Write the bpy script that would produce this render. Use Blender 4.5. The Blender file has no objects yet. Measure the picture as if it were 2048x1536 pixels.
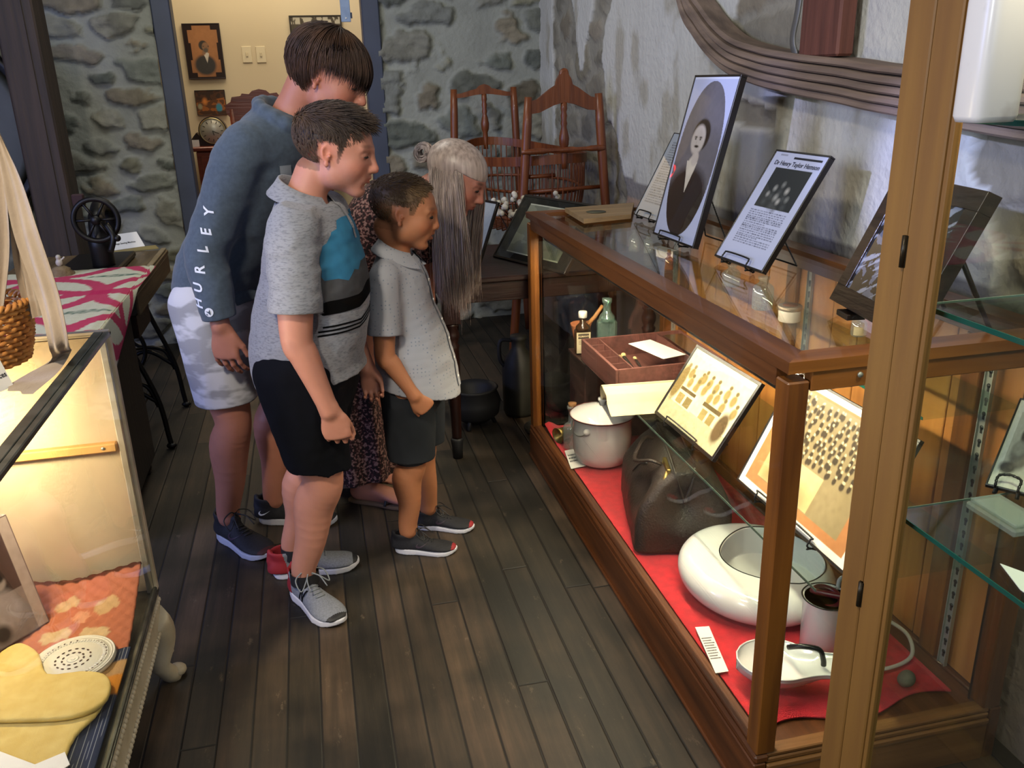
import bpy, math, random
import numpy as np
from mathutils import Vector, Matrix
from mathutils.bvhtree import BVHTree
PI = math.pi
scene = bpy.context.scene
COL = scene.collection
random.seed(7)

# ------------------------------------------------------------------ camera
FPX = 1725.0                       # focal length for a 2048 wide frame
EYE = np.array([0.0, 0.0, 1.5])
_f = np.array([-425., -604., FPX]); _f /= np.linalg.norm(_f)
_d = np.array([134., 4834., FPX]); _d -= _d.dot(_f) * _f; _d /= np.linalg.norm(_d)
_z = -_d
_x = np.cross(_f, _z)
RW = np.stack([_x, _f, _z])        # world vector = RW @ (right, down, forward)
cam_data = bpy.data.cameras.new('camera')
cam_data.sensor_width = 36.0
cam_data.lens = FPX / 2048 * 36.0
cam_data.clip_start = 0.02
cam = bpy.data.objects.new('camera', cam_data)
COL.objects.link(cam)
M4 = Matrix.Identity(4)
for i in range(3):
    M4[i][0] = RW[i][0]; M4[i][1] = -RW[i][1]; M4[i][2] = -RW[i][2]; M4[i][3] = EYE[i]
cam.matrix_world = M4
scene.camera = cam

# ------------------------------------------------------------------ exposure, world, lights
vs = scene.view_settings
vs.view_transform = 'Standard'; vs.look = 'None'; vs.gamma = 1.0; vs.use_curve_mapping = False
vs.exposure = -0.08
scene.cycles.max_bounces = 7
scene.cycles.diffuse_bounces = 3
scene.cycles.glossy_bounces = 3
scene.cycles.transmission_bounces = 3
scene.cycles.transparent_max_bounces = 24
scene.cycles.sample_clamp_indirect = 4.0
scene.cycles.caustics_reflective = False
scene.cycles.caustics_refractive = False
world = bpy.data.worlds.new('world'); scene.world = world
world.use_nodes = True
world.node_tree.nodes['Background'].inputs[0].default_value = (0.55, 0.68, 1.0, 1)
world.node_tree.nodes['Background'].inputs[1].default_value = 0.35

def area(name, loc, target, size, energy, color, spread=180, along=None):
    l = bpy.data.lights.new(name, 'AREA'); l.shape = 'RECTANGLE'
    l.size, l.size_y = size; l.energy = energy; l.color = color; l.spread = math.radians(spread)
    o = bpy.data.objects.new(name, l); COL.objects.link(o); o.location = loc
    d = Vector(target) - Vector(loc)
    if along is None: o.rotation_euler = d.to_track_quat('-Z', 'Y').to_euler()
    else:                                   # long side (size_y) kept parallel to a given direction
        z = -d.normalized(); y = Vector(along); y = (y - y.dot(z) * z).normalized(); x = y.cross(z)
        o.rotation_euler = Matrix((x, y, z)).transposed().to_euler()
    return o
def point(name, loc, energy, color, r=0.04):
    l = bpy.data.lights.new(name, 'POINT'); l.energy = energy; l.color = color; l.shadow_soft_size = r
    o = bpy.data.objects.new(name, l); COL.objects.link(o); o.location = loc
    return o
WARM = (1.0, 0.72, 0.40)
DAY = (0.42, 0.50, 1.0)
NEUT = (0.93, 1.0, 0.93)
area('daylight_left_window', (-2.85, 1.9, 1.75), (0.0, 2.7, 1.0), (1.3, 1.5), 66, DAY)
def spot(name, loc, target, energy, color, deg, blend=.5, r=.05):
    l = bpy.data.lights.new(name, 'SPOT'); l.energy = energy; l.color = color; l.spot_size = math.radians(deg); l.spot_blend = blend; l.shadow_soft_size = r
    o = bpy.data.objects.new(name, l); COL.objects.link(o); o.location = loc
    o.rotation_euler = (Vector(target) - Vector(loc)).to_track_quat('-Z', 'Y').to_euler(); return o
spot('sky_patch_low', (-2.9, -0.6, 2.5), (1.45, 1.78, 1.22), 1500, (0.45, 0.50, 1.0), 6.0, .25)
spot('sky_patch_mid', (-2.9, -0.6, 2.5), (1.45, 2.52, 1.36), 900, (0.50, 0.54, 1.0), 3.0, .4)
area('wall_fill_front_left', (-2.8, -0.9, 2.2), (1.45, 3.2, 2.1), (0.9, 0.9), 24, (0.86, 0.93, 1.0), spread=80)  # added fill that brightens the plaster wall, no window stands here
area('daylight_rear_window', (0.9, -1.9, 2.0), (0.9, 3.0, 1.3), (1.8, 1.4), 26, (0.84, 0.90, 1.0))
area('ceiling_fill', (-0.3, 3.9, 2.95), (-0.3, 4.6, 0), (1.2, 1.0), 29, (1.0, 0.99, 0.90))  # added neutral fill from above, balances the blue daylight on the stone
area('track_lamp_warm', (-0.9, 0.4, 2.9), (-0.7, 1.9, 0.9), (0.25, 0.25), 30, (1.0, 0.88, 0.70), spread=120)
area('far_room_ceiling_light', (-0.1, 6.5, 2.85), (-0.1, 6.6, 0), (1.6, 0.9), 34, (1.0, 0.84, 0.62))
point('bulb_in_left_case', (-0.80, 1.93, 0.80), 16, (1.0, 0.82, 0.52), 0.03)
area('strip_in_wooden_case', (0.846, 2.22, 0.922), (1.02, 2.22, 0.1), (0.02, 1.7), 24, (1.0, 0.84, 0.58), along=(0, 1, 0))
area('tube_in_tall_cabinet', (0.98, 0.80, 2.02), (0.98, 0.84, 0), (0.25, 0.3), 17, (1.0, 0.88, 0.66))

# ------------------------------------------------------------------ pixel helpers (real depths)
def _ray(px, py):
    return RW @ np.array([px - 1024., py - 768., FPX])
def PY(px, py, y):
    v = _ray(px, py); return EYE + v * ((y - EYE[1]) / v[1])
def PX(px, py, x):
    v = _ray(px, py); return EYE + v * ((x - EYE[0]) / v[0])
def PZ(px, py, z):
    v = _ray(px, py); return EYE + v * ((z - EYE[2]) / v[2])

# ------------------------------------------------------------------ materials
def _new(name):
    m = bpy.data.materials.new(name); m.use_nodes = True
    nt = m.node_tree; return m, nt, nt.nodes['Principled BSDF']
def srgb(h):
    if isinstance(h, (tuple, list)): return tuple(h)
    h = h.lstrip('#'); c = [int(h[i:i+2], 16) / 255 for i in (0, 2, 4)]
    return tuple(((v / 12.92) if v <= 0.04045 else ((v + 0.055) / 1.055) ** 2.4) for v in c)
def mat(name, col, rough=0.6, metal=0.0, col2=None, scale=8.0, stretch=(1, 1, 1), detail=4.0,
        bump=0.0, bscale=None, spec=0.5, emis=None, estr=0.0, alpha=1.0, coat=0.0, ramp=(0.35, 0.65), sheen=0.0, sss=0.0):
    m, nt, b = _new(name); c = srgb(col)
    b.inputs['Base Color'].default_value = (*c, 1)
    b.inputs['Roughness'].default_value = rough
    b.inputs['Metallic'].default_value = metal
    b.inputs['Specular IOR Level'].default_value = spec
    b.inputs['Coat Weight'].default_value = coat
    b.inputs['Sheen Weight'].default_value = sheen
    if sss:
        b.inputs['Subsurface Weight'].default_value = sss
        b.inputs['Subsurface Radius'].default_value = (0.012, 0.005, 0.003)
        b.inputs['Subsurface Scale'].default_value = 1.0
    if emis is not None:
        b.inputs['Emission Color'].default_value = (*srgb(emis), 1); b.inputs['Emission Strength'].default_value = estr
    N, L = nt.nodes.new, nt.links.new
    if col2 is not None or bump:
        tc = N('ShaderNodeTexCoord'); mp = N('ShaderNodeMapping'); mp.inputs['Scale'].default_value = stretch
        L(tc.outputs['Object'], mp.inputs['Vector'])
    if col2 is not None:
        nz = N('ShaderNodeTexNoise'); nz.inputs['Scale'].default_value = scale; nz.inputs['Detail'].default_value = detail
        L(mp.outputs[0], nz.inputs['Vector'])
        rp = N('ShaderNodeValToRGB'); rp.color_ramp.elements[0].position = ramp[0]; rp.color_ramp.elements[1].position = ramp[1]
        rp.color_ramp.elements[0].color = (*c, 1); rp.color_ramp.elements[1].color = (*srgb(col2), 1)
        L(nz.outputs['Fac'], rp.inputs[0]); L(rp.outputs[0], b.inputs['Base Color'])
    if bump:
        n2 = N('ShaderNodeTexNoise'); n2.inputs['Scale'].default_value = bscale or scale * 3; n2.inputs['Detail'].default_value = 5
        L(mp.outputs[0], n2.inputs['Vector'])
        bp = N('ShaderNodeBump'); bp.inputs['Strength'].default_value = bump; bp.inputs['Distance'].default_value = 0.01
        L(n2.outputs['Fac'], bp.inputs['Height']); L(bp.outputs[0], b.inputs['Normal'])
    return m
def paint_mat(name, rough=0.6, spec=0.4, coat=0.0, bump=0.0, bscale=60, nz=0.0):
    """colour comes from the mesh's own colour attribute (surface pigment)"""
    m, nt, b = _new(name); N, L = nt.nodes.new, nt.links.new
    a = N('ShaderNodeAttribute'); a.attribute_name = 'pigment'
    b.inputs['Roughness'].default_value = rough; b.inputs['Specular IOR Level'].default_value = spec
    b.inputs['Coat Weight'].default_value = coat
    b.inputs['Coat Roughness'].default_value = 0.05
    L(a.outputs['Color'], b.inputs['Base Color'])
    if bump:
        tc = N('ShaderNodeTexCoord'); n2 = N('ShaderNodeTexNoise'); n2.inputs['Scale'].default_value = bscale; n2.inputs['Detail'].default_value = 6
        L(tc.outputs['Object'], n2.inputs['Vector'])
        bp = N('ShaderNodeBump'); bp.inputs['Strength'].default_value = bump; bp.inputs['Distance'].default_value = 0.01
        L(n2.outputs['Fac'], bp.inputs['Height']); L(bp.outputs[0], b.inputs['Normal'])
    return m
def glass_mat(name, tint=(1, 1, 1), refl=0.05, edge=0.6, rough=0.02, haze=0.0, hazecol=(1, 1, 1)):
    """thin glass: tinted transmission plus a reflection that grows at grazing angles"""
    m = bpy.data.materials.new(name); m.use_nodes = True; nt = m.node_tree
    for n in list(nt.nodes): nt.nodes.remove(n)
    N, L = nt.nodes.new, nt.links.new
    out = N('ShaderNodeOutputMaterial'); tr = N('ShaderNodeBsdfTransparent'); gl = N('ShaderNodeBsdfGlossy')
    tr.inputs[0].default_value = (*tint, 1); gl.inputs['Roughness'].default_value = rough
    lw = N('ShaderNodeLayerWeight'); lw.inputs['Blend'].default_value = 0.5
    pw = N('ShaderNodeMath'); pw.operation = 'POWER'; pw.inputs[1].default_value = 5.0
    L(lw.outputs['Facing'], pw.inputs[0])
    mr = N('ShaderNodeMapRange'); mr.inputs['To Min'].default_value = refl; mr.inputs['To Max'].default_value = edge
    L(pw.outputs[0], mr.inputs['Value'])
    mx = N('ShaderNodeMixShader'); L(mr.outputs[0], mx.inputs[0]); L(tr.outputs[0], mx.inputs[1]); L(gl.outputs[0], mx.inputs[2])
    last = mx
    if haze:
        df = N('ShaderNodeBsdfDiffuse'); df.inputs[0].default_value = (*hazecol, 1)
        m2 = N('ShaderNodeMixShader'); m2.inputs[0].default_value = haze
        L(mx.outputs[0], m2.inputs[1]); L(df.outputs[0], m2.inputs[2]); last = m2
    L(last.outputs[0], out.inputs['Surface'])
    return m
def wood(name, c1, c2, axis=1, scale=3.0, rough=0.45, bump=0.15, coat=0.0, fine=14):
    st = [fine, fine, fine]; st[axis] = 1.0
    m = mat(name, c1, rough=rough, col2=c2, scale=scale, stretch=tuple(st), detail=6, bump=bump, bscale=scale * 2.2, coat=coat, ramp=(0.3, 0.7))
    return m

# ------------------------------------------------------------------ objects
def tag(o, label=None, cat=None, group=None, kind=None):
    if label: o['label'] = label
    if cat: o['category'] = cat
    if group: o['group'] = group
    if kind: o['kind'] = kind
    return o
def thing(name, label, cat, loc=(0, 0, 0), group=None):
    o = bpy.data.objects.new(name, None); COL.objects.link(o); o.location = tuple(float(v) for v in loc)
    o.empty_display_size = 0.05
    return tag(o, label, cat, group)
def link_mesh(name, V, F, m, parent=None, smooth=True, colors=None, mats=None, mat_idx=None, kind=None):
    V = np.asarray(V, dtype=float).reshape(-1, 3)
    off = np.zeros(3)
    if parent is not None:
        p = parent; off = np.zeros(3)
        while p is not None:
            off += np.array(p.location); p = p.parent
    else:
        lo = V.min(0); hi = V.max(0); off = np.array([(lo[0] + hi[0]) / 2, (lo[1] + hi[1]) / 2, lo[2]])
    me = bpy.data.meshes.new(name)
    me.from_pydata((V - off).tolist(), [], F if isinstance(F, list) else F.tolist())
    if smooth:
        me.polygons.foreach_set('use_smooth', [True] * len(me.polygons))
    for mm in (mats or [m]): me.materials.append(mm)
    if mat_idx is not None: me.polygons.foreach_set('material_index', [int(i) for i in mat_idx])
    if colors is not None:
        ca = me.color_attributes.new('pigment', 'FLOAT_COLOR', 'POINT')
        c = np.ones((len(V), 4), dtype=np.float32); c[:, :3] = colors
        ca.data.foreach_set('color', c.ravel())
    me.validate(); me.update()
    o = bpy.data.objects.new(name, me); COL.objects.link(o)
    if parent is not None: o.parent = parent
    else: o.location = tuple(off)
    if kind: o['kind'] = kind
    return o

def frame_to(d, up=(0, 0, 1)):
    d = np.asarray(d, float); d = d / np.linalg.norm(d); up = np.asarray(up, float)
    if abs(d.dot(up)) > 0.98: up = np.array([1., 0, 0]) if abs(d[0]) < 0.9 else np.array([0, 1., 0])
    s = np.cross(d, up); s /= np.linalg.norm(s); u = np.cross(s, d)
    return s, u, d

class MB:
    """collects shapes, builds ONE mesh object"""
    def __init__(s): s.V = []; s.F = []; s.M = []; s.n = 0; s.sm = []
    def add(s, V, F, mi=0, smooth=True):
        V = np.asarray(V, float).reshape(-1, 3)
        s.V.append(V)
        for f in F: s.F.append([int(i) + s.n for i in f]); s.M.append(mi); s.sm.append(smooth)
        s.n += len(V); return s
    def box(s, lo, hi, bev=0.0, mi=0, R=None, o=None):
        lo = np.minimum(lo, hi).astype(float) if False else np.array([min(a, b) for a, b in zip(lo, hi)], float)
        hi2 = np.array([max(a, b) for a, b in zip(lo, hi)], float)
        c = (lo + hi2) / 2; h = (hi2 - lo) / 2
        b = min(bev, h.min() * 0.49)
        if b <= 0:
            V = [[x, y, z] for x in (-1, 1) for y in (-1, 1) for z in (-1, 1)]
            V = np.array(V, float) * h
            F = [[0, 1, 3, 2], [4, 6, 7, 5], [0, 4, 5, 1], [2, 3, 7, 6], [0, 2, 6, 4], [1, 5, 7, 3]]
        else:
            V = []; idx = {}
            for sx in (-1, 1):
                for sy in (-1, 1):
                    for sz in (-1, 1):
                        for k in range(3):
                            p = [sx * (h[0] - b), sy * (h[1] - b), sz * (h[2] - b)]
                            p[k] = (sx, sy, sz)[k] * h[k]
                            idx[(sx, sy, sz, k)] = len(V); V.append(p)
            V = np.array(V); F = []
            for k in range(3):
                a, c2 = [i for i in range(3) if i != k]
                for sg in (-1, 1):
                    q = []
                    for (u, v) in ((-1, -1), (1, -1), (1, 1), (-1, 1)):
                        t = [0, 0, 0]; t[k] = sg; t[a] = u; t[c2] = v; q.append(idx[(*t, k)])
                    F.append(q)
            for k in range(3):
                a, c2 = [i for i in range(3) if i != k]
                for u in (-1, 1):
                    for v in (-1, 1):
                        t1 = [0, 0, 0]; t1[a] = u; t1[c2] = v; t1[k] = -1
                        t2 = list(t1); t2[k] = 1
                        F.append([idx[(*t1, a)], idx[(*t1, c2)], idx[(*t2, c2)], idx[(*t2, a)]])
            for sx in (-1, 1):
                for sy in (-1, 1):
                    for sz in (-1, 1): F.append([idx[(sx, sy, sz, k)] for k in range(3)])
            # consistent outward normals
            G = []
            for f in F:
                p = V[f]; nrm = np.cross(p[1] - p[0], p[2] - p[0])
                G.append(f if nrm.dot(p.mean(0)) > 0 else f[::-1])
            F = G
        if R is not None: V = V @ np.asarray(R).T
        V = V + c if o is None else V + np.asarray(o)
        return s.add(V, F, mi, smooth=False)
    def obox(s, c, h, R, bev=0.0, mi=0):
        """oriented box: centre, half sizes, columns of R are its axes"""
        h = np.array(h, float)
        return s.box(-h, h, bev, mi, R=R, o=c)
    def tube(s, pts, r, n=10, mi=0, closed=False, caps=True, flat=1.0, up=(0, 0, 1)):
        P = np.asarray(pts, float); K = len(P)
        rr = np.full(K, r, float) if np.isscalar(r) else np.asarray(r, float)
        T = np.zeros_like(P)
        if closed: T = np.roll(P, -1, 0) - np.roll(P, 1, 0)
        else:
            T[1:-1] = P[2:] - P[:-2]; T[0] = P[1] - P[0]; T[-1] = P[-1] - P[-2]
        T /= np.linalg.norm(T, axis=1)[:, None] + 1e-12
        a, b, _ = frame_to(T[0], up); V = []
        ang = np.arange(n) * 2 * PI / n
        for k in range(K):
            a = a - a.dot(T[k]) * T[k]; a /= np.linalg.norm(a) + 1e-12; b = np.cross(T[k], a)
            V.append(P[k] + rr[k] * (np.cos(ang)[:, None] * a + flat * np.sin(ang)[:, None] * b))
        V = np.concatenate(V); F = []
        for k in range(K if closed else K - 1):
            k2 = (k + 1) % K
            for i in range(n):
                j = (i + 1) % n; F.append([k * n + i, k * n + j, k2 * n + j, k2 * n + i])
        if caps and not closed:
            F.append(list(range(n))[::-1]); F.append([(K - 1) * n + i for i in range(n)])
        return s.add(V, F, mi)
    def lathe(s, prof, o=(0, 0, 0), n=32, axis=(0, 0, 1), mi=0, up=(1, 0, 0)):
        """prof: list of (r, h) along axis"""
        sx, u, d = frame_to(axis, up if abs(np.dot(np.array(axis) / np.linalg.norm(axis), up)) < 0.9 else (0, 1, 0))
        o = np.asarray(o, float); ang = np.arange(n) * 2 * PI / n; V = []
        for (r, h) in prof: V.append(o + h * d + r * (np.cos(ang)[:, None] * sx + np.sin(ang)[:, None] * u))
        V = np.concatenate(V); F = []
        K = len(prof)
        for k in range(K - 1):
            for i in range(n):
                j = (i + 1) % n; F.append([k * n + i, k * n + j, (k + 1) * n + j, (k + 1) * n + i])
        if prof[0][0] > 1e-5: F.append(list(range(n))[::-1])
        if prof[-1][0] > 1e-5: F.append([(K - 1) * n + i for i in range(n)])
        return s.add(V, F, mi)
    def prism(s, poly, o, ex, ey, ez, t, mi=0, smooth=False):
        """poly: 2D points in (ex, ey) plane, extruded by t along ez"""
        o = np.asarray(o, float); ex = np.asarray(ex, float); ey = np.asarray(ey, float); ez = np.asarray(ez, float)
        n = len(poly)
        A = np.array([o + p[0] * ex + p[1] * ey for p in poly]); B = A + ez * t
        F = [list(range(n))[::-1], [n + i for i in range(n)]] + [[i, (i + 1) % n, n + (i + 1) % n, n + i] for i in range(n)]
        return s.add(np.concatenate([A, B]), F, mi, smooth)
    def grid(s, G, mi=0, closed_u=False, smooth=True):
        """G: (nu, nv, 3)"""
        nu, nv = G.shape[:2]; F = []
        for i in range(nu if closed_u else nu - 1):
            i2 = (i + 1) % nu
            for j in range(nv - 1): F.append([i * nv + j, i2 * nv + j, i2 * nv + j + 1, i * nv + j + 1])
        return s.add(G.reshape(-1, 3), F, mi, smooth)
    def ell(s, c, r, R=None, n=16, m=10, mi=0):
        V = []
        for i in range(m + 1):
            t = PI * i / m
            for j in range(n):
                a = 2 * PI * j / n; V.append([math.sin(t) * math.cos(a) * r[0], math.sin(t) * math.sin(a) * r[1], math.cos(t) * r[2]])
        V = np.array(V)
        if R is not None: V = V @ np.asarray(R).T
        F = [[i * n + j, (i + 1) * n + j, (i + 1) * n + (j + 1) % n, i * n + (j + 1) % n] for i in range(m) for j in range(n)]
        return s.add(V + np.asarray(c), F, mi)
    def build(s, name, m, parent=None, smooth=None, kind=None):
        V = np.concatenate(s.V); mats = m if isinstance(m, list) else [m]
        o = link_mesh(name, V, s.F, None, parent, smooth=False, mats=mats, mat_idx=s.M if len(mats) > 1 else None, kind=kind)
        me = o.data
        if len(me.polygons) == len(s.sm): me.polygons.foreach_set('use_smooth', s.sm if smooth is None else [smooth] * len(s.sm))
        return o
def catmull(P, k=6, closed=False):
    P = np.asarray(P, float); n = len(P); out = []
    rng = range(n) if closed else range(n - 1)
    for i in rng:
        p0 = P[(i - 1) % n] if (closed or i > 0) else 2 * P[0] - P[1]
        p1 = P[i]; p2 = P[(i + 1) % n]; p3 = P[(i + 2) % n] if (closed or i + 2 < n) else 2 * P[-1] - P[-2]
        for t in np.arange(k) / k:
            out.append(0.5 * ((2 * p1) + (-p0 + p2) * t + (2 * p0 - 5 * p1 + 4 * p2 - p3) * t * t + (-p0 + 3 * p1 - 3 * p2 + p3) * t ** 3))
    if not closed: out.append(P[-1])
    return np.array(out)

# ------------------------------------------------------------------ noise on arrays
_rng = np.random.RandomState(11)
_LAT = _rng.rand(32, 32, 32).astype(np.float32)
def vnoise(P):
    P = np.asarray(P, np.float32); I = np.floor(P).astype(int); f = P - I; f = f * f * (3 - 2 * f)
    I &= 31; J = (I + 1) & 31; g = _LAT
    x0, y0, z0 = I[..., 0], I[..., 1], I[..., 2]; x1, y1, z1 = J[..., 0], J[..., 1], J[..., 2]
    fx, fy, fz = f[..., 0], f[..., 1], f[..., 2]
    a = g[x0, y0, z0] * (1 - fx) + g[x1, y0, z0] * fx; b = g[x0, y1, z0] * (1 - fx) + g[x1, y1, z0] * fx
    c = g[x0, y0, z1] * (1 - fx) + g[x1, y0, z1] * fx; d = g[x0, y1, z1] * (1 - fx) + g[x1, y1, z1] * fx
    return (a * (1 - fy) + b * fy) * (1 - fz) + (c * (1 - fy) + d * fy) * fz
def fbm(P, oct=4):
    s = 0; a = 0.5; P = np.asarray(P, np.float32); t = 0
    for i in range(oct): s = s + a * vnoise(P + 17.3 * i); t += a; a *= 0.5; P = P * 2.03
    return s / t
# ================================================================== THE ROOM
XW = 1.45      # plaster wall on the right
YB = 5.45      # stone wall at the back
def pane(name, lo, hi, m, parent): return MB().box(lo, hi).build(name, m, parent)

# floor: one slab of planks, laid lengthways (pattern in the material)
def floor_mat():
    m, nt, b = _new('worn_planks'); N, L = nt.nodes.new, nt.links.new
    g = N('ShaderNodeNewGeometry'); sp = N('ShaderNodeSeparateXYZ'); L(g.outputs['Position'], sp.inputs[0])
    def mth(op, a, bb=None, clamp=False):
        n = N('ShaderNodeMath'); n.operation = op; n.use_clamp = clamp
        for i, v in enumerate((a, bb)):
            if v is None: continue
            if isinstance(v, (int, float)): n.inputs[i].default_value = v
            else: L(v, n.inputs[i])
        return n.outputs[0]
    W = 0.0835
    u = mth('DIVIDE', mth('ADD', sp.outputs[0], 0.0215), W)
    iu = mth('FLOOR', u); fu = mth('FRACT', u)
    wn = N('ShaderNodeTexWhiteNoise'); wn.noise_dimensions = '1D'; L(iu, wn.inputs['W'])
    v = mth('ADD', mth('DIVIDE', sp.outputs[1], 1.55), mth('MULTIPLY', wn.outputs[0], 7.0))
    iv = mth('FLOOR', v); fv = mth('FRACT', v)
    cb = N('ShaderNodeCombineXYZ'); L(iu, cb.inputs[0]); L(iv, cb.inputs[1])
    w2 = N('ShaderNodeTexWhiteNoise'); w2.noise_dimensions = '2D'; L(cb.outputs[0], w2.inputs['Vector'])
    # grain coordinates offset per plank
    mp = N('ShaderNodeMapping'); L(g.outputs['Position'], mp.inputs['Vector']); mp.inputs['Scale'].default_value = (34, 2.2, 1)
    ad = N('ShaderNodeVectorMath'); ad.operation = 'ADD'; L(mp.outputs[0], ad.inputs[0]); L(w2.outputs['Color'], ad.inputs[1])
    sc2 = N('ShaderNodeVectorMath'); sc2.operation = 'MULTIPLY'; sc2.inputs[1].default_value = (9, 9, 9); L(w2.outputs['Color'], sc2.inputs[0])
    L(sc2.outputs[0], ad.inputs[1])
    n1 = N('ShaderNodeTexNoise'); n1.inputs['Scale'].default_value = 1.0; n1.inputs['Detail'].default_value = 7; n1.inputs['Roughness'].default_value = 0.65
    L(ad.outputs[0], n1.inputs['Vector'])
    r1 = N('ShaderNodeValToRGB'); e = r1.color_ramp.elements
    e[0].position = 0.2; e[0].color = (*srgb('#181712'), 1); e[1].position = 0.85; e[1].color = (*srgb('#665443'), 1)
    for p, c in ((0.4, '#2f2a22'), (0.62, '#483c31')):
        q = e.new(p); q.color = (*srgb(c), 1)
    fac = mth('ADD', mth('MULTIPLY', n1.outputs['Fac'], 0.66), mth('MULTIPLY', w2.outputs[0], 0.36))
    L(fac, r1.inputs[0])
    # grime patches and pale paint spots
    n2 = N('ShaderNodeTexNoise'); n2.inputs['Scale'].default_value = 3.4; n2.inputs['Detail'].default_value = 5; L(g.outputs['Position'], n2.inputs['Vector'])
    r2 = N('ShaderNodeValToRGB'); r2.color_ramp.elements[0].position = 0.36; r2.color_ramp.elements[1].position = 0.62
    r2.color_ramp.elements[0].color = (0.22, 0.24, 0.23, 1); r2.color_ramp.elements[1].color = (0.98, 0.92, 0.85, 1)
    L(n2.outputs['Fac'], r2.inputs[0])
    mx = N('ShaderNodeMix'); mx.data_type = 'RGBA'; mx.blend_type = 'MULTIPLY'; mx.inputs[0].default_value = 1.0
    L(r1.outputs[0], mx.inputs[6]); L(r2.outputs[0], mx.inputs[7])
    m3 = N('ShaderNodeMapping'); L(g.outputs['Position'], m3.inputs['Vector']); m3.inputs['Scale'].default_value = (18, 7, 1)
    n3 = N('ShaderNodeTexNoise'); n3.inputs['Scale'].default_value = 1.0; n3.inputs['Detail'].default_value = 8; n3.inputs['Roughness'].default_value = 0.75
    L(m3.outputs[0], n3.inputs['Vector'])
    r3 = N('ShaderNodeValToRGB'); r3.color_ramp.elements[0].position = 0.615; r3.color_ramp.elements[1].position = 0.76
    L(n3.outputs['Fac'], r3.inputs[0])
    m4 = N('ShaderNodeMix'); m4.data_type = 'RGBA'; L(mth('MULTIPLY', r3.outputs[0], 0.55), m4.inputs[0]); L(mx.outputs[2], m4.inputs[6]); m4.inputs[7].default_value = (*srgb('#94836c'), 1)
    # seams
    e1 = mth('MINIMUM', fu, mth('SUBTRACT', 1.0, fu)); e2 = mth('MULTIPLY', mth('MINIMUM', fv, mth('SUBTRACT', 1.0, fv)), 18.0)
    ed = mth('MINIMUM', e1, e2)
    sm = N('ShaderNodeMapRange'); sm.inputs['From Min'].default_value = 0.012; sm.inputs['From Max'].default_value = 0.05; L(ed, sm.inputs['Value'])
    m5 = N('ShaderNodeMix'); m5.data_type = 'RGBA'; L(sm.outputs[0], m5.inputs[0]); m5.inputs[6].default_value = (*srgb('#0c0a08'), 1); L(m4.outputs[2], m5.inputs[7])
    L(m5.outputs[2], b.inputs['Base Color'])
    hg = mth('ADD', mth('MULTIPLY', sm.outputs[0], 1.0), mth('MULTIPLY', n1.outputs['Fac'], 0.5))
    hg2 = mth('ADD', hg, mth('MULTIPLY', w2.outputs[0], 0.35))
    bp = N('ShaderNodeBump'); bp.inputs['Strength'].default_value = 0.55; bp.inputs['Distance'].default_value = 0.004; L(hg2, bp.inputs['Height']); L(bp.outputs[0], b.inputs['Normal'])
    rr = N('ShaderNodeMapRange'); rr.inputs['To Min'].default_value = 0.42; rr.inputs['To Max'].default_value = 0.75; L(n2.outputs['Fac'], rr.inputs['Value']); L(rr.outputs[0], b.inputs['Roughness'])
    return m
MB().box((-3.1, -2.3, -0.05), (2.4, 8.3, 0)).build('floor', floor_mat(), kind='structure')
M_ceil = mat('ceiling_boards', '#4a4238', 0.8, col2='#5c5245', scale=3)
MB().box((-3.1, -2.3, 3.0), (2.4, YB, 3.06)).build('ceiling', M_ceil, kind='structure')

# rubble stone relief: height field from irregular cells
STONES = ['#6f7167', '#7b7a6e', '#847c6a', '#6f736b', '#8a8374', '#656960', '#7a7c75', '#7f7d69', '#746d5d', '#88877b']
def rubble(u, v, seed, su=0.26, sv=0.15):
    """u, v arrays in metres -> height 0..1, stone id, mortar mask"""
    w = fbm(np.stack([u * 3.1, v * 3.1, u * 0 + seed], -1), 3) - 0.5
    w2 = fbm(np.stack([u * 3.1 + 9, v * 3.1, u * 0 + seed + 5], -1), 3) - 0.5
    U = (u + 0.14 * w) / su; Vv = (v + 0.09 * w2) / sv
    iu = np.floor(U).astype(int); iv = np.floor(Vv).astype(int)
    r = np.random.RandomState(seed); tab = r.rand(64, 64, 4)
    d1 = np.full(u.shape, 9.0); d2 = d1.copy(); ident = np.zeros(u.shape, int); sz = np.zeros(u.shape)
    for a in (-1, 0, 1):
        for b in (-1, 0, 1):
            ci = (iu + a) & 63; cj = (iv + b) & 63; t = tab[ci, cj]
            off = 0.5 * ((iv + b) & 1)
            cx = iu + a + 0.5 + off + 0.62 * (t[..., 0] - 0.5); cy = iv + b + 0.5 + 0.62 * (t[..., 1] - 0.5)
            wt = 0.55 + 0.75 * t[..., 2]
            dx = np.abs(U - cx) / wt; dy = np.abs(Vv - cy) / (0.6 + 0.6 * t[..., 3])
            d = (dx ** 3 + dy ** 3) ** (1 / 3)
            new = d < d1
            d2 = np.where(new, d1, np.minimum(d2, d)); d1 = np.where(new, d, d1)
            ident = np.where(new, ci * 64 + cj, ident); sz = np.where(new, t[..., 2], sz)
    gap = d2 - d1
    rag = fbm(np.stack([u * 22, v * 30, u * 0 + seed], -1), 4) - 0.5
    mask = np.clip((gap - 0.13 + 0.50 * rag - 0.20 * (sz < 0.38)) / 0.22, 0, 1)
    mask = mask * mask * (3 - 2 * mask)
    return mask, ident, rag
M_stone = paint_mat('rubble_stone', 0.9, 0.2, bump=0.7, bscale=38)
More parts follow.
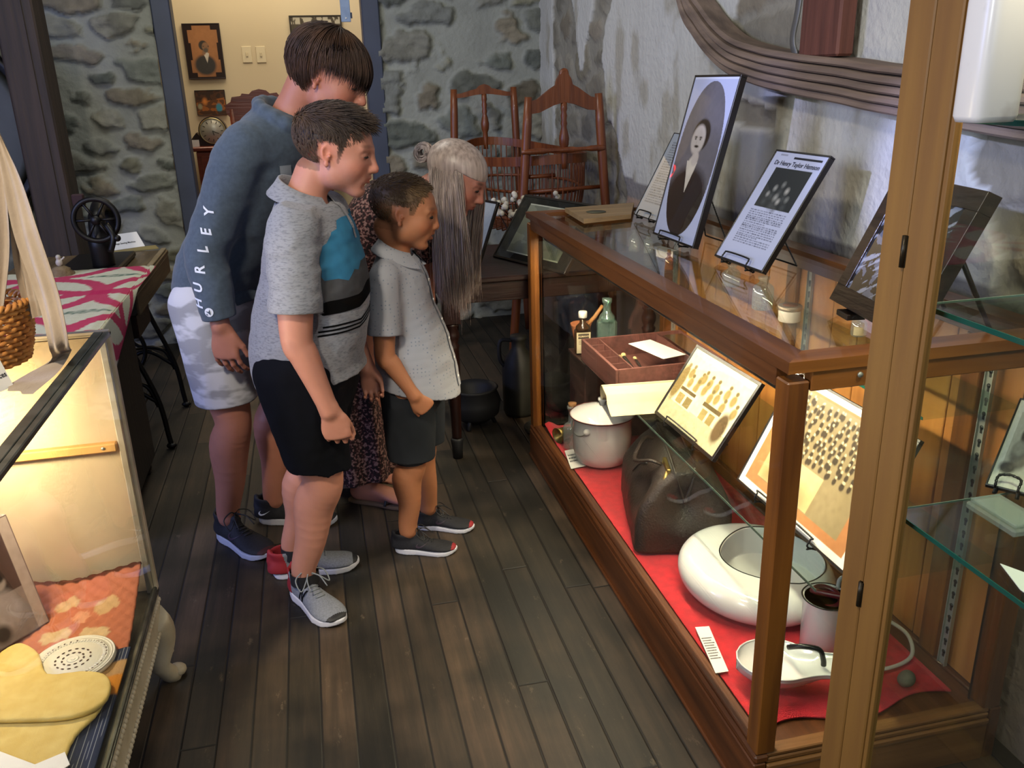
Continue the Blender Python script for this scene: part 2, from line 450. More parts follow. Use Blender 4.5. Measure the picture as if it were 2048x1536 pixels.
def stone_wall(name, o, eu, ev, en, U, Vh, res, seed, kind='structure', depth=0.035, plasterfn=None, tint=(1, 1, 1), su=0.27, sv=0.15):
    nu = int(U / res) + 1; nv = int(Vh / res) + 1
    u, v = np.meshgrid(np.linspace(0, U, nu), np.linspace(0, Vh, nv), indexing='ij')
    m, ident, rag = rubble(u, v, seed, su, sv)
    fine = fbm(np.stack([u * 14, v * 26, u * 0 + 3], -1), 4) - 0.5
    ledge = fbm(np.stack([u * 9, v * 40, u * 0 + 8], -1), 3) - 0.5
    big = fbm(np.stack([u * 1.6, v * 1.6, u * 0], -1), 3) - 0.5
    h = depth * (0.95 * m + 0.75 * fine * (0.35 + m) + 0.5 * ledge * m + 0.9 * big)
    pal = np.array([srgb(c) for c in STONES]); rr = np.random.RandomState(seed).rand(4096)
    sc = pal[(ident * 7 + 3) % len(pal)] * (0.72 + 0.5 * rr[ident][..., None])
    n = fbm(np.stack([u * 30, v * 30, u * 0 + 2], -1), 4)[..., None]
    sc = sc * (0.62 + 0.75 * n)
    mo = np.array(srgb('#93958c')) * (0.8 + 0.4 * fbm(np.stack([u * 8, v * 8, u * 0 + 4], -1), 4)[..., None])
    c = mo * (1 - m[..., None]) + sc * m[..., None]
    if plasterfn is not None: c, h = plasterfn(u, v, c, h)
    c = c * np.array(tint)
    o = np.asarray(o, float); eu = np.asarray(eu, float); ev = np.asarray(ev, float); en = np.asarray(en, float)
    G = o + u[..., None] * eu + v[..., None] * ev + h[..., None] * en
    idx = np.arange(nu * nv).reshape(nu, nv)
    a, b, cc, d = idx[:-1, :-1], idx[1:, :-1], idx[1:, 1:], idx[:-1, 1:]
    F = np.stack([a, b, cc, d], -1).reshape(-1, 4)
    return G.reshape(-1, 3), F, c.reshape(-1, 3)
def solid_wall(name, parts, back=None):
    V = []; F = []; C = []; n = 0
    for G, f, c in parts:
        V.append(G); F.append(f + n); C.append(c); n += len(G)
    if back is not None:                      # thickness behind the relief
        lo, hi = np.array(back[0], float), np.array(back[1], float)
        b = MB().box(lo, hi); bv = np.concatenate(b.V)
        F.append(np.array(b.F) + n); V.append(bv); C.append(np.tile(srgb('#777468'), (len(bv), 1)))
    return link_mesh(name, np.concatenate(V), np.concatenate(F), M_stone, None, True, np.concatenate(C), kind='structure')
DL0, DR0 = -0.755, 0.415          # doorway opening in the stone
# back wall: left piece, right piece
solid_wall('wall_back_left', [
    stone_wall('', (-3.0, YB, 0), (1, 0, 0), (0, 0, 1), (0, -1, 0), 3.0 + DL0, 3.0, 0.011, 21, su=0.30, sv=0.125),
    stone_wall('', (DL0, YB, 0), (0, 1, 0), (0, 0, 1), (1, 0, 0), 0.30, 3.0, 0.02, 5)],
    ((-3.0, YB + 0.04, 0), (DL0 - 0.04, YB + 0.30, 3.0)))
solid_wall('wall_back_right', [
    stone_wall('', (DR0 + 0.05, YB, 0), (1, 0, 0), (0, 0, 1), (0, -1, 0), XW - DR0 + 0.0, 3.0, 0.011, 34, su=0.27, sv=0.19)],
    ((DR0 + 0.08, YB + 0.04, 0), (XW + 0.05, YB + 0.30, 3.0)))
M_plain = mat('painted_plaster', '#b9b09c', 0.85, col2='#a89f8b', scale=2)
MB().box((DL0 - 0.1, YB + 0.0, 2.35), (DR0 + 0.1, YB + 0.3, 3.0)).build('wall_back_over_door', M_stone if False else M_plain, kind='structure')

# right wall: worn plaster with bare patches, a wooden rail line low down
def right_plaster(u, v, c, h):
    y = YB - u; z = v
    n1 = fbm(np.stack([u * 2.2, v * 2.2, u * 0 + 40], -1), 5); n2 = fbm(np.stack([u * 9, v * 5, u * 0 + 41], -1), 4)
    st = fbm(np.stack([u * 16, v * 1.3, u * 0 + 44], -1), 4)
    pl = np.array(srgb('#c2c1ba')) * (0.9 + 0.2 * n1[..., None]) * (0.91 + 0.18 * st[..., None])
    pl = pl * (1 - 0.35 * np.clip((n2 - 0.6) / 0.12, 0, 1)[..., None] * np.array([0.8, 0.9, 1.1]))
    stain = np.clip((n1 - 0.52) / 0.12, 0, 1)[..., None] * 0.14
    pl = pl * (1 - stain) + np.array(srgb('#8f8672')) * stain
    wob = 0.10 * (fbm(np.stack([u * 3, v * 3, u * 0 + 50], -1), 4) - 0.5) + 0.03 * (fbm(np.stack([u * 14, v * 14, u * 0 + 51], -1), 3) - 0.5)
    bare = np.zeros_like(u)
    # bare strip by the corner with a tongue of plaster in it
    s1 = (y > 4.06 + 2.0 * wob + 0.16 * np.sin(v * 5.0)) & (y < 5.12 + wob)
    tongue = ((np.abs(y - 4.58 - 1.2 * wob) < 0.22 - 0.30 * np.clip(1.98 - v, 0, 1) - 0.2 * np.clip(1.8 - v, 0, 1)) & (v > 1.52))
    bare = np.where(s1 & ~tongue, 1.0, bare)
    # bare patch above the big hoop and inside it, and by the tall cabinet
    s2 = (y > 2.33 + wob) & (y < 2.86 + 2 * wob) & (z > 1.5) & (z < 2.4)
    s3 = (y < 1.62 + 2 * wob + 0.25 * (z - 1.3)) & (z < 1.75 + wob) & (z > 0.6)
    s4 = (np.abs(y - 2.75) < 0.22 + wob) & (np.abs(z - 1.36 - 0.08 * (y - 2.75)) < 0.045 + 0.4 * wob)
    bare = np.where(s2 | s3 | s4, 1.0, bare)
    cem = np.array(srgb('#857c6c')) * (0.75 + 0.5 * fbm(np.stack([u * 7, v * 7, u * 0 + 60], -1), 5)[..., None])
    cc = 0.35 * c * 1.15 + 0.65 * cem
    k = bare[..., None]
    c2 = pl * (1 - k) + cc * k
    h2 = (0.006 + 0.006 * (n1 - 0.5)) * (1 - bare) + bare * (h * 0.35 - 0.012)
    # grey painted dado under a line
    dado = (z < 1.035 + 0.004 * np.sin(u * 9)) & (bare < 0.5)
    c2 = np.where(dado[..., None], np.array(srgb('#807c7a')) * (0.92 + 0.16 * n2[..., None]), c2)
    low = z < 0.955
    c2 = np.where(low[..., None] & (bare[..., None] < 0.5), np.array(srgb('#a08a7c')) * (0.9 + 0.2 * n2[..., None]), c2)
    return c2, h2
solid_wall('wall_right', [
    stone_wall('', (XW, YB + 0.02, 0), (0, -1, 0), (0, 0, 1), (-1, 0, 0), YB + 2.3, 3.0, 0.0125, 58, plasterfn=right_plaster)],
    ((XW + 0.04, -2.3, 0), (XW + 0.25, YB + 0.3, 3.0)))
M_wallL = mat('old_limewash', '#8d8a80', 0.9, col2='#7b776c', scale=3, bump=0.3)
w = MB().box((-3.1, -2.3, 0), (-3.0, YB, 0.95)).box((-3.1, -2.3, 2.5), (-3.0, YB, 3.0))
w.box((-3.1, -2.3, 0.95), (-3.0, 1.2, 2.5)).box((-3.1, 2.6, 0.95), (-3.0, YB, 2.5)).build('wall_left', M_wallL, kind='structure')
w = MB().box((-3.1, -2.4, 0), (2.4, -2.3, 1.25)).box((-3.1, -2.4, 2.75), (2.4, -2.3, 3.0))
w.box((-3.1, -2.4, 1.25), (-0.1, -2.3, 2.75)).box((1.9, -2.4, 1.25), (2.4, -2.3, 2.75)).build('wall_front', M_wallL, kind='structure')
M_winf = mat('window_paint', '#e4e2da', 0.5)
M_clear = glass_mat('window_glass', (0.97, 0.98, 1.0))
for nm, lo, hi, ax in (('window_1', (-3.08, 1.2, 0.95), (-3.02, 2.6, 2.5), 1), ('window_2', (-0.1, -2.38, 1.25), (1.9, -2.32, 2.75), 0)):
    f = MB(); lo = np.array(lo); hi = np.array(hi)
    for k in (0, 0.5, 1):
        c = lo[ax] + k * (hi[ax] - lo[ax]); a = lo.copy(); b = hi.copy(); a[ax] = c - 0.03; b[ax] = c + 0.03; f.box(a, b)
        c = lo[2] + k * (hi[2] - lo[2]); a = lo.copy(); b = hi.copy(); a[2] = c - 0.03; b[2] = c + 0.03; f.box(a, b)
    fr = f.build(nm, M_winf, kind='structure')
    a = lo.copy(); b = hi.copy(); k = 1 - ax; mid = (lo[k] + hi[k]) / 2; a[k] = mid - 0.002; b[k] = mid + 0.002
    MB().box(a, b).build('window_pane', M_clear, fr)

# doorway: slate blue jambs
M_jamb = mat('blue_grey_paint', '#3f4658', 0.55, col2='#383e4e', scale=5, bump=0.1)
d = MB()
d.box((DL0 + 0.005, YB - 0.03, 0), (DL0 + 0.105, YB + 0.10, 2.35), 0.006).box((DL0 + 0.005, YB + 0.10, 0), (DL0 + 0.06, YB + 0.34, 2.35), 0.004)
d.box((DR0 - 0.03, YB - 0.04, 0), (DR0 + 0.07, YB + 0.10, 2.35), 0.006).box((DR0 + 0.0, YB + 0.10, 0), (DR0 + 0.07, YB + 0.34, 2.35), 0.004)
d.box((DL0 + 0.005, YB - 0.03, 2.25), (DR0 + 0.07, YB + 0.34, 2.36), 0.006)
d.build('trim_1', M_jamb, kind='structure')
# far room
M_cream = mat('cream_wall_paint', '#cdbfa0', 0.9)
YF = 7.0
MB().box((-3.1, YF, 0), (2.4, YF + 0.1, 3.0)).build('wall_far', M_cream, kind='structure')
MB().box((-2.2, YB + 0.3, 0), (-2.1, YF, 3.0)).build('wall_far_left', M_cream, kind='structure')
MB().box((1.6, YB + 0.3, 0), (1.7, YF, 3.0)).build('wall_far_right', M_cream, kind='structure')
MB().box((-3.1, YB + 0.3, 3.0), (2.4, YF + 0.1, 3.06)).build('ceiling_far', M_cream, kind='structure')
# dark timber post standing before the stone wall
M_beam = wood('dark_beam', '#241c17', '#3d2f26', axis=2, scale=2.2, rough=0.7, bump=0.4)
a = PY(62, 0, 4.6); b = PY(2, 80, 4.6)
o = MB().box((a[0] - 0.17, 4.6, 0), (a[0], 4.80, 3.0), 0.008).box((a[0] - 0.155, 4.594, 0), (a[0] - 0.045, 4.60, 3.0)).build('timber_post', M_beam)
tag(o, 'thick dark brown timber post from floor to ceiling before the stone wall', 'post')
# ================================================================== DISPLAY CASES
M_case = wood('varnished_oak', '#4e2c14', '#70431f', axis=1, scale=2.2, rough=0.32, bump=0.08, coat=0.15)
M_casev = wood('varnished_oak_upright', '#5c3416', '#86521f', axis=2, scale=2.2, rough=0.32, bump=0.08, coat=0.15)
M_casex = wood('varnished_oak_cross', '#623817', '#8c5725', axis=0, scale=2.2, rough=0.32, bump=0.08, coat=0.15)
M_cdark = wood('case_base_wood', '#43240f', '#6b3d1c', axis=1, scale=2.2, rough=0.4, bump=0.1)
M_slat = wood('golden_back_boards', '#a9682b', '#c98a42', axis=2, scale=1.5, rough=0.5, bump=0.08)
M_glass = glass_mat('case_glass', (0.97, 0.985, 0.975), 0.045, 0.75, 0.01)
M_gtop = glass_mat('case_top_glass', (0.96, 0.98, 0.97), 0.07, 0.85, 0.02)
M_gshelf = glass_mat('shelf_glass', (0.90, 0.97, 0.94), 0.05, 0.6, 0.02)
M_gedge = mat('green_glass_edge', '#1c5a4e', 0.15, spec=0.6)
M_pedge = mat('pale_glass_edge', '#9fb0a2', 0.2)
M_metal = mat('galvanised_steel', '#a9ada2', 0.45, metal=0.6)
M_white = mat('white_card', '#e8e6e0', 0.7)
M_black = mat('black_paint', '#101010', 0.4)

X0, X1, Y0, Y1, ZT = 0.79, 1.395, 1.297, 3.223, 1.012
case = thing('display_case', 'long varnished oak display case with glass sides and glass top by the plaster wall', 'display case', (1.09, 2.26, 0))
# base rails with moulding
b = MB()
b.box((X0 - 0.002, Y0 + 0.0, 0.0), (X0 + 0.028, Y1, 0.118), 0.003)
b.box((X0 - 0.008, Y0, 0.0), (X0 + 0.03, Y1, 0.012), 0.003)
b.box((X0 + 0.0, Y0, 0.118), (X0 + 0.034, Y1, 0.138), 0.005)
b.box((X0 + 0.008, Y0 + 0.03, 0.138), (X0 + 0.040, Y1 - 0.03, 0.146), 0.004)
b.box((X1 - 0.028, Y0, 0.0), (X1, Y1, 0.138), 0.003)
b.build('base_rail', M_cdark, case)
M_bx = wood('base_cross', '#6b4524', '#8c6238', axis=0, scale=2.2)
for y, s in ((Y0, 1), (Y1, -1)):
    b = MB()
    b.box((X0 + 0.029, y, 0), (X1 - 0.029, y + s * 0.026, 0.10), 0.003)
    b.box((X0 + 0.029, y - s * 0.003, 0.100), (X1 - 0.029, y + s * 0.030, 0.113), 0.004)
    b.box((X0 + 0.029, y + s * 0.002, 0.114), (X1 - 0.029, y + s * 0.032, 0.127), 0.004)
    b.box((X0 + 0.029, y + s * 0.004, 0.128), (X1 - 0.029, y + s * 0.036, 0.138), 0.004)
    b.build('end_base_rail', M_bx, case)
MB().box((X0 + 0.03, Y0 + 0.03, 0.110), (X1 - 0.03, Y1 - 0.03, 0.132)).build('case_floor', M_cdark, case)
for (x, y) in ((X0, Y0), (X0, Y1 - 0.05), (X1 - 0.05, Y0), (X1 - 0.05, Y1 - 0.05)):
    q = MB().box((x + 0.003, y + 0.003, 0.139), (x + 0.047, y + 0.047, 0.972), 0.003)
    ny = y + 0.047 if y < 2 else y
    sx = 1 if x < 1 else -1; sy = 1 if y < 2 else -1
    cx = x + 0.025; cy = y + 0.025
    q.box((cx + sx * 0.012, cy + sy * 0.020, 0.14), (cx + sx * 0.018, cy + sy * 0.030, 0.972), 0.002)   # glazing bead
    q.box((cx + sx * 0.020, cy + sy * 0.012, 0.14), (cx + sx * 0.030, cy + sy * 0.018, 0.972), 0.002)
    q.build('post', M_casev, case)
# top frame: mitred flat rim over an apron
for x in (X0 + 0.004, X1 - 0.030): MB().box((x, Y0 + 0.05, 0.951), (x + 0.026, Y1 - 0.05, 0.990), 0.002).build('apron', M_case, case)
for y in (Y0 + 0.004, Y1 - 0.030): MB().box((X0 + 0.05, y, 0.951), (X1 - 0.05, y + 0.026, 0.990), 0.002).build('end_apron', M_casex, case)
MB().lathe([(0.0, 0.0), (0.0055, 0.0), (0.0050, 0.003), (0, 0.0035)], (0.935, Y0 + 0.0015, 0.975), 16, (0, -1, 0)).build('lock', M_metal, case)
T0, W = 0.990, 0.058
for (o, ex, ln) in (((X0, Y0), (0, 1), Y1 - Y0), ((X1, Y1), (0, -1), Y1 - Y0)):
    # long members: trapezoids
    ex = np.array([ex[0], ex[1], 0.]); inn = np.array([1., 0, 0]) if o[0] < 1 else np.array([-1., 0, 0])
    MB().prism([(0, 0), (ln, 0), (ln - W, W), (W, W)], (o[0], o[1], T0), ex, inn, (0, 0, 1), ZT - T0).build('top_rim', M_case, case)
for (o, ex, ln, iy) in (((X0, Y0), (1, 0), X1 - X0, 1), ((X1, Y1), (-1, 0), X1 - X0, -1)):
    MB().prism([(0, 0), (ln, 0), (ln - W, W), (W, W)], (o[0], o[1], T0), (ex[0], 0, 0), (0, iy, 0), (0, 0, 1), ZT - T0).build('end_top_rim', M_casex, case)
MB().box((X0 + W - 0.004, Y0 + W - 0.004, 0.999), (X1 - W + 0.004, Y1 - W + 0.004, 1.005)).build('top_glass', M_gtop, case)
b = MB()
for lo, hi in (((X0 + W - 0.001, Y0 + W, 0.9955), (X0 + W + 0.0015, Y1 - W, 1.0075)), ((X0 + W, Y0 + W - 0.001, 0.9955), (X1 - W, Y0 + W + 0.0015, 1.0075))): b.box(lo, hi)
b.build('glass_edge', mat('dull_glass_edge', '#6f7f78', 0.3), case)
MB().box((X0 + 0.017, Y0 + 0.05, 0.139), (X0 + 0.021, Y1 - 0.05, 0.951)).build('front_glass', M_glass, case)
for y in (Y0 + 0.019, Y1 - 0.023):
    MB().box((X0 + 0.05, y, 0.139), (X1 - 0.05, y + 0.004, 0.951)).build('end_glass', M_glass, case)
# back: boards with two stiles, metal shelf standards
bk = MB()
y = Y0 + 0.05
while y < Y1 - 0.06:
    w_ = min(0.118, Y1 - 0.052 - y); bk.box((X1 - 0.016, y + 0.001, 0.14), (X1 - 0.008, y + w_ - 0.001, 0.952), 0.002); y += 0.12
bk.build('back_boards', M_slat, case)
for y in (Y0 + 0.19, 2.24, Y1 - 0.21): MB().box((X1 - 0.032, y, 0.14), (X1 - 0.017, y + 0.055, 0.951), 0.002).build('back_stile', M_casev, case)
def standard(x, y, z0, z1, parent, face=-1):
    """slotted steel shelf standard: U channel with keyhole slots"""
    s = MB(); s.box((x - 0.004, y - 0.011, z0), (x, y + 0.011, z1)); 
    s.box((x - 0.009, y - 0.012, z0), (x - 0.0, y - 0.010, z1)); s.box((x - 0.009, y + 0.010, z0), (x, y + 0.012, z1))
    o = s.build('shelf_standard', M_metal, parent)
    k = MB(); z = z1 - 0.03
    while z > z0 + 0.02:
        k.lathe([(0.0, 0.0), (0.0052, 0.0), (0.0052, 0.0012), (0.0, 0.0012)], (x - 0.0042, y, z), 12, (-1, 0, 0))
        k.box((x - 0.0054, y - 0.0026, z - 0.013), (x - 0.0043, y + 0.0026, z)); z -= 0.032
    k.build('slots', M_black, o)
standard(X1 - 0.033, 1.45, 0.15, 0.95, case); standard(X1 - 0.018, Y1 - 0.09, 0.15, 0.95, case); standard(X1 - 0.018, 2.18, 0.15, 0.95, case)
ZS = 0.4845
s = MB().box((0.93, Y0 + 0.055, ZS), (X1 - 0.035, 2.96, ZS + 0.006)).build('glass_shelf', M_gshelf, case)
MB().box((0.9285, Y0 + 0.055, ZS), (0.93, 2.96, ZS + 0.006)).build('shelf_edge', mat('shelf_edge', '#46564c', 0.2), s)
l = MB().box((X0 + 0.032, 1.36, 0.925), (X0 + 0.060, 3.08, 0.951), 0.003)
l.build('lamp_strip_housing', M_black, case)

# red felt lying over the case floor: slightly wavy sheet with rumpled corners
M_felt = mat('red_felt', '#c8081c', 0.95, col2='#b00618', scale=40, sheen=0.3, bump=0.25, bscale=500)
nu, nv = 90, 30
G = np.zeros((nu, nv, 3))
for i in range(nu):
    for j in range(nv):
        yy = Y0 + 0.065 + (Y1 - 0.05 - Y0 - 0.075) * i / (nu - 1); xx = X0 + 0.047 + 0.485 * j / (nv - 1)
        if i < 10: xx += 0; yy += 0.02 * math.sin(j * 0.32) * (10 - i) / 10 + 0.005 * j / nv
        z = 0.138 + 0.0045 * fbm(np.array([xx * 6, yy * 6, 0.]), 3)
        e = max(0, (i - (nu - 10)) / 10.0); z += 0.035 * e * (0.5 + 0.5 * math.sin(j * 1.1)) * max(0, 1 - j / 5)
        G[i, j] = (xx, yy, z)
V = G.reshape(-1, 3); g = MB().grid(G); g.grid((G - [0, 0, 0.003])[::-1])
tag(g.build('felt_cloth', M_felt), 'bright red felt cloth spread over the floor of the oak case', 'cloth')

# ---------------------------------------------------------------- pale tall cabinet at the right edge
M_pale = wood('pale_pine', '#7a5527', '#90692f', axis=2, scale=1.6, rough=0.55, bump=0.06)
M_palel = wood('pale_pine_inner', '#c9924a', '#dba75c', axis=2, scale=1.6, rough=0.5, bump=0.05)
cab = thing('tall_cabinet', 'tall pale pine display cabinet with glass shelves in the right foreground', 'cabinet', (1.08, 0.55, 0))
CX, CY = 0.79, 1.084
CX1, CYn = 1.343, -0.35
q = MB().box((CX, CY - 0.052, 0), (CX + 0.03, CY, 2.3), 0.002)
q.box((CX + 0.002, CY - 0.03, 0), (CX + 0.03, CY - 0.03 + 0.03, 2.3), 0.002)
q.build('post', M_pale, cab)
q = MB().box((CX, CY - 0.104, 0.06), (CX + 0.022, CY - 0.054, 2.24), 0.002)
q.box((CX + 0.004, CY - 0.112, 0.06), (CX + 0.016, CY - 0.104, 2.24), 0.001)
dr = q.build('door_stile', M_pale, cab)
for z0 in (1.236, 0.686, 1.86):
    h = MB().tube([(CX - 0.002, CY - 0.053, z0), (CX - 0.002, CY - 0.053, z0 + 0.044)], 0.0038, 8)
    h.box((CX - 0.001, CY - 0.058, z0), (CX + 0.001, CY - 0.048, z0 + 0.044))
    h.build('hinge', mat('dark_brass', '#3b3426', 0.35, metal=0.7), cab)
for (x, y) in ((CX1 - 0.03, CY - 0.03), (CX1 - 0.03, CYn), (CX, CYn)):
    MB().box((x, y, 0), (x + 0.03, y + 0.03, 2.3), 0.002).build('post', M_pale, cab)
for z0 in (2.24, 0.0):
    q = MB().box((CX + 0.031, CY - 0.028, z0), (CX1 - 0.031, CY - 0.004, z0 + 0.06), 0.002)
    q.box((CX1 - 0.028, CYn + 0.031, z0), (CX1 - 0.004, CY - 0.031, z0 + 0.06), 0.002)
    if z0 > 1: q.box((CX + 0.032, CYn + 0.031, z0 + 0.03), (CX1 - 0.032, CY - 0.031, z0 + 0.045))
    q.build('rail', M_pale, cab)
MB().box((CX + 0.030, CY - 0.016, 0.062), (CX1 - 0.031, CY - 0.012, 2.238)).build('end_glass', M_glass, cab)
MB().box((CX + 0.009, CYn + 0.03, 0.062), (CX + 0.013, CY - 0.112, 2.238)).build('door_glass', M_glass, cab)
MB().box((CX1 - 0.018, CYn + 0.032, 0.062), (CX1 - 0.014, CY - 0.032, 2.238)).build('back_glass', M_glass, cab)
for k, z in enumerate((1.428, 1.172, 0.842)):
    s = MB().box((CX + 0.045, CYn + 0.05, z), (CX1 - 0.04, CY - 0.045, z + 0.006)).build('glass_shelf', M_gshelf, cab)
    MB().box((CX + 0.0435, CYn + 0.05, z - 0.0005), (CX + 0.045, CY - 0.045, z + 0.0065)).build('shelf_edge', M_gedge, s)
    MB().box((CX + 0.045, CY - 0.045, z + .003), (CX1 - 0.04, CY - 0.0440, z + 0.006)).build('far_edge', M_pedge, s)

# ---------------------------------------------------------------- white case at the left, its end panel cream
LX, LX0, LY, LYn, LZ = -0.487, -1.12, 2.10, 0.30, 0.968
lc = thing('glass_case', 'low white and steel glass display case with beaded base in the left foreground', 'display case', (-0.8, 1.2, 0))
M_steel = mat('tarnished_steel_trim', '#7c8078', 0.3, metal=0.75, col2='#5c6058', scale=20)
M_offw = mat('chipped_white_paint', '#b5ab98', 0.5, col2='#a2967f', scale=12, bump=0.1)
M_creamp = mat('cream_panel', '#cbb594', 0.75, col2='#c0a988', scale=4)
ZB = 0.275
q = MB()
q.box((LX - 0.014, LYn, LZ - 0.012), (LX, LY, LZ), 0.002); q.box((LX0, LYn, LZ - 0.012), (LX0 + 0.014, LY, LZ), 0.002)
q.box((LX - 0.034, LYn, LZ - 0.003), (LX - 0.014, LY - 0.014, LZ + 0.001), 0.001)
q.build('steel_top_trim', M_steel, lc)
MB().box((LX0, LY - 0.014, LZ - 0.010), (LX - 0.0, LY + 0.0, LZ + 0.003), 0.002).build('end_trim', M_offw, lc)
q = MB().box((LX - 0.016, LY - 0.020, ZB), (LX, LY, LZ - 0.013), 0.002).box((LX - 0.024, LY - 0.030, ZB), (LX - 0.008, LY - 0.021, LZ - 0.013), 0.002)
q.build('corner_post', M_offw, lc)
MB().box((LX0 - 0.0, LY - 0.020, ZB), (LX0 + 0.016, LY, LZ - 0.013), 0.002).build('corner_post', M_offw, lc)
MB().box((LX0 + 0.017, LY - 0.012, ZB), (LX - 0.017, LY - 0.002, LZ - 0.013)).build('end_panel', M_creamp, lc)
MB().box((LX - 0.008, LYn, ZB), (LX - 0.004, LY - 0.031, LZ - 0.013)).build('side_glass', M_glass, lc)
MB().box((LX0 + 0.01, LYn, LZ - 0.009), (LX - 0.015, LY - 0.015, LZ - 0.004)).build('top_glass', glass_mat('left_top_glass', (0.86, 0.84, 0.78), 0.09, 0.8, 0.03), lc)
p0 = PY(0, 905, LY - 0.02); p1 = PY(235, 890, LY - 0.02)
q = MB().box((LX0 + 0.02, LY - 0.034, p1[2] - 0.012), (p1[0], LY - 0.013, p1[2] + 0.010), 0.003)
st = q.build('wood_cleat', mat('raw_pine', '#c48f4c', 0.6, col2='#d8a763', scale=5), lc)
MB().lathe([(0.0, 0.0), (0.004, 0.0), (0.004, 0.001), (0, 0.001)], (p1[0] - 0.03, LY - 0.0345, p1[2]), 10, (0, -1, 0)).build('screw_head', M_metal, st)
q = MB(); q.box((LX - 0.05, LYn, ZB - 0.01), (LX, LY, ZB), 0.002).box((LX0, LYn, ZB - 0.012), (LX - 0.05, LY, ZB - 0.002))
q.box((LX - 0.012, LYn, ZB), (LX - 0.0, LY - 0.02, ZB + 0.014), 0.003)
q.build('display_floor', M_steel, lc)
q = MB(); q.box((LX - 0.04, LYn, 0.165), (LX - 0.004, LY - 0.004, ZB - 0.011), 0.003)
q.box((LX0, LY - 0.03, 0.165), (LX - 0.041, LY - 0.004, ZB - 0.011), 0.003)
ap = q.build('base_rail', M_offw, lc)
def rope(z, x):
    b = MB(); y = LYn
    while y < LY - 0.005:
        b.ell((x, y, z), (0.006, 0.0085, 0.007), R=[[1, 0, 0], [0, .85, -.5], [0, .5, .85]], n=8, m=6); y += 0.0155
    return b
rope(0.247, LX - 0.003).build('rope_moulding', M_offw, ap); rope(0.182, LX - 0.003).build('rope_moulding', M_offw, ap)
def cab_leg(x, y, sx, sy):
    pts = []; rr = []
    for t in np.linspace(0, 1, 12):
        z = 0.20 - 0.197 * t; off = 0.030 * math.sin(t * PI * 0.9) * (1 - t) * 1.6 - 0.012 * math.sin(t * PI) + 0.030 * max(0, t - 0.7) / 0.3
        pts.append((x + sx * off, y + sy * off, z)); rr.append(0.036 * (1 - t) ** 0.8 + 0.012 + 0.012 * max(0, t - 0.82) / 0.18)
    b = MB().tube(pts, rr, 12); b.ell((pts[-1][0] + sx * .006, pts[-1][1] + sy * .006, 0.016), (0.026, 0.026, 0.016), n=12, m=8)
    for k in range(5): b.ell((x + sx * 0.030, y + sy * 0.030 * (0.3 + 0.1 * k), 0.17 - 0.02 * k), (0.012, 0.012, 0.012), n=8, m=6)
    b.build('leg', M_offw, lc)
cab_leg(LX - 0.03, LY - 0.04, 1, 1); cab_leg(LX0 + 0.04, LY - 0.04, -1, 1); cab_leg(LX - 0.03, LYn + 0.04, 1, -1); cab_leg(LX0 + 0.04, LYn + 0.04, -1, -1)
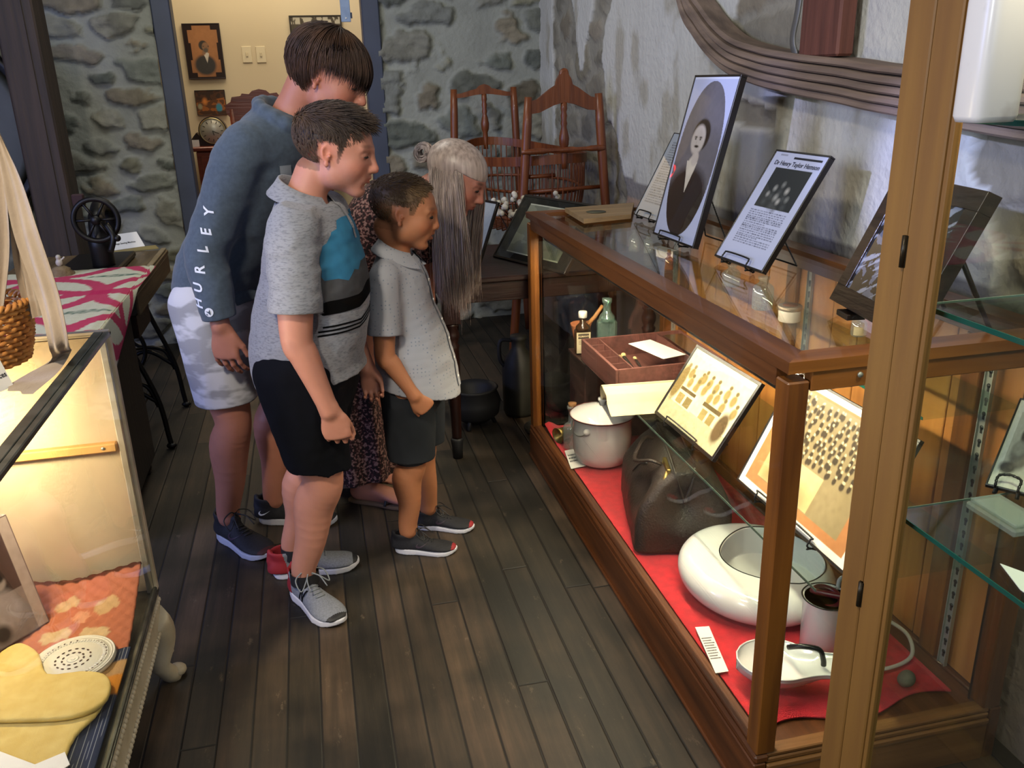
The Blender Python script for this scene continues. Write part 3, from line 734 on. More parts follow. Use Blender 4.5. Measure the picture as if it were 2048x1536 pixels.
# ================================================================== BODIES: implicit surfaces turned into one mesh each
import openvdb
def V3(*a): return np.array(a, float)
UP = V3(0, 0, 1)
def unit(v): v = np.asarray(v, float); return v / (np.linalg.norm(v) + 1e-12)
class Sdf:
    def __init__(s, lo, hi, vox):
        s.vox = vox; s.lo = np.floor(np.array(lo, float) / vox) * vox
        s.n = np.ceil((np.array(hi, float) - s.lo) / vox).astype(int) + 1
        s.D = np.full(s.n, 0.06, np.float32)
    def sub(s, lo, hi):
        a = np.clip(np.floor((np.array(lo) - s.lo) / s.vox).astype(int), 0, s.n); b = np.clip(np.ceil((np.array(hi) - s.lo) / s.vox).astype(int) + 1, 0, s.n)
        sl = tuple(slice(int(i), int(j)) for i, j in zip(a, b))
        ax = [(s.lo[k] + s.vox * np.arange(a[k], b[k])).astype(np.float32) for k in range(3)]
        return sl, np.stack(np.meshgrid(*ax, indexing='ij'), -1)
    def comb(s, sl, d, op, k):
        A = s.D[sl]
        if d.size == 0: return
        if op == '+':
            if k > 0:
                h = np.maximum(k - np.abs(A - d), 0) / k; s.D[sl] = np.minimum(A, d) - h * h * k * 0.25
            else: s.D[sl] = np.minimum(A, d)
        elif op == '-':
            d = -d
            if k > 0:
                h = np.maximum(k - np.abs(A - d), 0) / k; s.D[sl] = np.maximum(A, d) + h * h * k * 0.25
            else: s.D[sl] = np.maximum(A, d)
    def ell(s, c, r, R=None, op='+', k=0.015):
        c = np.asarray(c, float); r = np.asarray(r, float) if not np.isscalar(r) else np.full(3, float(r)); pad = r.max() + 0.05
        sl, P = s.sub(c - pad, c + pad); q = P - c.astype(np.float32)
        if R is not None: q = q @ np.asarray(R, np.float32)          # columns of R are local axes
        k0 = np.linalg.norm(q / r, axis=-1); k1 = np.linalg.norm(q / (r * r), axis=-1) + 1e-9
        s.comb(sl, k0 * (k0 - 1) / k1, op, k); return s
    def cap(s, a, b, ra, rb=None, op='+', k=0.015):
        a = np.asarray(a, float); b = np.asarray(b, float); rb = ra if rb is None else rb; pad = max(ra, rb) + 0.05
        sl, P = s.sub(np.minimum(a, b) - pad, np.maximum(a, b) + pad); ab = (b - a).astype(np.float32)
        t = np.clip(((P - a.astype(np.float32)) @ ab) / (ab @ ab + 1e-12), 0, 1)
        d = np.linalg.norm(P - a.astype(np.float32) - t[..., None] * ab, axis=-1) - (ra + (rb - ra) * t)
        s.comb(sl, d, op, k); return s
    def loft(s, pts, A, B, side, op='+', k=0.02, infl=0.0, noise=None, sub=4, cut=None):
        """pts: spine; A half widths along side; B half depths across; smooth interpolated"""
        n = len(pts); M = np.concatenate([np.asarray(pts, float), np.array(A, float)[:, None], np.array(B, float)[:, None],
                                          np.tile(side, (n, 1)) if np.ndim(side) == 1 else np.asarray(side, float)], 1)
        M = catmull(M, sub); C = M[:, :3]; a = M[:, 3] + infl; b = M[:, 4] + infl; S = M[:, 5:8]
        pad = max(a.max(), b.max()) + 0.05
        lo0, hi0 = C.min(0) - pad, C.max(0) + pad
        sl, P = s.sub(lo0, hi0)
        if P.size == 0: return s
        org = np.array([q.start for q in sl]); tmp = np.full(P.shape[:3], 0.06, np.float32)
        for i in range(len(C) - 1):
            pr = max(a[i], a[i + 1], b[i], b[i + 1]) + 0.035
            sg, Q = s.sub(np.minimum(C[i], C[i + 1]) - pr, np.maximum(C[i], C[i + 1]) + pr)
            if Q.size == 0: continue
            c0 = C[i].astype(np.float32); ab = (C[i + 1] - C[i]).astype(np.float32); L2 = float(ab @ ab) + 1e-12
            T = ab / math.sqrt(L2); sv = S[i] - S[i].dot(T) * T; sv = (sv / np.linalg.norm(sv)).astype(np.float32); fv = np.cross(T, sv).astype(np.float32)
            q = Q - c0; w0 = q @ T; t = np.clip(w0 / np.float32(math.sqrt(L2)), 0, 1); w = w0 - t * np.float32(math.sqrt(L2))
            u = q @ sv; v = q @ fv
            aa = a[i] + (a[i + 1] - a[i]) * t; bb = b[i] + (b[i + 1] - b[i]) * t; m = np.minimum(aa, bb)
            ua = u / aa; vb = v / bb; wm = w / m
            k0 = np.sqrt(ua * ua + vb * vb + wm * wm); k1 = np.sqrt((ua / aa) ** 2 + (vb / bb) ** 2 + (wm / m) ** 2) + 1e-6
            d = np.where(k0 > 1e-3, k0 * (k0 - 1) / k1, -m).astype(np.float32)
            ts = tuple(slice(g.start - o, g.stop - o) for g, o in zip(sg, org))
            tmp[ts] = np.minimum(tmp[ts], d)
        d = tmp
        if noise is not None: d = d + noise(P)
        if cut is not None: d = np.maximum(d, (P - np.asarray(cut[0], np.float32)) @ unit(cut[1]).astype(np.float32))
        s.comb(sl, d.astype(np.float32), op, k); return s
    def plane(s, p, n, k=0.004):
        """keep the side the normal points away from"""
        n = unit(n).astype(np.float32)
        ax = [(s.lo[i] + s.vox * np.arange(s.n[i])).astype(np.float32) for i in range(3)]
        d = (ax[0][:, None, None] - p[0]) * n[0] + (ax[1][None, :, None] - p[1]) * n[1] + (ax[2][None, None, :] - p[2]) * n[2]
        s.D = np.maximum(s.D, d.astype(np.float32)); return s
    def field(s, fn, box=None):
        if box is None: sl, P = s.sub(s.lo, s.lo + s.vox * s.n)
        else: sl, P = s.sub(*box)
        s.D[sl] = fn(P, s.D[sl]).astype(np.float32); return s
    def copy(s):
        t = object.__new__(Sdf); t.vox = s.vox; t.lo = s.lo.copy(); t.n = s.n.copy(); t.D = s.D.copy(); return t
    def mesh(s, smooth=0):
        D = np.clip(s.D, -3 * s.vox, 3 * s.vox).astype(np.float32)
        D[0] = D[-1] = 3 * s.vox; D[:, 0] = D[:, -1] = 3 * s.vox; D[:, :, 0] = D[:, :, -1] = 3 * s.vox
        g = openvdb.FloatGrid(3 * s.vox); g.copyFromArray(D)
        pts, tri, quads = g.convertToPolygons(0.0, 0.0)
        V = pts * s.vox + s.lo
        F = [list(map(int, q[::-1])) for q in quads] + [list(map(int, q[::-1])) for q in tri]
        return V, F
def face_front(V, F):
    """make sure faces point outwards"""
    a = np.array([V[f[0]] for f in F]); b = np.array([V[f[1]] for f in F]); c = np.array([V[f[2]] for f in F])
    vol = np.einsum('ij,ij->i', a, np.cross(b, c)).sum()
    return F if vol > 0 else [f[::-1] for f in F]
def sdf_obj(name, S, m, parent, colors=None, mats=None, matfn=None):
    V, F = S.mesh(); F = face_front(V, F)
    mi = None
    if matfn is not None:
        cen = np.array([V[f].mean(0) for f in F]); mi = matfn(cen).astype(int)
    return link_mesh(name, V, F, m, parent, True, colors(V) if colors else None, mats, mi)
def bvh_of(o):
    me = o.data; off = Vector((0, 0, 0)); p = o
    while p is not None: off += p.location; p = p.parent
    return BVHTree.FromPolygons([v.co + off for v in me.vertices], [list(p.vertices) for p in me.polygons])
def text_mesh(s, size, bold=0.0, shear=0.0, spacing=1.0, align='CENTER'):
    cu = bpy.data.curves.new('lettering', 'FONT'); cu.body = s; cu.size = size; cu.offset = bold; cu.shear = shear
    cu.space_character = spacing; cu.align_x = align; cu.align_y = 'CENTER'; cu.resolution_u = 3
    ob = bpy.data.objects.new('lettering', cu); COL.objects.link(ob)
    dg = bpy.context.evaluated_depsgraph_get(); me = bpy.data.meshes.new_from_object(ob.evaluated_get(dg))
    bpy.data.objects.remove(ob)
    return me
def poly_mesh(polys):
    me = bpy.data.meshes.new('shape'); V = []; F = []
    for p in polys:
        F.append(list(range(len(V), len(V) + len(p)))); V += [(x, y, 0) for x, y in p]
    me.from_pydata(V, [], F); return me
def decal(name, me, o, ex, ey, ray, bvh, m, parent, off=0.0012, res=0.01, maxd=0.4):
    """lay a flat shape onto a curved surface; real thin film following it"""
    import bmesh
    bm = bmesh.new(); bm.from_mesh(me); bmesh.ops.triangulate(bm, faces=bm.faces[:])
    for _ in range(6):
        long = [e for e in bm.edges if e.calc_length() > res]
        if not long: break
        bmesh.ops.subdivide_edges(bm, edges=long, cuts=1); bmesh.ops.triangulate(bm, faces=bm.faces[:])
    o = np.asarray(o, float); ex = unit(ex); ey = unit(ey); ray = unit(ray); V = []; last = None; ok = []
    for v in bm.verts:
        p = o + ex * v.co.x + ey * v.co.y - ray * maxd * 0.5
        hit = bvh.ray_cast(Vector(p), Vector(ray), maxd)
        if hit[0] is None: V.append(None); ok.append(False); continue
        n = np.array(hit[1]);
        if n.dot(ray) > 0: n = -n
        V.append(np.array(hit[0]) + n * off - ray * off * 0.3); ok.append(True)
    bm.verts.index_update()
    F = [[v.index for v in f.verts] for f in bm.faces if all(ok[v.index] for v in f.verts)]
    bm.free()
    used = sorted({i for f in F for i in f}); mp = {i: k for k, i in enumerate(used)}
    if not used: return None
    VV = np.array([V[i] for i in used]); FF = [[mp[i] for i in f] for f in F]
    return link_mesh(name, VV, FF, m, parent, True)
def strands(name, P, r, m, parent, taper=True, sides=3, extra=None, squash=1.0):
    """P: (S, K, 3) strand paths -> one mesh of fine tubes"""
    P = np.asarray(P, float); S, K = P.shape[:2]
    T = np.gradient(P, axis=1); T /= np.linalg.norm(T, axis=2, keepdims=True) + 1e-9
    up = np.where(np.abs(T[..., 2:3]) > 0.9, np.array([1., 0.3, 0]), np.array([0, 0.2, 1.]))
    a = np.cross(T, up); a /= np.linalg.norm(a, axis=2, keepdims=True) + 1e-9; b = np.cross(T, a)
    rr = r * (1 - 0.8 * np.linspace(0, 1, K) ** 2.5) if taper else np.full(K, r)
    V = np.stack([P + rr[None, :, None] * (math.cos(q) * a + squash * math.sin(q) * b) for q in np.arange(sides) * 2 * PI / sides], 2)
    V = V.reshape(-1, 3)
    s_, k_, j_ = np.meshgrid(np.arange(S), np.arange(K - 1), np.arange(sides), indexing='ij')
    i0 = (s_ * K + k_) * sides; j2 = (j_ + 1) % sides
    F = np.stack([i0 + j_, i0 + j2, i0 + sides + j2, i0 + sides + j_], -1).reshape(-1, 4)
    F = F.tolist(); 
    if extra is not None:
        V2, F2 = extra; n = len(V); V = np.concatenate([V, V2]); F = F + [[i + n for i in f] for f in F2]
    return link_mesh(name, V, F, m, parent, True)

class Frame:
    """local axes: f forward, s to the right-hand side of the body, u up"""
    def __init__(s, o, f, u):
        s.o = np.asarray(o, float); s.f = unit(f); u = np.asarray(u, float); s.u = unit(u - u.dot(s.f) * s.f); s.s = np.cross(s.f, s.u)
        s.R = np.stack([s.s, s.f, s.u], 1)
    def p(s, a, b, c): return s.o + a * s.s + b * s.f + c * s.u
def head(S, fr, H, female=False, mouth=0.0, kid=0.0):
    """H: chin to crown. adds a head with a face to the field"""
    P = lambda a, b, c: fr.p(a * H, b * H, c * H); R = fr.R
    S.ell(P(0, -0.07, 0.155), (0.325 * H, 0.43 * H, 0.335 * H), R)
    S.ell(P(0, 0.10, 0.02), (0.29 * H, 0.31 * H, 0.36 * H), R, k=0.03)
    S.ell(P(0, 0.13, -0.20), (0.235 * H, 0.255 * H, 0.24 * H), R, k=0.03)
    S.ell(P(0, 0.305, -0.405), (0.095 * H, 0.085 * H, 0.08 * H), R, k=0.03)
    for q in (-1, 1):
        S.ell(P(q * 0.17, 0.04, -0.27), 0.085 * H, k=0.03)
        S.ell(P(q * 0.155, 0.235, -0.11), (0.12 * H, 0.12 * H, 0.12 * H), k=0.025)
        S.ell(P(q * 0.13, 0.385, 0.04), (0.075 * H, 0.05 * H, 0.045 * H), R, op='-', k=0.015)
        S.cap(P(q * 0.05, 0.385, 0.105), P(q * 0.19, 0.33, 0.10), 0.032 * H, 0.03 * H, k=0.014)
        S.ell(P(q * 0.127, 0.330, 0.035), (0.072 * H, 0.062 * H, 0.062 * H), R, k=0.004)
        # ear
        ce = P(q * 0.318, -0.045, -0.01)
        Re = np.stack([unit(fr.s * 1.0 + q * 0.30 * fr.f), unit(fr.f - q * 0.30 * fr.s + 0.22 * fr.u), unit(fr.u - 0.22 * fr.f)], 1)
        S.ell(ce, (0.028 * H, 0.062 * H, 0.099 * H), Re, k=0.004)
        S.ell(ce + Re[:, 0] * q * 0.034 * H + 0.006 * H * fr.f + 0.012 * H * fr.u, (0.036 * H, 0.040 * H, 0.067 * H), Re, op='-', k=0.002)
        S.ell(ce + Re[:, 0] * q * 0.012 * H + 0.045 * H * fr.f - 0.02 * H * fr.u, 0.022 * H, k=0.003)
        S.ell(P(q * 0.325, -0.02, -0.13), (0.022 * H, 0.03 * H, 0.035 * H), Re, k=0.006)
    S.cap(P(0, 0.392, 0.07), P(0, 0.478 - 0.02 * kid, -0.10), 0.028 * H, 0.042 * H, k=0.018)
    S.ell(P(0, 0.478 - 0.02 * kid, -0.125), 0.040 * H, k=0.008)
    for q in (-1, 1): S.ell(P(q * 0.045, 0.435, -0.135), (0.032 * H, 0.035 * H, 0.026 * H), R, k=0.008)
    S.ell(P(0, 0.355, -0.245), (0.11 * H, 0.06 * H, 0.09 * H), R, k=0.02)
    for q in (-1, 1):
        S.cap(P(0, 0.425, -0.222), P(q * 0.085, 0.375, -0.245 + 0.0), 0.021 * H, 0.012 * H, k=0.006)
        S.cap(P(0, 0.412, -0.285 - mouth), P(q * 0.075, 0.372, -0.262 - mouth * 0.5), 0.025 * H, 0.012 * H, k=0.006)
    S.ell(P(0, 0.43, -0.253 - mouth * 0.5), (0.085 * H, 0.05 * H, 0.0055 * H + mouth * 0.5 * H), R, op='-', k=0.003)
    S.ell(P(0, 0.40, -0.335 - mouth), (0.07 * H, 0.03 * H, 0.022 * H), R, op='-', k=0.015)
def face_color(V, fr, H, skin, brow, mouth=0.0, scalp=None, base=None):
    """pigment: redder lips, nose, ears, cheeks; darker brows"""
    q = (V - fr.o) @ fr.R / H
    n = fbm(V * 40, 3)[:, None]
    c = np.array(skin)[None] * (0.93 + 0.14 * n)
    def blob(a, b, cc, r, k=2.0): 
        d = np.sqrt(((q[:, 0] - a) / r[0]) ** 2 + ((q[:, 1] - b) / r[1]) ** 2 + ((q[:, 2] - cc) / r[2]) ** 2); return np.clip(1.6 - d * 1.3, 0, 1)[:, None]
    red = np.array([1.08, 0.78, 0.74])
    for sx in (-1, 1):
        for (a, b, cc, r, w) in ((0.17 * sx, 0.30, -0.12, (0.14, 0.14, 0.12), 0.55), (0.33 * sx, -0.05, 0.0, (0.06, 0.12, 0.17), 0.5)):
            k = blob(a, b, cc, r) * w; c = c * (1 - k) + c * red * k
        # eyebrow
        k = blob(0.13 * sx, 0.37, 0.135, (0.11, 0.08, 0.026)) * 0.75 * brow[3]; c = c * (1 - k) + np.array(brow[:3]) * k
    k = blob(0, 0.48, -0.11, (0.07, 0.1, 0.08)) * 0.45; c = c * (1 - k) + c * red * k
    k = blob(0, 0.40, -0.255 - mouth * 0.5, (0.10, 0.08, 0.045 + mouth * 0.5)) * 0.85; c = c * (1 - k) + np.array(skin) * np.array([0.86, 0.50, 0.50]) * k
    if scalp is not None:
        col, fn = scalp; k = (np.clip(fn(q, V), 0, 1))[:, None]; c = c * (1 - k) + np.array(col) * (0.8 + 0.4 * fbm(V * 160, 2)[:, None]) * k
    return c
M_eyew = mat('eye_white', '#c9c4bd', 0.25); M_iris = mat('eye_iris', '#2a1c12', 0.15); M_lash = mat('lashes', '#1c130e', 0.7)
def eyes(fr, H, parent, openness=0.5, look=(0, 1, -0.4)):
    for q in (-1, 1):
        c = fr.p(q * 0.127 * H, 0.330 * H, 0.035 * H); r = 0.0665 * H
        d = unit(fr.s * (look[0] + 0.15 * q) + fr.f * look[1] + fr.u * look[2]); sx, u2, _ = frame_to(d, fr.u)
        # visible almond of the eyeball
        G = np.zeros((9, 7, 3)); lid0 = -0.42 - 0.1; 
        for i in range(9):
            a = -0.85 + 1.7 * i / 8
            w = math.cos(a / 0.85 * PI / 2) ** 0.7
            for j in range(7):
                b = -0.30 + w * openness * (-0.30 + 0.6 * j / 6)
                G[i, j] = c + r * 1.02 * (math.sin(a) * fr.s * 1.08 + math.cos(a) * math.cos(b) * fr.f + math.sin(b) * fr.u)
        e = MB().grid(G); eo = e.build('eye', M_eyew, parent)
        k = MB().ell(c + r * (0.93 * math.cos(-0.30) * fr.f + math.sin(-0.34) * fr.u) , (0.024 * H * min(1, 0.5 + openness),) * 3, n=12, m=8)
        k.build('iris', M_iris, eo)
        up = [c + r * 1.07 * (math.sin(a) * fr.s * 1.08 + math.cos(a) * math.cos(bb) * fr.f + math.sin(bb) * fr.u) for a in np.linspace(-0.9, 0.95, 9) for bb in [-0.30 + math.cos(np.clip(a / 0.9, -1, 1) * PI / 2) ** 0.7 * openness * 0.30]]
        MB().tube(up, [0.0008] + [0.0021 * H / 0.2] * 7 + [0.0008], 6).build('eyelashes', M_lash, parent)
def hand(S, W, d, n, t, L, curl=(30, 35, 25), spread=0.05, thumb=(0.6, 0.5), k=0.006, width=1.0, flex=None, thumbcurl=0.3):
    """W wrist, d towards the fingers, n out of the back of the hand, t towards the thumb"""
    d = unit(d); n = unit(np.asarray(n) - np.dot(n, d) * d); t0 = np.cross(d, n); t = t0 if np.dot(t0, t) > 0 else -t0
    w = width
    S.loft([W - d * 0.05 * L, W + d * 0.12 * L, W + d * 0.34 * L, W + d * 0.50 * L], [0.135 * L * w, 0.155 * L * w, 0.215 * L * w, 0.205 * L * w],
           [0.11 * L, 0.105 * L, 0.085 * L, 0.065 * L], t, k=0.012)
    S.cap(W + d * 0.10 * L + t * 0.12 * L - n * 0.03 * L, W + d * 0.28 * L + t * 0.20 * L - n * 0.05 * L, 0.075 * L, 0.06 * L, k=0.012)
    for i, (off, ln) in enumerate(((-0.165, 0.36), (-0.057, 0.44), (0.052, 0.465), (0.158, 0.43))):
        p = W + d * (0.47 - 0.03 * abs(i - 1.7)) * L + t * off * L * w + n * 0.005 * L
        dd = unit(d + t * off * spread * 8); ang = 0; r = (0.043 if i else 0.037) * L
        c3 = curl if flex is None else [c * flex[i] for c in curl]
        for ph, (fr_, c) in enumerate(zip((0.44, 0.31, 0.25), c3)):
            ang += math.radians(c); v = dd * math.cos(ang) - n * math.sin(ang); p2 = p + v * ln * L * fr_
            S.cap(p, p2, r, r * 0.92, k=0.0035 if ph else 0.006); p = p2; r *= 0.92
    p = W + d * 0.17 * L + t * 0.16 * L * w - n * 0.02 * L
    v = unit(d * 0.75 + t * thumb[0] - n * thumb[1]); p2 = p + v * 0.22 * L; S.cap(p, p2, 0.058 * L, 0.047 * L, k=0.008)
    v2 = unit(v - t * thumbcurl + d * 0.3 - n * 0.1); p3 = p2 + v2 * 0.17 * L; S.cap(p2, p3, 0.047 * L, 0.04 * L, k=0.003)
def wrinkles(scale, amp, stretch=(1, 1, 1), seed=0, zone=None):
    st = np.array(stretch, np.float32) * scale
    def fn(P):
        n = fbm(P * st + seed, 3); r = 1 - np.abs(2 * n - 1) * 2.2
        a = amp if zone is None else amp * zone(P)
        return a * (0.55 - r) 
    return fn
M_dark = mat('black_rubber', '#1c1c1f', 0.6)
# ------------------------------------------------------------------ shoes
def shoe(parent, heel, toe, L, col_u, col_s, scale=1.0, foot='R', heelc=None, toec=None, lace=None, mark=None, markm=None, high=0.0, tongue=None):
    """heel, toe: floor points; builds shoe as part of a person: upper > sole, laces ..."""
    heel = np.array([heel[0], heel[1], 0.]); d = unit(np.array([toe[0], toe[1], 0.]) - heel); up = V3(0, 0, 1); s = np.cross(d, up)
    P = lambda a, b, c: heel + d * a * L + s * b * L + up * c * L
    vox = 0.003
    lo = np.minimum(P(-.1, -.3, -.02), P(1.1, .3, .6)); lo = np.minimum(lo, np.minimum(P(-.1, .3, 0), P(1.1, -.3, 0))); hi = np.maximum(P(-.1, -.3, 0.58), P(1.1, .3, .58)); hi = np.maximum(hi, np.maximum(P(-.1, .3, 0), P(1.1, -.3, 0)))
    inn = -0.02 if foot == 'R' else 0.02
    xs = [0.06, 0.2, 0.38, 0.55, 0.72, 0.86, 0.95]
    wd = [0.115, 0.135, 0.125, 0.150, 0.180, 0.165, 0.11]
    cy = [0, 0, inn * -0.4, inn * -.2, inn * 0.3, inn * .6, inn * .8]
    # sole
    S = Sdf(lo, hi, vox)
    S.loft([P(x, y, 0.06) for x, y in zip(xs, cy)], wd, [0.075] * 7 if False else [w * 0.62 for w in wd], s, infl=0.0)
    S.D *= 1.0
    S2 = Sdf(lo, hi, vox)
    wdm = [w * L for w in wd]
    S2.loft([P(x, y, 0.05) for x, y in zip(xs, cy)], wdm, [0.055 * L, 0.05 * L, 0.045 * L, 0.042 * L, 0.042 * L, 0.042 * L, 0.04 * L], s)
    def sol(Pg, D):
        q = (Pg - heel) @ np.stack([d, s, up], 1) / L
        top = 0.105 - 0.035 * np.clip((q[..., 0] - 0.1) / 0.5, 0, 1) + 0.028 * np.clip((q[..., 0] - 0.85) / 0.15, 0, 1) + 0.02 * np.clip(0.1 - q[..., 0], 0, 1)
        bot = 0.0 + 0.045 * np.clip((q[..., 0] - 0.80) / 0.2, 0, 1) ** 2 + 0.03 * np.clip((0.10 - q[..., 0]) / 0.1, 0, 1) ** 2
        return np.maximum(D, np.maximum((q[..., 2] - top) * L, (bot - q[..., 2]) * L))
    # widen side walls: use a flat outline
    So = Sdf(lo, hi, vox)
    def outline(Pg, D):
        q = (Pg - heel) @ np.stack([d, s, up], 1) / L
        x = q[..., 0]; w = np.interp(x, [-0.0, 0.03, 0.08, 0.2, 0.38, 0.55, 0.72, 0.86, 0.95, 1.0, 1.02], [0.0, 0.075, 0.11, 0.138, 0.128, 0.152, 0.182, 0.160, 0.108, 0.05, 0.0])
        c = np.interp(x, [0, 0.3, 0.6, 0.85, 1.0], [0, -inn * 0.5, 0, inn * 0.5, inn]); w = np.clip(w + 0.018 * np.clip(0.05 - q[..., 2], -0.2, 0.05) * 4, 0, 1)
        dd = (np.abs(q[..., 1] - c) - w) * 0.8; dd = np.maximum(dd, np.maximum(-x, x - 1.01))
        return sol(Pg, dd * L)
    So.field(outline)
    sole = lambda par: sdf_obj('sole', So, col_s, par)
    # upper
    U = Sdf(lo, hi, vox)
    hh = [0.15, 0.16, 0.155, 0.12, 0.085, 0.065, 0.045]
    U.loft([P(x, y, 0.075 + 0.2 * h) for x, y, h in zip(xs, cy, hh)], [w * L * 0.97 for w in wd], [h * L for h in hh], s)
    U.loft([P(0.14, 0, 0.12), P(0.17, 0, 0.24), P(0.175, 0, 0.30 + high)], [0.125 * L, 0.125 * L, 0.130 * L], [0.13 * L, 0.16 * L, 0.19 * L], s, k=0.012)
    U.plane(P(0.1, 0, 0.345 + high), unit(V3(0, 0, 1) - d * 0.1))
    U.cap(P(0.36, 0, 0.20), P(0.375, 0, 0.32 + high * 0.5), 0.080 * L, 0.055 * L, k=0.012)
    U.cap(P(0.0, 0, 0.22), P(-0.005, 0, 0.34 + high), 0.05 * L, 0.022 * L, k=0.010)
    U.loft([P(0.185, 0, 0.20), P(0.19, 0, 0.30), P(0.19, 0, 0.5)], [0.090 * L, 0.105 * L, 0.125 * L], [0.125 * L, 0.150 * L, 0.175 * L], s, op='-', k=0.006)
    U.plane(P(0, 0, 0.085), (0, 0, -1))
    def cf(c):
        q = (c - heel) @ np.stack([d, s, up], 1) / L
        m = np.zeros(len(c))
        if heelc is not None: m = np.where(q[:, 0] < 0.20 - 0.25 * (q[:, 2] - 0.1), 1, m)
        if toec is not None: m = np.where((q[:, 0] > 0.93) & (q[:, 2] < 0.16), 2, m)
        return m
    mats = [col_u, heelc or col_u, toec or col_u]
    uo = sdf_obj('shoe', U, col_u, parent, mats=mats, matfn=cf)
    sole(uo)
    lb = MB()
    lm = lace or mat('lace', '#1a1a1c', 0.8)
    bv = bvh_of(uo)
    def onto(a, b):
        h = bv.ray_cast(Vector(P(a, b, 0.6)), Vector((0, 0, -1)), 1.0); return np.array(h[0]) + V3(0, 0, 0.002) if h[0] is not None else P(a, b, 0.2)
    for i in range(5):
        x = 0.40 + 0.055 * i
        lb.tube([onto(x, -0.052), onto(x + 0.008, -0.02) + V3(0, 0, .001), onto(x + 0.008, 0.02) + V3(0, 0, .001), onto(x, 0.052)], 0.0075 * L + 0.0003, 6)
    for q in (-1, 1):
        a = onto(0.39, 0.0); lp = [a, a + up * 0.05 * L + s * q * 0.05 * L, a + s * q * 0.17 * L + d * 0.03 * L - up * 0.0 * L, a + s * q * 0.17 * L + d * 0.14 * L - up * 0.09 * L, a + s * q * 0.08 * L + d * 0.1 * L - up * 0.01 * L, a + up * 0.008]
        lb.tube(catmull(lp, 6), 0.0075 * L, 6); lb.tube(catmull([a, a + s * q * 0.07 * L + d * 0.1 * L, a + s * q * 0.1 * L + d * 0.22 * L - up * 0.09 * L], 5), 0.007 * L, 6)
    lb.build('laces', lm, uo)
    if mark is not None:
        me, px, pz, sz = mark
        for q in (-1, 1):
            decal('side_mark', me, P(px, q * 0.1, pz), d * (1 if q > 0 else 1), up + 0.0 * d, -s * q, bv, markm, uo, off=0.0012, res=0.008)
    return uo, P
# ================================================================== THE FOUR VISITORS
def skin_mat(name):
    m = paint_mat(name, 0.5, 0.35, bump=0.05, bscale=220)
    b = m.node_tree.nodes['Principled BSDF']; b.inputs['Subsurface Weight'].default_value = 0.12
    b.inputs['Subsurface Radius'].default_value = (0.010, 0.004, 0.002); b.inputs['Subsurface Scale'].default_value = 1.0
    return m
M_skin = skin_mat('skin')
def fdir(deg):   # 0 = towards +x (the case), positive turns towards the camera
    a = math.radians(deg); return V3(math.cos(a), -math.sin(a), 0)
def leg(S, hip, kn, an, toe_dir, r, L=0.0):
    """thigh, knee, calf and foot as one tapering limb"""
    hip, kn, an = map(np.asarray, (hip, kn, an)); sd = unit(np.cross(toe_dir, UP)); bk = -unit(toe_dir)
    calf = kn + (an - kn) * 0.30 + bk * 0.012
    S.loft([hip, hip + (kn - hip) * .5, kn + UP * 0.03, kn - UP * 0.035, calf, kn + (an - kn) * 0.62, an + UP * 0.03, an], [r[0], r[1], r[2], r[2] * .92, r[3], r[3] * .78, r[4], r[4]],
           [r[0], r[1] * 1.05, r[2] * 1.05, r[2] * 0.98, r[3] * 1.12, r[3] * .86, r[4] * 1.1, r[4] * 1.08], sd, k=0.02)
    f0 = an - UP * 0.035; S.cap(f0 - toe_dir * 0.012, f0 + toe_dir * 0.08 - UP * 0.018, r[4] * 0.75, r[4] * 0.5, k=0.01)
def arm(S, sh, el, wr, r, k=0.02):
    sh, el, wr = map(np.asarray, (sh, el, wr)); s = unit(np.cross(wr - sh, UP) + 1e-6); s = V3(0, 1, 0)
    S.loft([sh, sh + (el - sh) * .5, el, el + (wr - el) * .22, el + (wr - el) * .6, wr], [r[0], r[1], r[2], r[3], r[3] * .82, r[4]], [r[0], r[1], r[2], r[3] * .95, r[3] * .76, r[4] * 0.85], s, k=k)

# ---------------------------------------------------------------- boy in the grey polo shirt
f = fdir(24); rt = np.cross(f, UP)
boy = thing('person', 'boy in heather grey polo with blue and black chest print, black shorts, grey trainers', 'person', (-0.06, 2.40, 0))
H = 0.224
hf = unit(fdir(16) * 0.97 - UP * 0.22)
fr = Frame((0.076, 2.385, 1.327), hf, UP + fdir(16) * 0.2)
pel = V3(-0.055, 2.43, 0.80)
hR = pel + rt * 0.085 - UP * 0.04; hL = pel - rt * 0.085 - UP * 0.04
kR = V3(-0.052, 2.345, 0.425); kL = V3(-0.075, 2.50, 0.42)
aR = V3(-0.135, 2.37, 0.085); aL = V3(-0.165, 2.535, 0.085)
sR = V3(-0.055, 2.285, 1.135); sL = V3(0.035, 2.53, 1.135)
eR = V3(-0.075, 2.245, 0.865); wR = V3(-0.010, 2.225, 0.665)
eL = V3(0.05, 2.59, 0.88); wL = V3(0.11, 2.52, 0.68)
nb = V3(-0.022, 2.405, 1.185)
S = Sdf((-0.34, 2.12, 0.0), (0.25, 2.72, 1.50), 0.0036)
S.loft([pel - UP * .06, pel, pel + V3(0.02, 0, .1), V3(-0.02, 2.42, 1.0), V3(-0.01, 2.41, 1.10), nb], [.10, .11, .12, .13, .12, .05], [.09, .10, .12, .10, .085, .05], rt)
leg(S, hR, kR, aR, unit(V3(0.45, -0.89, 0)), [.080, .080, .062, .058, .036]); leg(S, hL, kL, aL, V3(1, 0.03, 0), [.080, .080, .062, .058, .036])
arm(S, sR, eR, wR, [.052, .050, .042, .041, .030]); arm(S, sL, eL, wL, [.052, .050, .042, .041, .030])
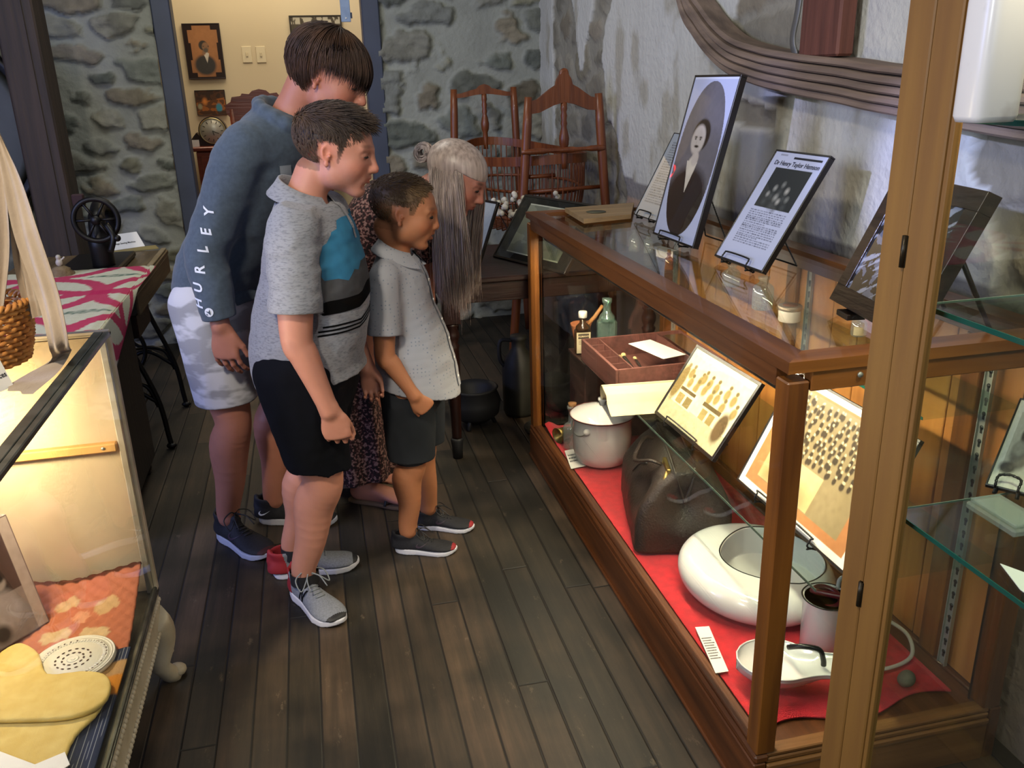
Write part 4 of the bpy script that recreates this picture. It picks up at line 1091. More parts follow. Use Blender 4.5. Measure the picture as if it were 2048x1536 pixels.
hand(S, wR, V3(0.20, 0.02, -0.98), V3(-0.35, -0.93, 0), V3(1, -0.2, 0), 0.160, curl=(22, 78, 55), thumb=(0.12, 0.35), width=1.2)
hand(S, wL, V3(0.20, 0.0, -0.98), V3(0.1, 0.95, 0), V3(1, 0, 0), 0.150, curl=(35, 50, 40), thumb=(0.2, 0.4))
S.loft([nb - UP * .03, nb + UP * .03 + f * .01, fr.p(0, -0.05, -0.07)], [.056, .050, .050], [.056, .050, .052], rt, k=0.03)
head(S, fr, H)
SK1 = srgb('#b9806c')
def sc1(q, V):  # faded sides
    a = (q[:, 2] > -0.10 - 0.0 * q[:, 1]) & (q[:, 1] < 0.20 + 0.25 * (q[:, 2] - 0.25)); b = (q[:, 1] < -0.12) & (q[:, 2] > -0.24)
    ear = (np.abs(np.abs(q[:, 0]) - 0.33) < 0.07) & (np.abs(q[:, 1] + 0.03) < 0.12) & (q[:, 2] < 0.125)
    t = np.clip((q[:, 2] + 0.20) / 0.26, 0.50, 1.0); return np.where((a | b) & ~ear, t, 0)
def col1(V):
    c = face_color(V, fr, H, SK1, (*srgb('#3a2a20'), 0.8), scalp=(srgb('#33261e'), sc1))
    k = np.clip(1 - np.linalg.norm(V - (eR + V3(-.02, -.045, -.01)), axis=1) / 0.025, 0, 1)[:, None] * .45; return c * (1 - k) + c * np.array([.55, .5, .6]) * k
sdf_obj('body', S, M_skin, boy, colors=col1)
eyes(fr, H, boy, openness=0.15, look=(0, 1, -0.7))
# quiff and short hair: solid cap plus fine strands
M_hair1 = mat('brown_short_hair', '#382b22', 0.6, col2='#574436', scale=14, stretch=(1, 1, 1), spec=0.4)
def hair_cap(fr, H, fn, vox=0.004, R=(0.34, 0.445, 0.355), c0=(0, -0.07, 0.155), box=0.6):
    S = Sdf(fr.o - box * H * 1.2, fr.o + box * H * 1.4, vox); S.ell(fr.p(*[v * H for v in c0]), [v * H for v in R], fr.R, k=0)
    S.field(lambda P, D: fn((P - fr.o) @ fr.R / H, D)); V, F = S.mesh(); return V, face_front(V, F)
def cap1(q, D):
    top = 0.17 - 0.10 * np.clip(q[..., 1] + 0.1, -1, 0.4)
    n = 0.02 * (fbm(q * np.array([14, 5, 14]), 2) - 0.5)
    thick = np.clip((q[..., 2] - 0.20) / 0.25, 0, 1) * (0.005 + 0.030 * np.clip((q[..., 1] + 0.1) / 0.5, 0, 1))
    return np.maximum(D - (thick + n) * H, (top - q[..., 2]) * H * 0.8)
ex = hair_cap(fr, H, cap1)
def combed(fr, H, n, ln0, ln1, low, seed, lift=0.12, rx=0.335, ry=0.445, rz=0.345, flow=(0.1, 0.75, -0.1), frontmax=0.34, jit=.07, K=6, side_ln=0.06, z0=0.155, yc=-0.07, off=0.0):
    """short hair combed forwards over the skull; strands start anywhere above the hairline"""
    rs = np.random.RandomState(seed); out = []
    while len(out) < n:
        v = unit(rs.normal(0, 1, 3)); p = np.array([v[0] * (rx + off), v[1] * (ry + off) + yc, v[2] * (rz + off) + z0])
        if p[2] < low(p[0], p[1]) or p[1] > frontmax + 0.25 * max(0, p[2] - 0.3): continue
        top = np.clip((p[2] - 0.22) / 0.2, 0, 1); fwd = np.clip((p[1] + 0.35) / 0.7, 0, 1)
        ln = (side_ln * (1 - top) + top * (ln0 + (ln1 - ln0) * fwd)) * rs.uniform(.75, 1.15)
        d = np.array(flow) * top + (1 - top) * np.array([0, 0.45, -0.8]) + rs.normal(0, jit, 3); path = []
        for k in range(K):
            path.append(fr.p(*(p * H))); nrm = unit([p[0] / rx ** 2, (p[1] - yc) / ry ** 2, (p[2] - z0) / rz ** 2])
            dd = unit(d - nrm * (d @ nrm) * 0.9 + nrm * (0.10 + lift * top * (0.3 + fwd))); p = p + dd * ln / (K - 1)
        out.append(path)
    return out
SS = combed(fr, H, 3800, 0.14, 0.24, lambda x, y: (0.13 if abs(x) > .2 and -.16 < y < .08 else -0.02 if y > 0.0 else -0.16), 3, lift=0.30, side_ln=0.05, flow=(0.12, 0.8, 0.1), frontmax=0.30, off=0.022)
strands('hair', SS, 0.0011, M_hair1, boy, extra=ex)
# polo shirt
def sleeve(S, s_, e_, nb, r, frac, noise, chan=.05, side=(0, 1, 0)):
    """sleeve blended into the shirt, cut square at the cuff and hollowed there"""
    d_ = e_ - s_; pl = s_ + d_ * frac
    S.loft([s_ - d_ * 0.02 + (nb - s_) * .25, s_, s_ + d_ * .5, s_ + d_ * (frac + .08)], r, [r[0], r[1] * .97, r[2], r[3] * .98], side, k=0.022, noise=noise, cut=(pl, d_))
    S.cap(pl - unit(d_) * 0.02, pl + unit(d_) * 0.03, chan * 1.0, chan * 1.12, op='-', k=0.003)
M_polo = mat('heather_grey_cotton', '#6b6d75', 0.9, col2='#85878e', scale=210, stretch=(0.4, 0.4, 1.4), detail=6, sheen=0.2, bump=0.06, bscale=300, ramp=(0.34, 0.52))
def shell(S, t=0.006):
    S.D = np.maximum(S.D, -(S.D + t)); return S
wr1 = wrinkles(7, 0.005, (1, 1, 2.0), 3)
def armwr(el): return lambda P: 0.0
S = Sdf((-0.36, 2.10, 0.66), (0.24, 2.72, 1.32), 0.0036)
S.loft([V3(-0.045, 2.43, 0.690), pel - UP * .03, V3(-0.028, 2.425, 0.90), V3(-0.012, 2.415, 1.0), V3(-0.008, 2.41, 1.09), V3(-0.02, 2.405, 1.16), V3(-0.018, 2.405, 1.205)], [.172, .170, .162, .155, .150, .098, .058],
       [.156, .158, .158, .142, .120, .084, .058], rt, noise=wr1)
for (s_, e_) in ((sR, eR), (sL, eL)): sleeve(S, s_, e_, nb, [.064, .072, .070, .071], .74, wr1, chan=.052)
S.plane(V3(-0.05, 2.43, 0.708), unit(V3(0.12, 0, -1)))
S.loft([pel - UP * .14, pel - UP * .095, pel - UP * .075], [.138, .134, .11], [.108, .104, .09], rt, op='-', k=0.004)
S.loft([nb + UP * 0.015, nb + UP * .09], [.062, .10], [.062, .10], rt, op='-', k=0.004)   # neck opening
def openneck(P, D):
    return np.maximum(D, (P[..., 2] - (1.212 - 0.25 * ((P - nb.astype(np.float32)) @ f.astype(np.float32)))))
S.field(openneck)
shirt = sdf_obj('polo_shirt', S, M_polo, boy)
bv = bvh_of(shirt)
# collar: folded band standing round the neck, points in front
def collar(parent, m, nb, f, rt, r=0.064, h=0.036, tilt=0.22, open_=0.35, drop=0.02, rf=None):
    G = []
    for i in range(37):
        a = -PI + open_ + (2 * PI - 2 * open_) * i / 36
        a2 = a + PI   # opening faces front
        dr = math.cos(a2) ; front = max(0, math.cos(a2 - PI) ) if False else max(0.0, -math.cos(a))
        dirv = -f * math.cos(a2) * 1.0 + rt * math.sin(a2)
        dirv = f * math.cos(a + PI) * -1 if False else (f * (-math.cos(a)) * -1 * -1 + rt * math.sin(a))
        fz = (dirv @ f)
        lift = -fz * tilt * r * 2.2
        c = nb + UP * lift
        row = []
        for (ro, zo) in ((r * 0.98, -0.012), (r * 0.95, h * .55), (r * 0.97, h), (r * 1.05, h * 1.02), (r * 1.25, h * 0.58), (r * 1.60 + 0.012 * max(fz, 0), 0.000 - drop * max(0, fz)), (r * 1.62 + 0.012 * max(fz, 0), -0.004 - drop * max(0, fz)), (r * 1.50, -0.008 - drop * max(0, fz))):
            row.append(c + dirv * ro + UP * zo)
        G.append(row)
    o = MB().grid(np.array(G)); return o.build('collar', m, parent)
collar(shirt, M_polo, nb + UP * 0.018 + f * 0.004, f, rt, r=0.060)
M_teal = mat('blue_print', '#2b7399', 0.85, col2='#266a8f', scale=40); M_blackp = mat('black_print', '#0a0a0b', 0.95, spec=.1); M_greyp = mat('charcoal_print', '#45464a', 0.9, col2='#3a3b3f', scale=30)
# chest print laid on the front of the shirt (coordinates: across, up)
c0 = V3(-0.02, 2.42, 0.98)
ex_ = -rt; ray = -f
ex_ = unit(rt * -1)                                     # reader's right when facing the boy
def strip(poly, name, m, off=0.0012): decal(name, poly_mesh(poly), c0 + f * 0.25, ex_, UP, -f, bv, m, shirt, off=off, res=0.009, maxd=0.52)
strip([[(-0.150, 0.095), (-0.13, 0.12), (-0.11, 0.125), (-0.09, 0.15), (-0.07, 0.155), (-0.055, 0.175), (-0.03, 0.18), (0.15, 0.18), (0.15, 0.06), (-0.01, 0.06), (-0.03, 0.04), (-0.05, 0.045), (-0.075, 0.02), (-0.10, 0.03), (-0.13, 0.03), (-0.150, 0.045)]], 'blue_print', M_teal, 0.0016)
strip([[(-0.150, 0.045), (-0.13, 0.03), (-0.10, 0.03), (-0.075, 0.02), (-0.05, 0.045), (-0.03, 0.04), (-0.01, 0.06), (0.15, 0.06), (0.15, 0.0), (0.02, 0.0), (-0.04, -0.025), (-0.150, -0.025)]], 'charcoal_print', M_greyp)
strip([[(-0.150, -0.025), (-0.04, -0.025), (0.02, 0.0), (0.15, 0.0), (0.15, -0.038), (0.03, -0.038), (-0.035, -0.062), (-0.150, -0.062)]], 'black_print', M_blackp)
for k in range(3):
    z = -0.069 - 0.011 * k
    strip([[(-0.150, z - 0.024), (-0.035, z - 0.024), (0.03, z), (0.15, z), (0.15, z - 0.005), (0.032, z - 0.005), (-0.033, z - 0.029), (-0.150, z - 0.029)]], 'stripe_print', M_blackp)
strip([[(-0.007, 0.12), (0.008, 0.12), (0.008, 0.225), (-0.007, 0.225)]], 'placket', M_polo, 0.003)
# shorts
M_navy = mat('black_navy_fabric', '#08090d', 0.9, col2='#0d0f18', scale=5, spec=.12, bump=0.08, bscale=30)
S = Sdf((-0.34, 2.14, 0.40), (0.22, 2.72, 0.86), 0.0042)
wr2 = wrinkles(9, 0.005, (1, 1, 0.6), 8)
S.loft([pel + UP * .0, pel - UP * .07, pel - UP * .12], [.150, .155, .13], [.135, .142, .125], rt, noise=wr2)
for (h_, k_, o_) in ((hR, kR, 0.0), (hL, kL, 0.0)):
    S.loft([h_ - UP * .02, h_ + (k_ - h_) * .4, h_ + (k_ - h_) * .8, k_ + UP * 0.025 + o_, k_ - UP * .03], [.104, .100, .088, .084, .085], [.118, .112, .096, .090, .090], rt, k=0.03, noise=wr2)
def scal(P, D): return np.maximum(D, 0.447 + 0.010 * np.abs(np.sin(P[..., 0] * 38 + P[..., 1] * 20)) - 0.06 * (P[..., 0] + 0.02) - P[..., 2])
shell(S, .007); S.field(scal)
sdf_obj('shorts', S, M_navy, boy)
M_grey = mat('grey_knit_upper', '#6c7078', 0.85, col2='#7c808a', scale=200, bump=0.1, bscale=500); M_sole = mat('white_foam_sole', '#c9c9d2', 0.6); M_redh = mat('red_heel', '#8e1f26', 0.7)
M_lacegrey = mat('grey_lace', '#7b8084', 0.8)
def letterN():
    return poly_mesh([[(-.016, -.016), (-.009, -.016), (-.004, .016), (-.011, .016)], [(-.009, .016), (-.003, .016), (.011, -.016), (.005, -.016)], [(.004, -.016), (.011, -.016), (.016, .016), (.009, .016)]])
def swoosh(s=1.0):
    a = [(0.036, 0.014), (0.012, 0.000), (-0.010, -0.008), (-0.022, -0.006), (-0.022, 0.002), (-0.015, 0.012)]
    b = [(-0.028, 0.004), (-0.031, -0.006), (-0.024, -0.015), (-0.010, -0.016), (0.010, -0.006)]
    return poly_mesh([[(x * s, y * s) for x, y in ((0.038, 0.015), (0.012, 0.001), (-0.008, -0.006), (-0.019, -0.004), (-0.019, 0.003), (-0.013, 0.011), (-0.024, 0.004), (-0.030, -0.005), (-0.026, -0.013), (-0.014, -0.016), (0.004, -0.009))]])
t1 = unit(V3(0.45, -0.89, 0)); sock = MB()
h1 = aR - t1 * 0.078; h1[2] = 0
shoe(boy, h1, h1 + t1, 0.275, M_grey, M_sole, heelc=M_redh, toec=M_dark, lace=M_lacegrey, mark=(letterN(), 0.42, 0.17, 1), markm=M_navy)
t2 = V3(1, 0.03, 0); h2 = aL - unit(t2) * 0.078; h2[2] = 0
shoe(boy, h2, h2 + t2, 0.275, M_grey, M_sole, foot='L', heelc=M_redh, toec=M_dark, lace=M_lacegrey, mark=(letterN(), 0.42, 0.17, 1), markm=M_navy)
for a_ in (aR, aL): MB().tube([a_ + V3(0, 0, -.02), a_ + V3(0, 0, 0.018)], [0.044, 0.043], 20, caps=False).build('sock', M_dark, boy)
# ---------------------------------------------------------------- teenager in the slate blue hooded top
f = fdir(34); rt = np.cross(f, UP)
teen = thing('person', 'tall teenager in slate blue hooded long-sleeved top and pale grey camouflage shorts, leaning forward', 'person', (-0.3, 2.82, 0))
H = 0.236
hf = unit(fdir(26) * 0.90 - UP * 0.42)
fr = Frame((0.088, 2.665, 1.512), hf, UP + fdir(26) * 0.35)
pel = V3(-0.315, 2.86, 0.90)
hR = pel + rt * 0.09 - UP * 0.03; hL = pel - rt * 0.09 - UP * 0.03
kR = V3(-0.325, 2.765, 0.475); kL = V3(-0.185, 2.94, 0.475); aR = V3(-0.388, 2.82, 0.09); aL = V3(-0.235, 2.915, 0.09)
nb = V3(-0.035, 2.735, 1.405); ch = V3(-0.16, 2.80, 1.22); sR = V3(-0.185, 2.66, 1.305); sL = V3(-0.04, 2.90, 1.30)
eR = V3(-0.315, 2.655, 1.035); wR = V3(-0.300, 2.60, 0.825); eL = V3(-0.07, 2.93, 1.04); wL = V3(-0.03, 2.84, 0.84)
S = Sdf((-0.56, 2.42, 0.0), (0.30, 3.12, 1.68), 0.0042)
S.loft([pel - UP * .04, pel, pel + (ch - pel) * .5, ch, nb], [.10, .11, .125, .14, .05], [.075, .085, .10, .10, .05], rt)
leg(S, hR, kR, aR, fdir(56), [.070, .086, .062, .062, .038]); leg(S, hL, kL, aL, fdir(22), [.070, .086, .062, .062, .038])
arm(S, sR, eR, wR, [.05, .046, .040, .040, .029]); arm(S, sL, eL, wL, [.05, .046, .040, .040, .029])
hand(S, wR, V3(0.05, 0.02, -1), V3(-0.45, -0.88, 0), V3(1, -0.5, 0), 0.188, curl=(12, 22, 18), thumb=(0.45, 0.15), spread=0.09, width=1.1)
hand(S, wL, V3(0.1, 0.0, -1), V3(0.2, 0.95, 0), V3(1, 0, 0), 0.18, curl=(20, 35, 30))
S.loft([nb - UP * .03, nb + (fr.p(0, -.06, -.07) - nb) * .5, fr.p(0, -0.06, -0.05)], [.060, .054, .055], [.060, .056, .058], rt, k=0.03)
head(S, fr, H)
SK2 = srgb('#a8705c')
sdf_obj('body', S, M_skin, teen, colors=lambda V: face_color(V, fr, H, SK2, (*srgb('#241813'), 0.9)))
eyes(fr, H, teen, openness=0.16, look=(0, 1, -0.7))
M_hair2 = mat('dark_brown_hair', '#2b1d16', 0.6, col2='#4d3628', scale=14, spec=0.35)
def cap2(q, D):
    low = np.where(q[..., 1] > 0.12, 0.10, np.where(q[..., 1] > -0.16, 0.06, -0.22))
    low = low + 0.07 - 0.04 * np.clip((q[..., 1] - .2) * 4, 0, 1)
    th = 0.05 + 0.02 * (fbm(q * np.array([9, 4, 9]), 2) - .5)
    return np.maximum(D - th * H, (low - q[..., 2]) * H)
ex = hair_cap(fr, H, cap2, box=0.75)
rs = np.random.RandomState(5); SS = []
for i in range(2600):
    az = rs.uniform(-PI, PI); th0 = abs(rs.normal(0, 0.75)); front = max(0, math.cos(az)); side = abs(math.sin(az)); back = max(0, -math.cos(az))
    end = 1.80 * front ** 1.0 + 1.62 * side * (1 - front) + 2.25 * back; end = max(end, 1.52) + rs.normal(0, 0.13)
    if th0 > end - 0.3: th0 = end - 0.3 - rs.uniform(0, .5)
    R0 = 1.19 + rs.normal(0, 0.035); path = []; da = rs.normal(0, .10) + 0.22 * side * np.sign(math.sin(az))
    for k in range(9):
        t = th0 + (end - th0) * k / 8; a2 = az + (-0.25 * math.sin(az)) * (k / 8) + da * (k / 8) * 0.4
        x = 0.325 * math.sin(t) * math.sin(a2); y = 0.43 * math.sin(t) * math.cos(a2); z = 0.335 * math.cos(t) if t < PI / 2 else 0.335 * math.cos(t) * 1.15
        m = R0 + (0.10 * front + 0.03) * max(0, t - 1.2)
        path.append(fr.p(x * m * H, (y * m - 0.07) * H, (z * m + 0.155) * H))
    SS.append(path)
strands('hair', SS, 0.0014, M_hair2, teen, extra=ex)
# hooded top
M_hood = mat('slate_blue_jersey', '#444f5c', 0.9, col2='#4b5765', spec=.2, scale=90, stretch=(1, 1, 1), sheen=0.15, bump=0.04, bscale=260)
wr1 = wrinkles(5.5, 0.006, (1, 1, 1.6), 12)
S = Sdf((-0.58, 2.48, 0.78), (0.22, 3.14, 1.52), 0.0042)
S.loft([pel - UP * .075, pel + UP * .02, pel + (ch - pel) * .45, ch - V3(0, 0, .02), ch + (nb - ch) * .55, nb - UP * .005], [.160, .158, .158, .172, .135, .070], [.128, .122, .125, .130, .112, .066], rt, noise=wr1)
for (s_, e_, w_) in ((sR, eR, wR), (sL, eL, wL)):
    d_ = w_ - e_
    S.loft([s_ + (nb - s_) * .3, s_, s_ + (e_ - s_) * .5, e_, e_ + d_ * .5, e_ + d_ * .84, e_ + d_ * 1.1], [.070, .078, .068, .064, .058, .052, .046], [.068, .076, .068, .064, .056, .050, .046], V3(0, 1, 0), k=0.025, noise=wr1, cut=(e_ + d_ * .97, d_))
    S.cap(e_ + d_ * .93, e_ + d_ * 1.05, .034, .042, op='-', k=0.003)
S.plane(V3(-0.32, 2.85, 0.835), unit(V3(0.12, -.05, -1)))
S.loft([pel - UP * .14, pel - UP * .03], [.150, .145], [.118, .11], rt, op='-', k=0.004)
# hood lying on the back of the neck
hood = Sdf(S.lo, S.lo + S.vox * (S.n - 1), S.vox)
pts = [];
for a in np.linspace(-2.45, 2.45, 13):
    back = (1 - math.cos(a + PI)) / 2 if False else (1 + math.cos(a)) / 2
    pts.append(nb + (-f) * math.cos(a) * (.070 + .022 * back) + rt * math.sin(a) * (.082) + UP * (0.012 + .030 * back - 0.05 * (1 - back)))
for p_, q_ in zip(pts[:-1], pts[1:]): S.cap(p_, q_, .018, .018, k=0.012)
S.ell(nb - f * .095 - UP * .022, (.07, .026, .050), np.stack([rt, f, UP], 1), k=0.02)
S.loft([nb - UP * .01, nb + UP * .05, nb + UP * .11], [.062, .068, .08], [.062, .068, .08], rt, op='-', k=0.006)
top = sdf_obj('hooded_top', S, M_hood, teen)
bv = bvh_of(top)
M_letter = mat('white_lettering', '#d6dbe6', 0.8)
sl = unit(sR + (eR - sR) * .55 - wR); 
# lettering reads upwards along the outside of the near sleeve
a0 = wR + (eR - wR) * .10; up_s = unit(eR - wR + V3(0, 0, .15)); outw = unit(V3(-0.30, -0.93, 0.05)); exl = unit(up_s - up_s.dot(outw) * outw); eyl = np.cross(outw, exl) * -1
eyl = np.cross(outw, exl)
path_pts = [PY(x, y, 2.60) for x, y in ((404, 606), (402, 575), (405, 540), (409, 500), (416, 465), (421, 425))]
for ch_, p_ in zip('HURLEY', path_pts):
    decal('sleeve_letter', text_mesh(ch_, 0.040, bold=0.0010, shear=0.25), p_ - outw * -0.05, exl, np.cross(-outw, exl) * -1, -outw, bv, M_letter, top, off=0.0015, res=0.01, maxd=0.5)
ring = [(0.013 * math.cos(t), 0.013 * math.sin(t)) for t in np.linspace(0, 2 * PI, 20)[:-1]]
lg = PY(424, 622, 2.58)
decal('cuff_emblem', poly_mesh([ring]), lg + outw * 0.05, exl, np.cross(-outw, exl) * -1, -outw, bv, M_letter, top, off=0.0014, res=0.006, maxd=0.5)
decal('cuff_emblem', poly_mesh([[(-.009, -.004), (-.002, .001), (.005, .009), (.002, .0), (.009, -.004), (.001, -.005)], [(-.010, .004), (-.006, .009), (-.002, .006), (-.006, .005)]]), lg + outw * 0.05, exl, np.cross(-outw, exl) * -1, -outw, bv, M_hood, top, off=0.0024, res=0.005, maxd=0.5)
tg = PY(586, 345, 2.62)
decal('chest_patch', poly_mesh([[(-.014, -.018), (.02, -.018), (.02, .018), (-.014, .018)]]), tg + f * 0.0 + V3(0, -.2, 0), V3(1, -.1, 0), UP, V3(-.1, 1, 0), bv, mat('pale_patch', '#8d949c', 0.8), top, off=0.0016, res=0.01, maxd=0.9)
# shorts: pale grey with soft camouflage
M_camo = mat('pale_grey_camouflage', '#8d8d92', 0.85, col2='#b9b9c0', scale=7, stretch=(1, 1, 2.4), detail=3, bump=0.05, ramp=(0.44, 0.52))
wr2 = wrinkles(7, 0.006, (1, 1, 0.5), 28)
S = Sdf((-0.58, 2.52, 0.46), (0.06, 3.14, 0.96), 0.0045)
S.loft([pel, pel - UP * .07, pel - UP * .13], [.140, .142, .11], [.108, .112, .10], rt, noise=wr2)
for (h_, k_) in ((hR, kR), (hL, kL)):
    S.loft([h_ - UP * .02, h_ + (k_ - h_) * .4, h_ + (k_ - h_) * .85, k_ - UP * .02], [.092, .096, .094, .092], [.108, .106, .100, .098], rt, k=0.03, noise=wr2)
S.plane(V3(-0.33, 2.80, 0.535), unit(V3(0.03, 0, -1)))
for (h_, k_) in ((hR, kR), (hL, kL)): S.loft([h_ + (k_ - h_) * .7, k_ - UP * .04], [.080, .082], [.088, .086], rt, op='-', k=0.003)
sdf_obj('shorts', S, M_camo, teen)
M_blk = mat('black_mesh_upper', '#101015', 0.75, col2='#191920', scale=150, bump=0.1, bscale=400); M_swp = mat('plum_mark', '#3a2a38', 0.5); M_soleb = mat('pale_sole', '#b7b9c6', 0.6)
for a_, t_, ft, mm in ((aR, fdir(54), 'R', M_swp), (aL, fdir(20), 'L', M_letter)):
    h_ = a_ - t_ * 0.070; h_[2] = 0
    shoe(teen, h_, h_ + t_, 0.292, M_blk, M_soleb, foot=ft, toec=mat('dark_red_toe', '#3c1418', 0.7) if ft == 'R' else None, lace=M_dark, mark=(swoosh(1.0 if ft == 'R' else 0.7), 0.48 if ft == 'R' else .12, 0.17, 1), markm=mm)

# ---------------------------------------------------------------- small boy in the dotted white shirt
f = fdir(20); rt = np.cross(f, UP)
kid = thing('person', 'small boy in short-sleeved white dotted shirt and charcoal shorts with buzzed hair, mouth open', 'person', (0.26, 2.61, 0))
H = 0.211
hf = unit(fdir(14) * 0.97 - UP * 0.20)
fr = Frame((0.268, 2.60, 1.127), hf, UP + fdir(14) * 0.2)
pel = V3(0.255, 2.62, 0.640)
hR = pel + rt * 0.065 - UP * 0.03; hL = pel - rt * 0.065 - UP * 0.03
kR = V3(0.232, 2.575, 0.345); kL = V3(0.285, 2.70, 0.345); aR = V3(0.205, 2.575, 0.078); aL = V3(0.292, 2.715, 0.078)
nb = V3(0.232, 2.615, 0.985); sR = V3(0.183, 2.52, 0.935); sL = V3(0.27, 2.715, 0.93)
eR = V3(0.168, 2.485, 0.725); wR = V3(0.245, 2.475, 0.590); eL = V3(0.31, 2.78, 0.73); wL = V3(0.36, 2.72, 0.60)
S = Sdf((0.06, 2.38, 0.0), (0.50, 2.86, 1.28), 0.0034)
S.loft([pel - UP * .05, pel, V3(0.24, 2.615, .75), V3(0.235, 2.615, .86), nb], [.085, .09, .09, .10, .038], [.075, .08, .085, .075, .038], rt)
leg(S, hR, kR, aR, fdir(22), [.062, .060, .046, .044, .029]); leg(S, hL, kL, aL, fdir(22), [.062, .060, .046, .044, .029])
arm(S, sR, eR, wR, [.038, .034, .030, .030, .022]); arm(S, sL, eL, wL, [.038, .034, .030, .030, .022])
hand(S, wR, V3(0.62, 0.0, -0.78), V3(-0.1, -0.95, 0.25), V3(-0.6, -0.3, -0.8), 0.118, curl=(52, 75, 55), thumb=(0.35, 0.2), width=1.2)
hand(S, wL, V3(0.3, 0.0, -0.95), V3(0.1, 0.95, 0), V3(1, 0, 0), 0.115, curl=(30, 40, 30))
S.loft([nb - UP * .02, nb + UP * .03 + f * .006, fr.p(0, -0.05, -0.05)], [.040, .034, .036], [.040, .036, .040], rt, k=0.022)
head(S, fr, H, mouth=0.022, kid=1)
SK3 = srgb('#a9704f')
def sc3(q, V):
    a = (q[:, 2] > -0.16) & (q[:, 1] < 0.24 + 0.3 * (q[:, 2] - 0.3)) & ~((q[:, 1] > 0.06) & (q[:, 2] < 0.02)); b = (q[:, 1] < -0.12) & (q[:, 2] > -0.26)
    ear = (np.abs(np.abs(q[:, 0]) - 0.33) < 0.07) & (np.abs(q[:, 1] + 0.03) < 0.12) & (q[:, 2] < 0.125)
    return np.where((a | b) & ~ear, np.clip((q[:, 2] + 0.26) / 0.5, 0.35, 0.9), 0)
sdf_obj('body', S, M_skin, kid, colors=lambda V: face_color(V, fr, H, SK3, (*srgb('#4a3524'), 0.7), mouth=0.022, scalp=(srgb('#43331f'), sc3)))
eyes(fr, H, kid, openness=0.5, look=(0, 1, -0.35))
M_hair3 = mat('light_brown_buzz', '#4d3a25', 0.6, col2='#6b5233', scale=12)
ex = hair_cap(fr, H, lambda q, D: np.maximum(D - (0.002 + 0.008 * np.clip((q[..., 2] - .2) / .2, 0, 1)) * H, (0.17 - 0.06 * np.clip(q[..., 1], -1, 0.3) - q[..., 2]) * H))
SS = combed(fr, H, 3000, 0.055, 0.085, lambda x, y: (0.13 if abs(x) > .2 and -.16 < y < .08 else 0.04 if y > 0.0 else -0.14), 9, lift=0.5, side_ln=0.03, flow=(0.0, 0.8, -0.1), frontmax=0.27, K=4, jit=.15, off=0.020)
strands('hair', SS, 0.0010, M_hair3, kid, extra=ex)
def dotted():
    m, nt, b = _new('white_dotted_cotton'); N, L = nt.nodes.new, nt.links.new
    tc = N('ShaderNodeTexCoord'); vo = N('ShaderNodeTexVoronoi'); vo.inputs['Scale'].default_value = 85; vo.inputs['Randomness'].default_value = 0.15
    L(tc.outputs['Object'], vo.inputs['Vector'])
    rp = N('ShaderNodeValToRGB'); rp.color_ramp.interpolation = 'LINEAR'; rp.color_ramp.elements[0].position = 0.17; rp.color_ramp.elements[1].position = 0.22
    rp.color_ramp.elements[0].color = (*srgb('#76808f'), 1); rp.color_ramp.elements[1].color = (*srgb('#9a9ca4'), 1)
    L(vo.outputs['Distance'], rp.inputs[0]); L(rp.outputs[0], b.inputs['Base Color']); b.inputs['Roughness'].default_value = 0.85
    return m
M_dot = dotted()
wr1 = wrinkles(8, 0.0045, (1, 1, 1.2), 33)
S = Sdf((0.05, 2.38, 0.53), (0.50, 2.88, 1.06), 0.0034)
S.loft([V3(0.272, 2.612, 0.545), V3(0.270, 2.612, 0.64), V3(0.258, 2.613, 0.74), V3(0.240, 2.614, 0.84), V3(0.234, 2.615, 0.91), nb - UP * .02, nb + UP * .015], [.142, .134, .120, .114, .108, .075, .05], [.138, .128, .118, .100, .090, .066, .05], rt, noise=wr1)
for (s_, e_) in ((sR, eR), (sL, eL)): sleeve(S, s_, e_, nb, [.048, .051, .051, .053], .72, wr1, chan=.040)
S.plane(V3(0.27, 2.61, 0.572), unit(V3(-0.20, 0, -1)))
S.loft([pel - UP * .12, pel - UP * .03], [.105, .100], [.115, .105], rt, op='-', k=0.004)
S.loft([nb + UP * 0.012, nb + UP * .08], [.046, .08], [.046, .08], rt, op='-', k=0.004)
ks = sdf_obj('shirt', S, M_dot, kid)
collar(ks, M_dot, nb + UP * 0.014 + f * 0.004, f, rt, r=0.048, h=0.030, open_=0.45, drop=0.014)
bv = bvh_of(ks)
decal('button_placket', poly_mesh([[(-0.011, -0.20), (0.011, -0.20), (0.011, 0.19), (-0.011, 0.19)]]), V3(0.25, 2.615, 0.78) + f * 0.22, -rt, UP, -f, bv, M_dot, ks, off=0.0028, res=0.008, maxd=0.5)
for k in range(6):
    z = 0.61 + 0.062 * k; h_ = bv.ray_cast(Vector(V3(0.25, 2.615, z) + f * 0.3), Vector(-f), 0.5)
    if h_[0] is not None: MB().lathe([(0, -0.001), (0.0048, -0.001), (0.005, 0.001), (0, 0.0016)], np.array(h_[0]) + f * 0.0035, 12, f).build('shirt_button', M_white if 'M_white' in globals() else M_letter, ks)
M_char = mat('charcoal_shorts', '#222529', 0.9, col2='#2a2d32', spec=.15, scale=6, bump=0.06)
wr2 = wrinkles(9, 0.005, (1, 1, 0.5), 41)
S = Sdf((0.08, 2.42, 0.30), (0.46, 2.86, 0.70), 0.0038)
S.loft([pel + UP * .01, pel - UP * .05, pel - UP * .1], [.102, .106, .085], [.098, .102, .085], rt, noise=wr2)
